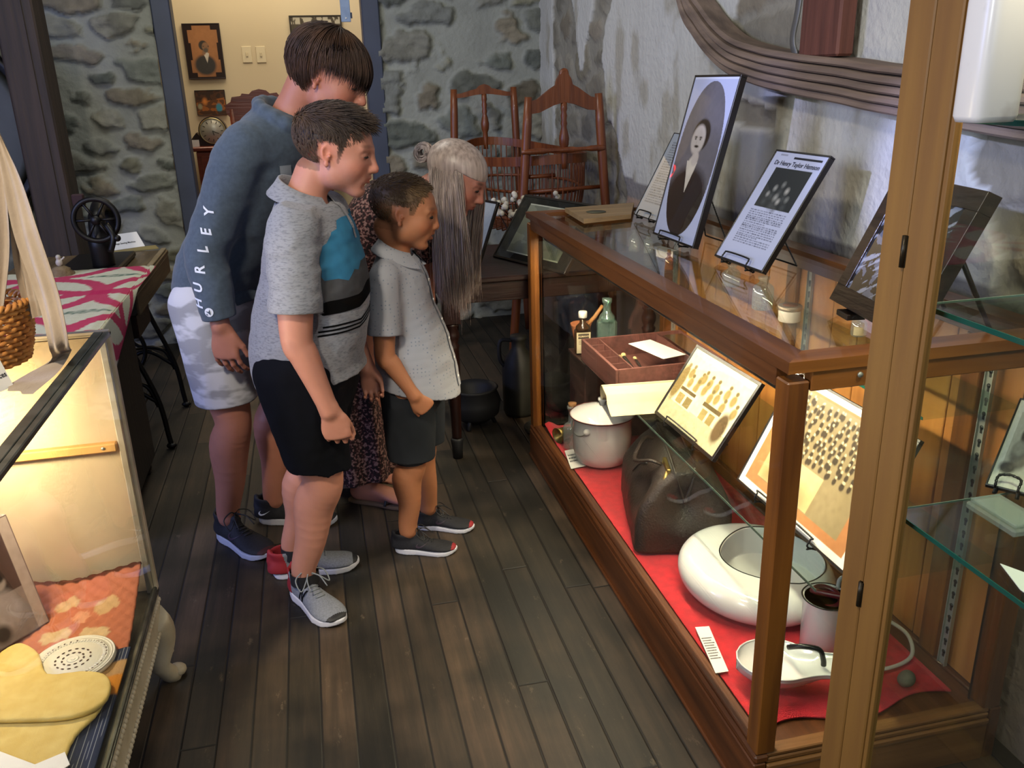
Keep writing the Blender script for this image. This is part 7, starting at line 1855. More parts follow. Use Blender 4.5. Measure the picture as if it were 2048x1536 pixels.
# ================================================================== BACK TABLE WITH FRAMES AND COTTON
M_mah = wood('dark_mahogany', '#160a08', '#2a1410', axis=0, scale=3, rough=.35, coat=.1)
M_mahv = wood('dark_mahogany_leg', '#1c0d0a', '#301712', axis=2, scale=3, rough=.35, coat=.1)
TX0, TX1, TY0, TY1, TZ = .455, 1.36, 3.245, 3.90, .765
tb = thing('dark_table', 'dark mahogany table with turned legs in the corner behind the oak case', 'table', ((TX0 + TX1) / 2, (TY0 + TY1) / 2, 0))
MB().box((TX0 - .02, TY0 - .012, TZ - .022), (TX1 + .01, TY1 + .02, TZ), .005).build('tabletop', M_mah, tb)
for lo, hi in (((TX0 + .07, TY0 + .006), (TX1 - .07, TY0 + .026)), ((TX0 + .07, TY1 - .026), (TX1 - .07, TY1 - .006)), ((TX0 + .006, TY0 + .07), (TX0 + .026, TY1 - .07)), ((TX1 - .026, TY0 + .07), (TX1 - .006, TY1 - .07))): MB().box((*lo, TZ - .10), (*hi, TZ - .023), .002).build('apron', M_mah, tb)
for x in (TX0 + .035, TX1 - .035):
    for y in (TY0 + .035, TY1 - .035):
        m = MB().box((x - .033, y - .033, TZ - .18), (x + .033, y + .033, TZ - .023), .002)
        m.lathe([(.026, TZ - .180), (.030, TZ - .19), (.022, TZ - .20), (.031, TZ - .225), (.031, TZ - .24), (.022, TZ - .265), (.030, TZ - .275), (.026, TZ - .29), (.028, .42), (.020, .10), (.020, .085)][::-1], (x, y, 0), 24); lg_ = m.build('leg', M_mahv, tb)
        m = MB().lathe([(0, 0), (.021, 0), (.023, .05), (.027, .082), (.024, .09), (0, .09)], (x, y, 0), 20); m.build('leg_cup', M_dark, lg_)
sl = slab_solve((905, 520), (957, 530), (951, 418), TZ + .004, t=.012); 
A_ = PZ(957, 531, TZ + .003); exd = unit(V3(.35, -.94, 0)); w_ = .20; T2 = PY(998, 428, A_[1] + .0); 
ey_ = unit(UP + np.cross(exd, UP) * -.42); sl = Slab(A_ - exd * w_, exd, ey_, w_, .27, .012)
I = canvas(90, 120, '#9fa6a6'); I = eblob(I, .55, .55, .25, .18, '#6f7a80', .6, .7); I = eblob(I, .62, .5, .1, .1, '#485057', .6, .7); I = rect(I, .1, .75, .9, .9, '#8d9494', .6)
picture_frame('pale_photo_frame', 'black framed pale photograph on the dark table, just below the woman’s chin'.replace('’', "'"), 'picture frame', sl, grain(I, 1.5, .05), M_frame, .010)
sl = slab_solve((985, 512), (1128, 548), (1050, 388), TZ + .004, t=.018)
I = canvas(150, 120, '#7e8273'); I = blend(I, (fbm(np.stack([uvgrid(150, 120)[0] * 6, uvgrid(150, 120)[1] * 6, uvgrid(150, 120)[0] * 0], -1), 4) > .5) * .6, '#5b6053'); I = eblob(I, .45, .55, .14, .22, '#3d4038', .5, .8); I = eblob(I, .6, .6, .1, .16, '#8f9488', .5, .7)
I2 = canvas(150, 120, '#161816'); I2[12:108, 20:130] = I[12:108, 20:130]; I2[12:14, 20:130] = srgb('#b9bca8'); I2[106:108, 20:130] = srgb('#b9bca8')
picture_frame('mounted_photo_frame', 'larger black frame with a dark mount and greenish photograph on the dark table', 'picture frame', sl, I2, M_frame, .010)
# cotton branches
ct = thing('cotton_branches', 'bunch of dried cotton stems with white bolls on the dark table', 'cotton', (.93, 3.83, TZ + .001)); rs = np.random.RandomState(2)
M_twig = mat('dry_twig', '#22160f', .8); M_cot = mat('cotton_fluff', '#c9c3b4', .95, col2='#b0aa9a', scale=60)
for i, (px, py) in enumerate(((990, 402), (1008, 398), (1028, 392), (1040, 408), (1002, 425), (1022, 428), (1046, 398), (986, 418), (1012, 412), (1035, 425), (1114, 396))):
    e = PY(px, py, 3.80 + .02 * rs.randn()); s0 = V3(.93 + .02 * rs.randn(), 3.84, TZ + .01)
    st_ = MB().tube(catmull([s0, (s0 + e) / 2 + V3(.0, .02, .03), e], 5), .0026, 6).build('stem', M_twig, ct)
    b_ = MB()
    for k in range(4): b_.ell(e + rs.randn(3) * .007, (.012, .012, .012), n=10, m=7)
    b_.build('boll', M_cot, st_)

# ================================================================== SPINDLE CRADLE
M_cr = wood('cherry_cradle_wood', '#5a2c15', '#7e4420', axis=2, scale=3, rough=.4, coat=.1)
cr = thing('spindle_cradle', 'antique swinging wooden cradle with slatted basket between two scrolled end stands', 'cradle', (1.12, 4.5, 0))
def end_stand(y, L, R, topy, cx, hook, floor, lean, wid):
    pl = PY(*L, y); pr = PY(*R, y); pc = PY(cx, topy, y); rp = unit(pr - pl); 
    # crest rail: shaped board
    w = np.linalg.norm(pr - pl); hgt = pc[2] - (pl[2] + pr[2]) / 2; o = pl.copy(); n = np.cross(rp, UP)
    top = [(0, .01), (.12, .018), (.30, .06), (.38, .075), (.40, .10), (.44, .12), (.5, .135), (.56, .12), (.60, .10), (.62, .075), (.70, .06), (.88, .018), (1, .01)]; bot = [(1, -.045), (.85, -.04), (.65, -.012), (.5, .0), (.35, -.012), (.15, -.04), (0, -.045)]
    k = hgt / .135 if hook is None else 1.0
    poly = [(a * w, b * k) for a, b in top + bot]
    MB().prism(poly, o - n * .012, rp, UP, n, .024).build('crest_rail', M_cr, cr)
    for s, P0 in ((-1, pl), (1, pr)):
        pts = []; 
        for t in np.linspace(0, 1, 12):
            z = P0[2] + .03 - (P0[2] + .03 - floor) * t; off = s * wid * (t ** 1.1); pts.append(np.array([P0[0] + rp[0] * off, P0[1] + rp[1] * off, z]))
        MB().tube(pts, [.018] + [.022] * 10 + [.02], 12, up=(0, 1, 0)).build('side_post', M_cr, cr)
    mid_ = (pl + pr) / 2; zt = mid_[2]; tz = [.0, .03, .045, .06, .08, .095, .11, .13, .16, .19, .21, .24, .27, .30]
    rr_ = [.014, .016, .012, .016, .012, .016, .012, .018, .024, .022, .014, .016, .014, .014]
    m = MB().lathe([(.013, -z_ * 1.0) for z_ in []] or [(r_, -z_) for r_, z_ in zip(rr_, tz)][::-1], mid_ + UP * .0, 16); sp = m.build('turned_spindle', M_cr, cr)
    return pl, pr, mid_, rp
plN, prN, mN, rpN = end_stand(4.02, (1057, 208), (1197, 200), 175, 1126, True, .02, 0, .12)
plF, prF, mF, rpF = end_stand(5.02, (908, 190), (1027, 185), 168, 967, None, .02, 0, .06)
hk = PY(1122, 172, 4.02); MB().tube(catmull([hk - UP * .02, hk + UP * .035, hk + V3(.004, 0, .062), hk + V3(.022, 0, .066), hk + V3(.028, 0, .050), hk + V3(.020, 0, .043)], 6), .010, 10, up=(0, 1, 0)).build('hook_finial', M_cr, cr)
p1, p2 = PY(1043, 305, 4.0), PY(1210, 295, 4.0); K = 24; tt = np.linspace(0, 1, K); MB().tube([p1 + (p2 - p1) * a for a in tt], [.010 + .004 * (abs(math.sin(a * 9)) > .7) for a in tt], 10, up=(0, 0, 1)).build('turned_crossbar', M_cr, cr)
for a, b, yy in (((1045, 355), (1110, 350), 4.04), ((1045, 385), (1215, 372), 4.04)): MB().tube([PY(*a, yy), PY(*b, yy)], .010, 10).build('stretcher', M_cr, cr)
# basket: boat-shaped rim and many bent slats
N0 = mN - UP * .27; F0 = mF - UP * .27; ax = F0 - N0; La = np.linalg.norm(ax); ax /= La; sd = unit(np.cross(ax, UP)); rim = []
def rimp(a): # a angle round the boat
    c, s = math.cos(a), math.sin(a); return (N0 + F0) / 2 - ax * c * La * .49 + sd * s * .29 * (1 - .12 * abs(c)) + UP * (.035 * c * c - .02)
G = []
for i in range(73):
    a = 2 * PI * i / 72; p = rimp(a); o_ = unit(p - (N0 + F0) / 2 * V3(1, 1, 0) - V3(0, 0, p[2])); o_[2] = 0; G.append([p + UP * .022, p + UP * .022 + o_ * .014, p - UP * .022 + o_ * .014, p - UP * .022, p + UP * .022])
MB().grid(np.array(G), smooth=False).build('basket_rim', M_cr, cr)
cb_ = (N0 + F0) / 2 - UP * .36
for i in range(60):
    a = 2 * PI * i / 60; p = rimp(a) - UP * .02; q = cb_ + (p - cb_) * V3(.42, .42, 0); 
    pts = catmull([p, p + (q - p) * .10 + V3(0, 0, -.14) + (p - cb_) * V3(.03, .03, 0), p + (q - p) * .45 + V3(0, 0, -.30 + .36 * 0 - (p[2] - cb_[2] - .36) * 0), q + UP * .005], 4)
    pts[:, 2] = np.maximum(pts[:, 2], cb_[2]); MB().tube(pts, .0065, 6, flat=.5).build('slat', M_cr, cr)
for f_, zz_ in ((.93, .16), (.72, .31)):
    G = [cb_ + (rimp(2 * PI * i / 48) - cb_) * V3(f_, f_, 0) + UP * (.36 - zz_) for i in range(48)]; MB().tube(np.array(G), .008, 6, closed=True).build('basket_hoop', M_cr, cr)
MB().prism([(math.cos(a) * La * .49 * .44, math.sin(a) * .255 * .44) for a in np.linspace(0, 2 * PI, 32)[:-1]], cb_ - UP * .012, ax, sd, UP, .012).build('basket_floor', M_cr, cr)

# ================================================================== UNDER THE TABLE: dim crocks, a boot, a crumpled sack
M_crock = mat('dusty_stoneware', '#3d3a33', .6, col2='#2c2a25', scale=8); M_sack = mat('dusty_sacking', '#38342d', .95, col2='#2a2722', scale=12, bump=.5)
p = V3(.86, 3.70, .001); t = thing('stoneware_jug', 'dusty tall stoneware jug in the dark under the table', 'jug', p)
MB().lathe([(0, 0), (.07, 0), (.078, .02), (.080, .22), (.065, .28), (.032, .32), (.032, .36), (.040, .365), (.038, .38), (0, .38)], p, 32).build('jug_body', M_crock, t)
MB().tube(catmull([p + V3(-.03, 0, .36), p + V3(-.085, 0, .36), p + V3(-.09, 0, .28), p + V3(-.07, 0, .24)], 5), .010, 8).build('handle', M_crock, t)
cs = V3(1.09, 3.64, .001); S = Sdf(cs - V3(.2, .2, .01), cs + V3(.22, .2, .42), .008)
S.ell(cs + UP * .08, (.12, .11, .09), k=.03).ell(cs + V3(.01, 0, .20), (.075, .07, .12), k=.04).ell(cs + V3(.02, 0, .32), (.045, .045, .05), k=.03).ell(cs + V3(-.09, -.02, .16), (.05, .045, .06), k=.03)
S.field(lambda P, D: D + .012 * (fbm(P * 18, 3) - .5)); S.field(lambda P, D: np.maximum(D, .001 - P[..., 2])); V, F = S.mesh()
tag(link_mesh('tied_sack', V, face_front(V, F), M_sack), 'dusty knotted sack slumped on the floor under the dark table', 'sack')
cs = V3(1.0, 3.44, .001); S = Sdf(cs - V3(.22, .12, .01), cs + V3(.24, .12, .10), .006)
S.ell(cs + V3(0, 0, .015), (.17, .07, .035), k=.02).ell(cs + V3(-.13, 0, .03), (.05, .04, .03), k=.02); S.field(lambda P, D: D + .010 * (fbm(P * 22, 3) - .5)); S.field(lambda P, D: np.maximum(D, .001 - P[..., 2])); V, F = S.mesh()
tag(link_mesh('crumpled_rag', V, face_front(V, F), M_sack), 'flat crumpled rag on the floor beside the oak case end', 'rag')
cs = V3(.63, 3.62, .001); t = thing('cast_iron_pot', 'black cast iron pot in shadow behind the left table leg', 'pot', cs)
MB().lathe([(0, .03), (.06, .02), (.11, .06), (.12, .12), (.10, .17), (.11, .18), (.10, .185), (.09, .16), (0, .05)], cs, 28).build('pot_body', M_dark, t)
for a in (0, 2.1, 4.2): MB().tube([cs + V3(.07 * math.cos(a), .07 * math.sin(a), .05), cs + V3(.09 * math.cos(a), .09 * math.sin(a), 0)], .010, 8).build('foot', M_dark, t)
# ================================================================== LEFT CASE CONTENTS
def cloth_patch(name, label, cat, mfn, x0, x1, y0, y1, z, th, mats, n=(60, 90), kind=None, colfn=None):
    us = np.linspace(0, 1, n[0]); vs_ = np.linspace(0, 1, n[1]); U, V = np.meshgrid(us, vs_, indexing='ij')
    X = x0 + (x1 - x0) * U; Y = y0 + (y1 - y0) * V; Z = z + mfn(X, Y, U, V)
    G = np.stack([X, Y, Z], -1); B = G - [0, 0, th]
    nn = n[0] * n[1]; m = MB(); m.grid(G[:, ::-1] if False else G); F0 = m.F
    idx = np.arange(nn).reshape(n); a, b, c, d = idx[:-1, :-1], idx[1:, :-1], idx[1:, 1:], idx[:-1, 1:]
    F = np.stack([a, b, c, d], -1).reshape(-1, 4).tolist(); F += (np.stack([d, c, b, a], -1).reshape(-1, 4) + nn).tolist()
    for e in (idx[0, :], idx[-1, ::-1], idx[::-1, 0], idx[:, -1]):
        for i in range(len(e) - 1): F.append([int(e[i + 1]), int(e[i]), int(e[i]) + nn, int(e[i + 1]) + nn][::-1])
    C = None
    if colfn is not None: c_ = colfn(U, V, X, Y).reshape(-1, 3); C = np.concatenate([c_, c_])
    o = link_mesh(name, np.concatenate([G.reshape(-1, 3), B.reshape(-1, 3)]), F, mats, None, True, C); return tag(o, label, cat)
M_quiltp = paint_mat('quilt_cotton', .9, .2, bump=.2, bscale=300)
ZL = ZB + .001
# orange patchwork quilt: rises in a wave against the end panel
def q_h(X, Y, U, V):
    up = np.clip((V - .62) / .38, 0, 1); wave = .085 * up ** 1.3 * (1 - .25 * U) + .02 * np.sin(U * 7) * up
    quilt = .0055 * np.abs(np.sin((X + Y) * 95)) ** .5 + .0045 * np.abs(np.sin((X - Y) * 95)) ** .5
    return .012 + wave + quilt + .008 * fbm(np.stack([X * 9, Y * 9, X * 0], -1), 3)
def q_c(U, V, X, Y):
    c = np.tile(np.array(srgb('#b06a4e')), (*U.shape, 1)); n = fbm(np.stack([X * 6, Y * 6, X * 0 + 4], -1), 3)
    c = c * (.9 + .25 * n[..., None]); 
    for (cx, cy, w, h, an, col) in ((-.676, 1.88, .034, .018, .2, '#c7ad84'), (-.59, 1.87, .034, .018, -.2, '#c7ad84'), (-.67, 1.98, .030, .018, .5, '#bd9c70'), (-.575, 1.95, .030, .022, .5, '#bd9c70'), (-.76, 1.93, .03, .02, .3, '#c79a6a'), (-.63, 1.93, .02, .02, .8, '#c98f72'), (-.80, 1.80, .03, .02, .3, '#c7ad84')):
        dx = (X - cx) * math.cos(an) + (Y - cy) * math.sin(an); dy = -(X - cx) * math.sin(an) + (Y - cy) * math.cos(an); c = blend(c, ((np.abs(dx) + .4 * np.abs(dy) < w) & (np.abs(dy) < h)) * .9, col)
    return blend(c, (V > .985) * 1.0, '#4e2a18')
cloth_patch('patchwork_quilt', 'orange stitched patchwork quilt ruffled against the end panel in the left case', 'quilt', q_h, -1.09, -.508, 1.36, 2.062, ZL, .006, M_quiltp, (120, 150), colfn=q_c)
def s_h(X, Y, U, V): return .006 + .004 * fbm(np.stack([X * 20, Y * 5, X * 0], -1), 3) + .0015 * np.sin(U * 9)
def s_c(U, V, X, Y):
    c = np.tile(np.array(srgb('#232d45')), (*U.shape, 1)); st = np.abs(((U * 9 + .3 * V) % 1) - .5) < .05; c = blend(c, st * .8, '#9fa4a8'); c = blend(c, ((V > .84) & (V < .90)) * .95, '#c07c24'); return blend(c, ((V > .52) & (V < .60) | (V > .90) & (V < .95)) * .9, '#b08a58')
cloth_patch('striped_cloth', 'folded navy striped cloth with an orange patch along the right edge of the left case', 'cloth', s_h, -.566, -.500, .80, 1.80, ZL + .022, .005, M_quiltp, (60, 120), colfn=s_c)
cloth_patch('under_quilt', 'pale brown cloth under the cream garments in the left case', 'cloth', lambda X, Y, U, V: .008 + .006 * fbm(np.stack([X * 12, Y * 12, X * 0 + 9], -1), 3), -1.08, -.615, .42, 1.345, ZL, .005, mat('tan_cotton', '#a98355', .9, col2='#b8946a', scale=14))
# doily
dc = PZ(146, 1318, ZL + .041); t = MB(); ndo = 64
for r0, r1, gap in ((0, .010, 0), (.060, .070, 1), (.076, .084, 0)):
    if gap:
        for k in range(int(r1 * 900)):
            a = 2 * PI * k / int(r1 * 900); t.ell(dc + V3(math.cos(a) * (r0 + r1) / 2, math.sin(a) * (r0 + r1) / 2, .001), ((r1 - r0) / 2 * .95, .0028, .0016), R=[[math.cos(a), -math.sin(a), 0], [math.sin(a), math.cos(a), 0], [0, 0, 1]], n=8, m=4)
    t.lathe([(max(r0, .0001), 0), (r0 + .0035, .0018), (r0 + .005, 0)], dc, ndo); t.lathe([(r1 - .002, 0), (r1, .0018), (r1 + .003, 0)], dc, ndo)
t.lathe([(0, -.016), (.080, -.016), (.087, -.008), (.086, .0002), (0, .0002)], dc, ndo)
dl_ = tag(t.build('lace_doily', mat('white_lace', '#dcd8cc', .9)), 'round white crocheted lace doily on the orange quilt', 'doily')
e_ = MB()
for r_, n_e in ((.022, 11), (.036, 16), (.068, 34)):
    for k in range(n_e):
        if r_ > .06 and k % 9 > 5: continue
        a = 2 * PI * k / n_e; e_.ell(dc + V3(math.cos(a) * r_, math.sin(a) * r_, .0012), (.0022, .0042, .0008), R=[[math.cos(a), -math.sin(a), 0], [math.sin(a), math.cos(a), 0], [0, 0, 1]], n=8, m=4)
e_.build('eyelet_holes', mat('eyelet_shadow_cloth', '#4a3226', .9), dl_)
M_yel = mat('cream_knit', '#d8bf74', .95, col2='#cdb163', scale=30, bump=.15, bscale=400)
def blanket(name, label, outline, z, th, seed):
    P_ = np.array([PZ(*p, z + th)[:2] for p in outline]); c = P_.mean(0); S = Sdf((P_[:, 0].min() - .03, P_[:, 1].min() - .03, z - .004), (P_[:, 0].max() + .03, P_[:, 1].max() + .03, z + th + .02), .0045)
    def fn(P, D):
        x, y = P[..., 0], P[..., 1]; ins = np.zeros(x.shape, bool); dist = np.full(x.shape, 9., np.float32); n = len(P_)
        for i in range(n):
            a, b = P_[i], P_[(i + 1) % n]; ab = b - a; t = np.clip(((x - a[0]) * ab[0] + (y - a[1]) * ab[1]) / (ab @ ab), 0, 1); dist = np.minimum(dist, np.hypot(x - a[0] - t * ab[0], y - a[1] - t * ab[1]))
            cr_ = ((a[1] > y) != (b[1] > y)) & (x < (b[0] - a[0]) * (y - a[1]) / (b[1] - a[1] + 1e-12) + a[0]); ins ^= cr_
        d2 = np.where(ins, -dist, dist); top = z + th * (1 + .25 * (fbm(np.stack([x * 14, y * 14, x * 0 + seed], -1), 3) - .5)); dz = np.abs(P[..., 2] - (z + top) / 2) - (top - z) / 2
        rr = th * .40; return np.sqrt(np.maximum(d2 + rr, 0) ** 2 + np.maximum(dz + rr, 0) ** 2) + np.minimum(np.maximum(d2 + rr, dz + rr), 0) - rr
    S.field(fn); V, F = S.mesh(); return tag(link_mesh(name, V, face_front(V, F), M_yel), label, 'garment')
blanket('knitted_garment', 'cream knitted baby garment, lower one, nearest the viewer in the left case', catmull(np.array([(-160, 1400), (60, 1410), (150, 1405), (205, 1398), (190, 1430), (150, 1470), (125, 1530), (100, 1600), (-160, 1640)]), 3), ZL + .031, .0105, 3)
blanket('folded_garment', 'folded cream knitted garment lying beside the white doily', catmull(np.array([(-160, 1310), (-40, 1322), (15, 1292), (45, 1284), (78, 1305), (95, 1345), (160, 1340), (208, 1345), (222, 1370), (205, 1405), (150, 1430), (60, 1438), (-160, 1440)]), 3), ZL + .0425, .012, 8)
q = [PZ(*a, ZL + .0445) for a in ((-10, 1500), (70, 1530), (130, 1505), (140, 1530), (80, 1570), (-10, 1560))]; m = MB(); n_ = len(q); m.add(q + [a + UP * .0015 for a in q], [list(range(n_))[::-1], [n_ + i for i in range(n_)]] + [[i, (i + 1) % n_, n_ + (i + 1) % n_, n_ + i] for i in range(n_)], smooth=False)
tag(m.build('paper_note', M_white), 'white paper note on the nearest cream garment', 'paper')
# leaning photograph in thick frame
A = PZ(-70, 1345, ZL + .045); exq = unit(PZ(100, 1243, ZL + .045) - A); w_ = np.linalg.norm(PZ(100, 1243, ZL + .045) - A); v = _ray(12, 1028); k = (PZ(100, 1243, ZL + .045) - exq * w_ * .48 - EYE).dot(exq) / v.dot(exq)
B = PZ(100, 1243, ZL + .045); kk = (B - EYE).dot(exq) / v.dot(exq); Tp = EYE + v * kk; sl = Slab(B - exq * .26, exq, Tp - B, .26, np.linalg.norm(Tp - B), .030)
I = canvas(130, 150, '#8c7d78'); I = rect(I, .25, .08, .95, .60, '#3a2c28'); U_, V_ = uvgrid(130, 150); I = eblob(I, .45, .66, .16, .22, '#b9aaa6', .4); I = eblob(I, .45, .40, .08, .08, '#a3938e', .3); I = eblob(I, .45, .35, .09, .06, '#241b18', .4); I = eblob(I, .70, .72, .16, .2, '#a8999a', .4); I = eblob(I, .72, .50, .075, .07, '#a3938e', .3); I = eblob(I, .72, .46, .085, .05, '#2a201c', .4); I = eblob(I, .6, .9, .1, .1, '#3a2f2c', .5); I = rect(I, .9, .0, 1., 1., '#b5a49b')
picture_frame('canvas_photograph', 'thick-edged brown and white photograph leaning inside the left case', 'picture frame', sl, grain(I, 1.5, .08), mat('pinkish_grey_edge', '#7c6a66', .7), .003, lip=-.0005, m=M_print)
# ---- on top of the left case
zt = LZ + .002
bc = PZ(10, 705, zt + .02); bc = V3(bc[0] - .035, bc[1], zt)
bs = thing('wicker_basket', 'honey-coloured wicker basket on top of the left case', 'basket', bc); M_wick = mat('honey_wicker', '#a8682c', .55, col2='#c58a45', scale=30)
wk = MB()
for j in range(11):
    z = .006 + .0105 * j; r = .075 + .018 * math.sin(j / 10 * PI * .6); K = 96; ang = np.linspace(0, 2 * PI, K + 1)[:-1]
    pts = np.stack([bc[0] + (r + .0035 * np.sin(ang * 24 + (j % 2) * PI)) * np.cos(ang), bc[1] + (r + .0035 * np.sin(ang * 24 + (j % 2) * PI)) * np.sin(ang) * 1.15, np.full(K, zt + z)], 1); wk.tube(pts, .0048, 6, closed=True)
wk.lathe([(0, .002), (.074, .002), (.074, .006), (0, .006)], bc, 24)
for a in np.linspace(0, 2 * PI, 25)[:-1]: wk.tube([bc + V3(.075 * math.cos(a), .086 * math.sin(a), .004), bc + V3(.094 * math.cos(a), .108 * math.sin(a), .12)], .003, 5)
wk.build('basket_weave', M_wick, bs)
rm = MB(); K = 120; ang = np.linspace(0, 2 * PI, K + 1)[:-1]
for ph in (0, PI): rm.tube(np.stack([bc[0] + (.094 + .005 * np.cos(ang * 20 + ph)) * np.cos(ang), bc[1] + (.108 + .005 * np.cos(ang * 20 + ph)) * np.sin(ang), zt + .124 + .005 * np.sin(ang * 20 + ph)], 1), .0045, 6, closed=True)
rm.build('braided_rim', M_wick, bs)
# tent card beside the basket
A = PZ(-35, 800, zt + .001); B = PZ(28, 772, zt + .001); exq = unit(B - A); hn = np.cross(exq, UP); up_ = unit(UP - hn * .35); h_ = .055; m = MB(); w_ = np.linalg.norm(B - A)
m.add([A, B, B + up_ * h_, A + up_ * h_, A - hn * .04, B - hn * .04], [[0, 1, 2, 3], [3, 2, 5, 4], [3, 2, 1, 0], [4, 5, 2, 3]], smooth=False); tc_ = m.build('tent_card', M_white); tag(tc_, 'folded white label card in front of the wicker basket', 'card')
me = text_mesh('rns\nances', .014, bold=.0003, align='LEFT'); V = np.array([v.co[:] for v in me.vertices]); F = [list(p.vertices) for p in me.polygons]
link_mesh('card_lettering', np.array([A + exq * (w_ * .55 + v[0]) + up_ * (h_ * .62 + v[1]) + hn * .0006 for v in V]), F, mat('black_ink', '#222226', .7), tc_, False)
# christening gown hanging from the left, its sash falling on the case
M_gown = mat('cream_muslin', '#a39079', .9, col2='#93806a', scale=9, bump=.12, bscale=180, sheen=.2)
gx = lambda x, y, Y: PY(x, y, Y)
def sheetcloth(rows, n=30, folds=.012, nf=5, seed=0, thick=.003):
    """rows: list of (left point, right point) from top to bottom"""
    L_ = catmull(np.array([r[0] for r in rows]), 8); R_ = catmull(np.array([r[1] for r in rows]), 8); G = np.zeros((n, len(L_), 3))
    for j in range(len(L_)):
        d = R_[j] - L_[j]; nn = unit(np.cross(d, UP))
        for i in range(n):
            u = i / (n - 1); G[i, j] = L_[j] + d * u + nn * folds * (math.sin(u * nf * 2 * PI + seed + j * .05) * (.4 + .6 * j / len(L_)) + .5 * math.sin(u * nf * 3.1 + j * .2))
    m = MB().grid(G); m.grid(G[:, ::-1] + np.cross(unit(R_[0] - L_[0]), UP) * -thick); return m
g = thing('hanging_gown', 'cream lace-trimmed muslin gown hanging at the far left edge', 'gown', (-1.0, 1.9, .95))
rows = [(gx(-170, 250, 1.92), gx(-8, 262, 1.92)), (gx(-170, 330, 1.92), gx(10, 330, 1.90)), (gx(-180, 480, 1.90), gx(22, 480, 1.88)), (gx(-190, 600, 1.88), gx(10, 600, 1.86)), (gx(-190, 655, 1.87), gx(2, 650, 1.85))]
sheetcloth(rows, 40, .012, 6).build('gown_body', M_gown, g)
rows = [(gx(-10, 262, 1.89), gx(0, 268, 1.89)), (gx(10, 370, 1.87), gx(45, 360, 1.86)), (gx(32, 480, 1.85), gx(82, 475, 1.84)), (gx(75, 600, 1.82), gx(118, 590, 1.81)), (gx(98, 690, 1.79), gx(139, 690, 1.78))]
e = PZ(98, 722, zt + .008); f_ = PZ(140, 700, zt + .008); rows.append((e, f_)); rows.append((PZ(60, 745, zt + .004), PZ(120, 740, zt + .003))); rows.append((PZ(5, 775, zt + .004), PZ(60, 790, zt + .003)))
sheetcloth(rows, 24, .005, 2, 1).build('sash', M_gown, g)
rows = [(gx(20, 400, 1.91), gx(40, 400, 1.90)), (gx(30, 520, 1.90), gx(62, 520, 1.89)), (gx(55, 640, 1.89), gx(85, 630, 1.88))]
sheetcloth(rows, 16, .006, 2, 2).build('rear_sash', M_gown, g)
MB().tube([gx(-200, 225, 1.92), gx(-10, 255, 1.92)], .008, 8).build('hanger_bar', M_dark, g)

# ================================================================== SEWING MACHINE TABLE AND QUILTED STAND
M_swt = wood('sewing_table_wood', '#4a3c28', '#6c5a3e', axis=1, scale=3, rough=.45)
M_iron = mat('black_cast_iron', '#0d0c0c', .45, metal=.4)
SX, SY0, SY1, SZ = -.70, 3.53, 4.42, .755
st = thing('treadle_table', 'old treadle sewing table with black cast iron legs by the stone wall', 'sewing table', (-1.0, 3.98, 0))
MB().box((SX - .62, SY0, SZ - .022), (SX, SY1, SZ), .004).build('tabletop', M_swt, st)
MB().box((SX - .030, SY0 + .004, SZ + .001), (SX - .006, SY1 - .01, SZ + .010), .003).build('edge_moulding', wood('pale_moulding', '#7c6c50', '#96866a', axis=1, scale=3), st)
for lo, hi in (((SX - .012, SY0 + .01), (SX - .002, SY1 - .01)), ((SX - .615, SY0 + .01), (SX - .605, SY1 - .01))): MB().box((*lo, SZ - .105), (*hi, SZ - .023), .002).build('side_panel', M_swt, st)
MB().box((SX - .12, SY0 + .02, SZ - .20), (SX - .02, SY0 + .30, SZ - .107), .003).build('drawer', M_mah, st)
def iron_leg(y):
    m = MB(); z0 = SZ - .11
    def tb_(pts, r=.011): m.tube(catmull([V3(SX - .03 + a, y + b, c) for a, b, c in pts], 6), r, 8)
    tb_([(-.10, 0, z0), (-.08, 0, .50), (.0, 0, .24), (.02, 0, .06), (.025, 0, .012)]); tb_([(-.40, 0, z0), (-.42, 0, .50), (-.52, 0, .24), (-.55, 0, .06), (-.555, 0, .012)])
    tb_([(-.10, 0, .60), (-.20, 0, .48), (-.16, 0, .34), (-.04, 0, .30), (.00, 0, .20)], .009); tb_([(-.40, 0, .60), (-.30, 0, .48), (-.34, 0, .34), (-.48, 0, .30), (-.52, 0, .20)], .009)
    tb_([(.0, 0, .22), (-.12, 0, .30), (-.27, 0, .24), (-.42, 0, .30), (-.52, 0, .22)], .010); tb_([(-.08, 0, .52), (-.27, 0, .58), (-.42, 0, .52)], .010); tb_([(-.27, 0, .58), (-.20, 0, .44), (-.27, 0, .24)], .009); tb_([(-.27, 0, .58), (-.34, 0, .44), (-.27, 0, .24)], .009)
    for a in (.025, -.555): m.ell((SX - .03 + a, y, .014), (.022, .018, .013)); m.lathe([(0, -.01), (.014, -.01), (.014, .01), (0, .01)], (SX - .03 + a, y, .014), 12, (0, 1, 0))
    m.tube([V3(SX - .13, y, z0), V3(SX - .43, y, z0)], .012, 8); m.build('iron_leg', M_iron, st)
iron_leg(SY0 + .20); iron_leg(SY1 - .16)
m = MB(); 
for k in range(8): m.tube([V3(SX - .42, SY0 + .26 + .05 * k, .10), V3(SX - .16, SY0 + .26 + .05 * k, .10)], .006, 6)
for x in (-.42, -.16): m.tube([V3(SX + x, SY0 + .20, .10), V3(SX + x, SY1 - .16, .10)], .009, 6)
m.build('treadle', M_iron, st)
K = 40; ang = np.linspace(0, 2 * PI, K + 1)[:-1]; m = MB().tube(np.stack([SX - .27 + .13 * np.cos(ang), np.full(K, SY1 - .21), .33 + .13 * np.sin(ang)], 1), .010, 8, closed=True)
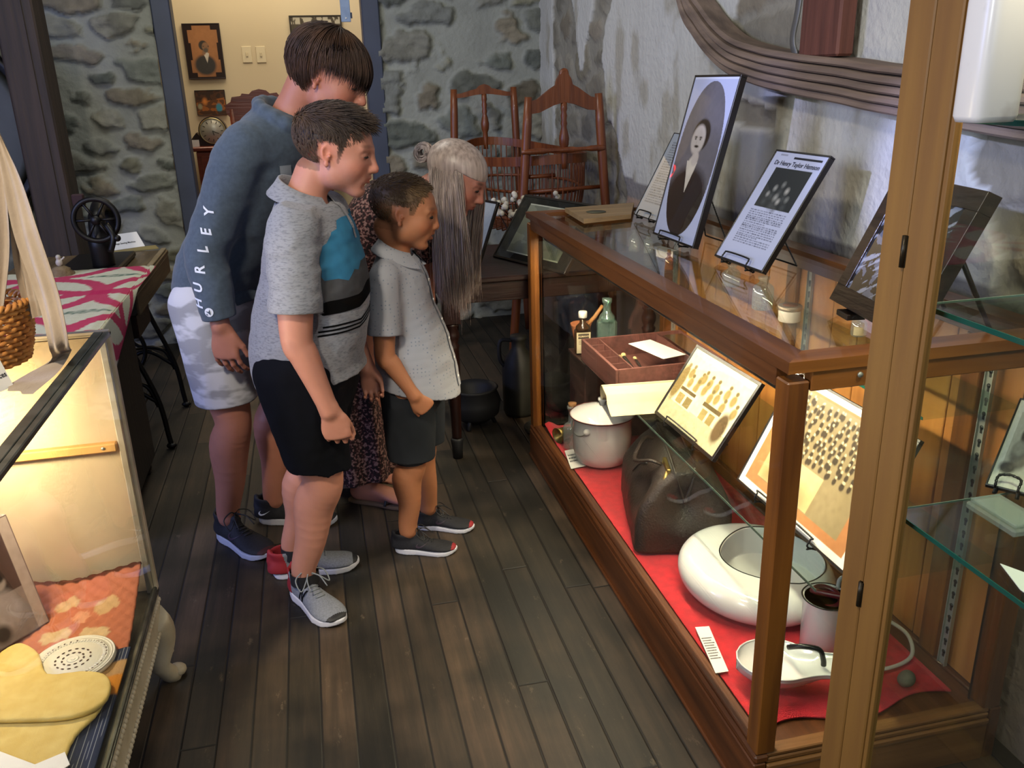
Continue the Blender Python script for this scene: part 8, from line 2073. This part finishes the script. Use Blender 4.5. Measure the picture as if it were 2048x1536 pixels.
for a in (0, 1.05, 2.1): m.tube([V3(SX - .27 + .13 * math.cos(a), SY1 - .21, .33 + .13 * math.sin(a)), V3(SX - .27 - .13 * math.cos(a), SY1 - .21, .33 - .13 * math.sin(a))], .006, 6)
m.build('drive_wheel', M_iron, st)
# the machine itself, seen end on
sm = thing('sewing_machine', 'black antique sewing machine with spoked balance wheel on the treadle table', 'sewing machine', (-.93, 4.08, SZ))
wc = PY(192, 440, 3.86); wc = V3(wc[0], 3.86, wc[2]); K = 44; ang = np.linspace(0, 2 * PI, K + 1)[:-1]; Rw = .085
zr = wc[2]
m = MB().box((wc[0] - .20, 3.88, SZ + .001), (wc[0] + .05, 4.28, SZ + .028), .01); m.build('machine_bed', M_iron, sm)
m = MB().tube(catmull([V3(wc[0] - .02, 3.95, SZ + .02), V3(wc[0] - .02, 3.94, zr - .08), V3(wc[0] - .02, 3.97, zr), V3(wc[0] - .03, 4.10, zr + .03), V3(wc[0] - .03, 4.22, zr + .01), V3(wc[0] - .03, 4.25, zr - .06), V3(wc[0] - .03, 4.25, SZ + .09)], 6), [.045] * 6 + [.034] * 7 + [.030] * 7 + [.028] * 7 + [.026] * 7 + [.022] * 3, 14); m.build('machine_arm', M_iron, sm)
m = MB().tube(np.stack([wc[0] + Rw * np.cos(ang), np.full(K, wc[1]), wc[2] + Rw * np.sin(ang)], 1), .011, 10, closed=True)
for a in np.linspace(0, 2 * PI, 7)[:-1]: m.tube([wc, wc + V3(Rw * math.cos(a), 0, Rw * math.sin(a))], .006, 6)
m.lathe([(0, -.02), (.018, -.02), (.018, .05), (0, .05)], wc, 16, (0, 1, 0)); m.build('balance_wheel', M_iron, sm)
MB().tube(catmull([wc + V3(.035, 0, -.02), wc + V3(.06, -.03, -.07), wc + V3(.04, -.03, -.13)], 5), .012, 8).ell(wc + V3(.075, -.03, -.075), (.014, .014, .014)).build('bobbin_winder', M_iron, sm)
MB().box((wc[0] - .08, 3.87, wc[2] + .055), (wc[0] - .035, 3.90, wc[2] + .105), .004).build('thread_spool', mat('maroon_thread', '#2a1112', .8), sm)
# card and little cushion
A = PZ(215, 503, SZ + .006); B = PZ(290, 492, SZ + .006); exq = unit(B - A); hn = np.cross(exq, UP); Tq = PY(212, 466, A[1] + .05); up_ = unit(UP - hn * .8); w_ = np.linalg.norm(B - A)
h_ = .085; m = MB(); m.add([A, B, B + up_ * h_ - exq * .01, A + up_ * h_ - exq * .01, B - hn * .11, A - hn * .11], [[0, 1, 2, 3], [3, 2, 4, 5], [3, 2, 1, 0], [5, 4, 2, 3]], smooth=False); tc_ = m.build('tent_card', M_white); tag(tc_, 'white printed tent card on the treadle table beside the sewing machine', 'card')
me = text_mesh('Vintage Sewing Machine', .0125, bold=.0003); V = np.array([v.co[:] for v in me.vertices]); F = [list(p.vertices) for p in me.polygons]
link_mesh('card_lettering', np.array([A + exq * (w_ * .50 + v[0] * .9) + up_ * (h_ * .38 + v[1]) + hn * .0008 for v in V]), F, mat('black_ink2', '#2a2a2c', .7), tc_, False)
p = PZ(130, 545, SZ + .001); p = V3(-1.05, 3.86, SZ + .001); p = V3(PY(128, 520, 3.80)[0] - .02, 3.80, SZ + .001); t = thing('pincushion', 'small frilled tan pincushion topped with a figurine by the sewing machine', 'pincushion', p)
MB().lathe([(0, 0), (.050, 0), (.062, .012), (.050, .028), (.052, .034), (.036, .046), (.038, .052), (.020, .062), (0, .066)], p, 24).build('cushion', mat('tan_frill', '#7c6a4e', .9, col2='#66563e', scale=30, bump=.4), t)
S = Sdf(p + V3(-.04, -.04, .05), p + V3(.04, .04, .13), .0025); S.ell(p + UP * .078, (.014, .011, .016), k=.005).ell(p + UP * .100, (.010, .010, .011), k=.004).cap(p + V3(.006, 0, .085), p + V3(.022, 0, .098), .004, k=.003); V, F = S.mesh()
link_mesh('figurine', V, face_front(V, F), mat('bisque_white', '#a8a294', .4), t)
m = MB().obox(PZ(262, 500, SZ + .001) * V3(1, 1, 0) + V3(0, 0, SZ + .003) + V3(.02, .0, 0), (.10, .05, .002), np.stack([unit(V3(1, .3, 0)), unit(V3(-.3, 1, 0)), UP], 1)); tag(m.build('booklet', mat('yellowed_paper', '#8a7c4a', .8)), 'thin yellowed booklet on the treadle table behind the tent card', 'booklet')
# quilt draped over a dark chest in front of the table
ch_ = thing('quilt_chest', 'dark wooden chest covered by the pink and white quilt', 'chest', (-1.0, 3.2, 0))
MB().box((-1.40, 2.86, .06), (-.735, 3.52, .742), .006).build('chest_body', wood('black_brown_wood', '#120b09', '#21130f', axis=2, scale=3, rough=.5), ch_)
for x in (-1.36, -.775):
    for y in (2.90, 3.48): MB().lathe([(0, 0), (.02, 0), (.028, .03), (.022, .059), (0, .059)], (x, y, 0), 16).build('foot', M_mah, ch_)
def qc(U, V, X, Y):
    c = np.tile(np.array(srgb('#b9b9a4')), (*U.shape, 1)) * (.92 + .14 * fbm(np.stack([X * 9, Y * 9, X * 0], -1), 3))[..., None]
    # interlocking rings: lens-shaped pink bands on a diagonal lattice
    s = .60; a = ((X + 1.10) / s); b = ((Y - 2.80) / s)
    for ox, oy in ((0, 0), (.5, .5)):
        aa = (a + ox) % 1 - .5; bb = (b + oy) % 1 - .5; r = np.hypot(aa, bb); c = blend(c, ((np.abs(r - .49) < .048)) * .95, '#a82350')
    aa = a % 1 - .5; bb = b % 1 - .5; l = (np.abs(aa) / .20 + np.abs(bb) / .05 < 1); n = fbm(np.stack([X * 90, Y * 90, X * 0], -1), 2)
    c = blend(c, l * np.clip((n - .40) * 6, .45, 1), '#4f6658'); return c
Xr = -.688
us = np.linspace(0, 1, 110); vs2 = np.linspace(0, 1, 130); U, V = np.meshgrid(us, vs2, indexing='ij'); L1 = .70; drop = .17
sx = U * (L1 + drop); Xq = np.where(sx < L1, Xr - L1 + sx, Xr + .014 * np.sin(np.clip((sx - L1) / drop, 0, 1) * PI / 2) * 1.0); ov = np.clip(sx - L1, 0, None)
Yq0 = 2.80 + V * (3.88 - 2.80)
cornerdrop = drop * np.clip(1.0 - 1.6 * V, .04, 1)
Zq = SZ + .026 - np.minimum(ov, 9) * (cornerdrop / drop) + .006 * fbm(np.stack([Xq * 7, Yq0 * 7, Xq * 0 + 3], -1), 3) + .0015 * np.abs(np.sin(Xq * 80)) * np.abs(np.sin(Yq0 * 80))
rnd = np.clip((sx - L1 + .03) / .03, 0, 1); Zq = Zq - .008 * rnd * (ov <= 0)
Ge = np.stack([Xq, Yq0, Zq], -1); Cq = qc(U, V, Xr - L1 + sx, Yq0).reshape(-1, 3); nn = 110 * 130; idx = np.arange(nn).reshape(110, 130)
F = np.stack([idx[:-1, :-1], idx[1:, :-1], idx[1:, 1:], idx[:-1, 1:]], -1).reshape(-1, 4).tolist(); nrm = np.zeros_like(Ge); nrm[..., 2] = -.008; nrm[ov > 0] = (-.008, 0, 0)
F += (np.array(F)[:, ::-1] + nn).tolist()
for e in (idx[0, :], idx[-1, ::-1], idx[::-1, 0], idx[:, -1]): F += [[int(e[i]) , int(e[i + 1]), int(e[i + 1]) + nn, int(e[i]) + nn] for i in range(len(e) - 1)]
o = link_mesh('ring_quilt', np.concatenate([Ge.reshape(-1, 3), (Ge + nrm).reshape(-1, 3)]), F, M_quiltp, None, True, np.concatenate([Cq, Cq])); tag(o, 'white quilt with pink interlocking ring bands and green lozenges', 'quilt')
# round object beside the timber post
c = PY(-128, 262, 4.98); c = V3(c[0], 4.98, c[2]); t = thing('round_drum', 'large dark round drum end with grey rim at the far left edge', 'drum', V3(c[0], c[1], 0))
MB().lathe([(0, 0), (.50, 0), (.50, .04), (.47, .045), (.45, .03), (0, .028)], c + V3(0, .0, 0), 56, (0, -1, 0)).build('drum_body', M_iron, t)
MB().lathe([(.448, .031), (.40, .036), (.10, .05), (0, .05)], c, 56, (0, -1, 0)).build('drum_face', mat('grey_hide', '#3f4344', .6, col2='#555a5a', scale=4), t)
MB().box((c[0] - .04, 4.94, 0), (c[0] + .04, 4.98, c[2] - .505), .004).build('stand', M_mah, t)

# ================================================================== FAR ROOM
def wall_pic(name, label, x0y0, x1y1, I, fm, bw, t=.02, m=M_print):
    a = PY(*x0y0, YF - t - .001); b = PY(*x1y1, YF - t - .001); sl = Slab(V3(a[0], YF - t - .001, b[2]), V3(1, 0, 0), UP, b[0] - a[0], a[2] - b[2], t); sl.en = V3(0, -1, 0); sl.R = np.stack([sl.ex, sl.ey, sl.en], 1)
    return picture_frame(name, label, 'picture', sl, I, fm, bw, m=m)
w_, h_ = 110, 140; I = portrait(w_, h_, '#9a6b45', '#8a6a50', '#3c3a38', '#3b3733', cy=.40, s=.8, turn=.06, beard='#5a544c'); U_, V_ = uvgrid(w_, h_)
ed = np.maximum(np.abs(U_ - .52) / (.36 + .05 * (np.abs(np.abs(V_ - .5) - .28) < .12)), np.abs(V_ - .5) / (.47 - .08 * (np.abs(U_ - .5) > .25))); I = blend(I, (ed > 1) * 1., '#21130f')
wall_pic('oval_mount_portrait', 'sepia portrait of a bearded man in a dark shaped mount on the far wall', (362, 47), (452, 157), I, mat('dark_brown_edge', '#21130f', .5), .006)
I = canvas(90, 68, '#5a3a22'); U_, V_ = uvgrid(90, 68); I = blend(I, (fbm(np.stack([U_ * 9, V_ * 9, U_ * 0 + 1], -1), 3) > .5) * .7, '#a0602a'); I = blend(I, ((V_ < .3 - .2 * U_ + .2)) * .8, '#2b221c'); I = eblob(I, .76, .72, .13, .22, '#3d8296', .4); I = eblob(I, .30, .45, .12, .2, '#c47a3a', .6, .8); I = eblob(I, .12, .65, .1, .15, '#8a8468', .5); I = blend(I, (V_ > .85) * .6, '#33241a')
wall_pic('colour_snapshot', 'small dark colour picture of a room interior, below the bearded man portrait', (388, 181), (455, 229), I, mat('dark_edge', '#1c1412', .5), .003)
I = canvas(80, 100, '#4a4438'); U_, V_ = uvgrid(80, 100); I = blend(I, (np.abs(U_ * 12 % 1 - .5) < .12) * .5, '#3a352b'); I = blend(I, ((V_ < .07) & (fbm(np.stack([U_ * 14, V_ * 14, U_ * 0], -1), 3) > .45)) * .9, '#b8b3a0')
wall_pic('old_shutter', 'weathered brown louvred panel hanging on the far wall above the teenager', (577, 31), (700, 240), I, mat('weathered_edge', '#2f2a22', .8), .012)
for (px, lab) in ((494, 'left one of two white switch plates on the far wall'), (522, 'right one of two white switch plates on the far wall')):
    p = PY(px, 109, YF - .004); t = thing('switch_plate', lab, 'switch plate', V3(p[0], YF - .004, p[2]), None); MB().box((p[0] - .033, YF - .006, p[2] - .055), (p[0] + .033, YF - .0005, p[2] + .055), .002).build('plate', mat('ivory_plate', '#d5c9a8', .4), t); MB().box((p[0] - .007, YF - .012, p[2] - .014), (p[0] + .007, YF - .0062, p[2] + .014), .002).build('toggle', mat('ivory_toggle', '#c8bb99', .4), t)
M_cher = wood('red_cherry', '#5c2413', '#7a361e', axis=0, scale=3, rough=.35, coat=.2)
zc_ = PY(395, 296, 6.35)[2]; xc0 = PY(388, 296, 6.35)[0]
ct2 = thing('chest_of_drawers', 'red-brown chest of drawers in the far room, seen past the door jamb', 'chest of drawers', (xc0 + .5, 6.66, 0))
MB().box((xc0, 6.43, .06), (xc0 + .9, 6.95, zc_ - .03), .004).build('carcass', M_cher, ct2); MB().box((xc0 - .02, 6.41, zc_ - .029), (xc0 + .92, 6.97, zc_), .006).build('top', M_cher, ct2)
for k in range(4):
    z1_ = zc_ - .06 - k * .24
    for j in range(2 if k == 0 else 1):
        xa = xc0 + .03 + j * .43; xb = xa + (.41 if k == 0 else .84); d_ = MB().box((xa, 6.415, z1_ - .21), (xb, 6.429, z1_), .004).build('drawer', M_cher, ct2)
        for xx in ((xa + xb) / 2,) if k == 0 else (xa + .15, xb - .15): MB().lathe([(0, 0), (.008, 0), (.008, .012), (.017, .02), (.015, .03), (0, .033)], (xx, 6.415, z1_ - .105), 16, (0, -1, 0)).build('knob', M_cher, d_)
for x in (xc0 + .04, xc0 + .86):
    for y in (6.47, 6.91): MB().lathe([(0, 0), (.022, 0), (.028, .03), (.02, .059), (0, .059)], (x, y, 0), 14).build('foot', M_cher, ct2)
ck = PY(425, 262, 6.50); ck = V3(ck[0], 6.50, ck[2]); zb_ = zc_ + .001
t = thing('mantel_clock', 'dark humpbacked mantel clock with silver dial on the far chest of drawers', 'clock', (ck[0], 6.5, zb_)); Rc = .080; w2 = .20
prof_ = [(-w2, 0), (w2, 0), (w2, .03), (.15, .045), (.11, .09)] + [(Rc * 1.18 * math.cos(a), ck[2] - zb_ + Rc * 1.18 * math.sin(a)) for a in np.linspace(-.35, PI + .35, 20)] + [(-.11, .09), (-.15, .045), (-w2, .03)]
MB().prism(prof_, (ck[0], 6.51, zb_), (1, 0, 0), UP, (0, 1, 0), .09).build('clock_case', mat('dark_clock_wood', '#21120c', .3), t)
MB().lathe([(0, 0), (Rc, 0), (Rc, .006), (0, .006)], (ck[0], 6.5095, ck[2]), 36, (0, -1, 0)).build('dial', mat('silver_dial', '#b5b1a3', .35, metal=.2), t)
MB().lathe([(Rc * .98, .004), (Rc * 1.04, .008), (Rc * 1.10, .004), (Rc * 1.10, 0), (Rc * .98, 0)], (ck[0], 6.5095, ck[2]), 36, (0, -1, 0)).build('bezel', mat('brass_bezel', '#a89a70', .3, metal=.8), t)
m = MB()
for k in range(12): a = k * PI / 6; m.obox(V3(ck[0] + .062 * math.sin(a), 6.5025, ck[2] + .062 * math.cos(a)), (.0022, .0006, .008), np.array([[math.cos(a), 0, math.sin(a)], [0, 1, 0], [-math.sin(a), 0, math.cos(a)]]))
m.build('hour_marks', mat('mark_black', '#201c18', .6), t)
m = MB()
for a, L_ in ((2.0, .045), (2.9, .030)): m.tube([V3(ck[0], 6.501, ck[2]), V3(ck[0] + L_ * math.sin(a), 6.501, ck[2] + L_ * math.cos(a))], .0022, 6)
m.build('clock_hands', mat('hand_black', '#15120f', .5), t)
p = PY(391, 288, 6.46); o = MB().box((p[0] - .025, 6.46, zb_), (p[0] + .025, 6.465, zb_ + .045)).build('small_card', M_white); tag(o, 'small white card beside the mantel clock in the far room', 'card')
m_ = MB(); p0 = PZ(395, 345, .8); p0 = V3(PY(393, 345, 6.3)[0], 6.12, 0); t = thing('side_stool', 'low cane-seated stool in front of the far chest of drawers', 'stool', p0)
MB().lathe([(0, .40), (.15, .40), (.16, .43), (.15, .45), (0, .455)], p0, 28).build('seat', mat('woven_cane', '#a8763c', .6, col2='#7a5228', scale=60), t)
for a in (.8, 2.4, 3.9, 5.5): MB().tube([p0 + V3(.11 * math.cos(a), .11 * math.sin(a), .40), p0 + V3(.14 * math.cos(a), .14 * math.sin(a), 0)], .014, 10).build('leg', M_cher, t)
# ornate chair whose crest shows over the teenager
cx_ = PY(520, 200, 6.15); t = thing('carved_chair', 'red-brown carved chair back rising behind the teenager in the far room', 'chair', (cx_[0], 6.15, 0)); zt_ = PY(515, 178, 6.15)[2]; m = MB()
w = .22; top = [(-w, -.10), (-w * 1.02, -.05), (-w * .85, -.03), (-w * .8, .0), (-w * .55, .005), (-w * .5, .02), (-w * .3, .015), (-w * .2, .035), (0, .045), (w * .2, .035), (w * .3, .015), (w * .5, .02), (w * .55, .005), (w * .8, 0), (w * .85, -.03), (w * 1.02, -.05), (w, -.10), (w * .8, -.16), (-w * .8, -.16)]
m.prism([(a, b) for a, b in top], (cx_[0], 6.15, zt_ - .045), (1, 0, 0), UP, (0, 1, 0), .03); m.build('crest_rail', M_cher, t)
for s in (-1, 1):
    MB().tube([V3(cx_[0] + s * w * .85, 6.165, zt_ - .12), V3(cx_[0] + s * w * .8, 6.15, .45), V3(cx_[0] + s * w * .85, 6.21, 0)], .018, 10).build('back_leg', M_cher, t); MB().tube([V3(cx_[0] + s * w * .9, 5.76, .44), V3(cx_[0] + s * w * .9, 5.76, 0)], .018, 10).build('front_leg', M_cher, t)
for k in range(4): x = cx_[0] + (-.6 + .4 * k) * w * .9; MB().tube([V3(x, 6.165, zt_ - .15), V3(x, 6.15, .46)], .009, 8).build('back_spindle', M_cher, t)
MB().box((cx_[0] - w, 5.74, .43), (cx_[0] + w, 6.18, .465), .01).build('seat', M_cher, t)
# exit sign and twin lamp on the far wall, out of direct view, mirrored in the portrait glass
ex_o = thing('exit_sign', 'red lit exit sign on the far room wall left of the doorway view', 'sign', (-1.32, YF - .03, 1.84))
MB().box((-1.48, YF - .045, 1.74), (-1.16, YF - .001, 1.94), .004).build('sign_box', mat('sign_housing', '#1a0505', .5), ex_o)
me = text_mesh('EXIT', .17, bold=.004); V = np.array([v.co[:] for v in me.vertices]); F = [list(p.vertices) for p in me.polygons]
link_mesh('sign_letters', np.array([V3(-1.32 + v[0] * .75, YF - .047, 1.84 + v[1]) for v in V]), F, mat('red_sign_light', '#ff2010', .5, emis='#ff1408', estr=7.0), ex_o, False)
lp_ = thing('twin_lamp', 'two-bulb wall lamp in the far room left of the doorway view', 'lamp', (-1.50, YF - .2, 1.78))
MB().tube([V3(-1.62, YF - .14, 1.80), V3(-1.36, YF - .14, 1.80)], .008, 8).tube([V3(-1.5, YF - .14, 1.80), V3(-1.5, YF - .001, 1.80)], .01, 8).build('lamp_arm', M_iron, lp_)
for x in (-1.60, -1.42): MB().ell((x, YF - .15, 1.745), (.036, .036, .045)).build('bulb', mat('lit_bulb', '#ffe8c0', .4, emis='#ffd9a0', estr=26.0), lp_)
# little framed notice fixed on the right jamb
a = PY(679, 0, YB - .045); b = PY(702, 44, YB - .045); o = thing('door_notice', 'pale blue notice in a slim holder at the top of the right door jamb', 'notice', (DR0 - .04, YB - .06, b[2]))
MB().box((a[0], YB - .056, b[2]), (b[0], YB - .048, b[2] + .22), .002).build('holder', mat('pale_blue_notice', '#7f93b0', .3, col2='#92a5c0', scale=14), o)
MB().lathe([(0, 0), (.006, 0), (.004, .003), (0, .003)], ((a[0] + b[0]) / 2 + .0, YB - .056, b[2] + .02), 12, (0, -1, 0)).build('pin', M_white, o)
MB().box((a[0], YB - .050 + .004, b[2] + .02), (b[0] + .01, YB - .0305, b[2] + .05)).build('bracket', M_jamb, o)
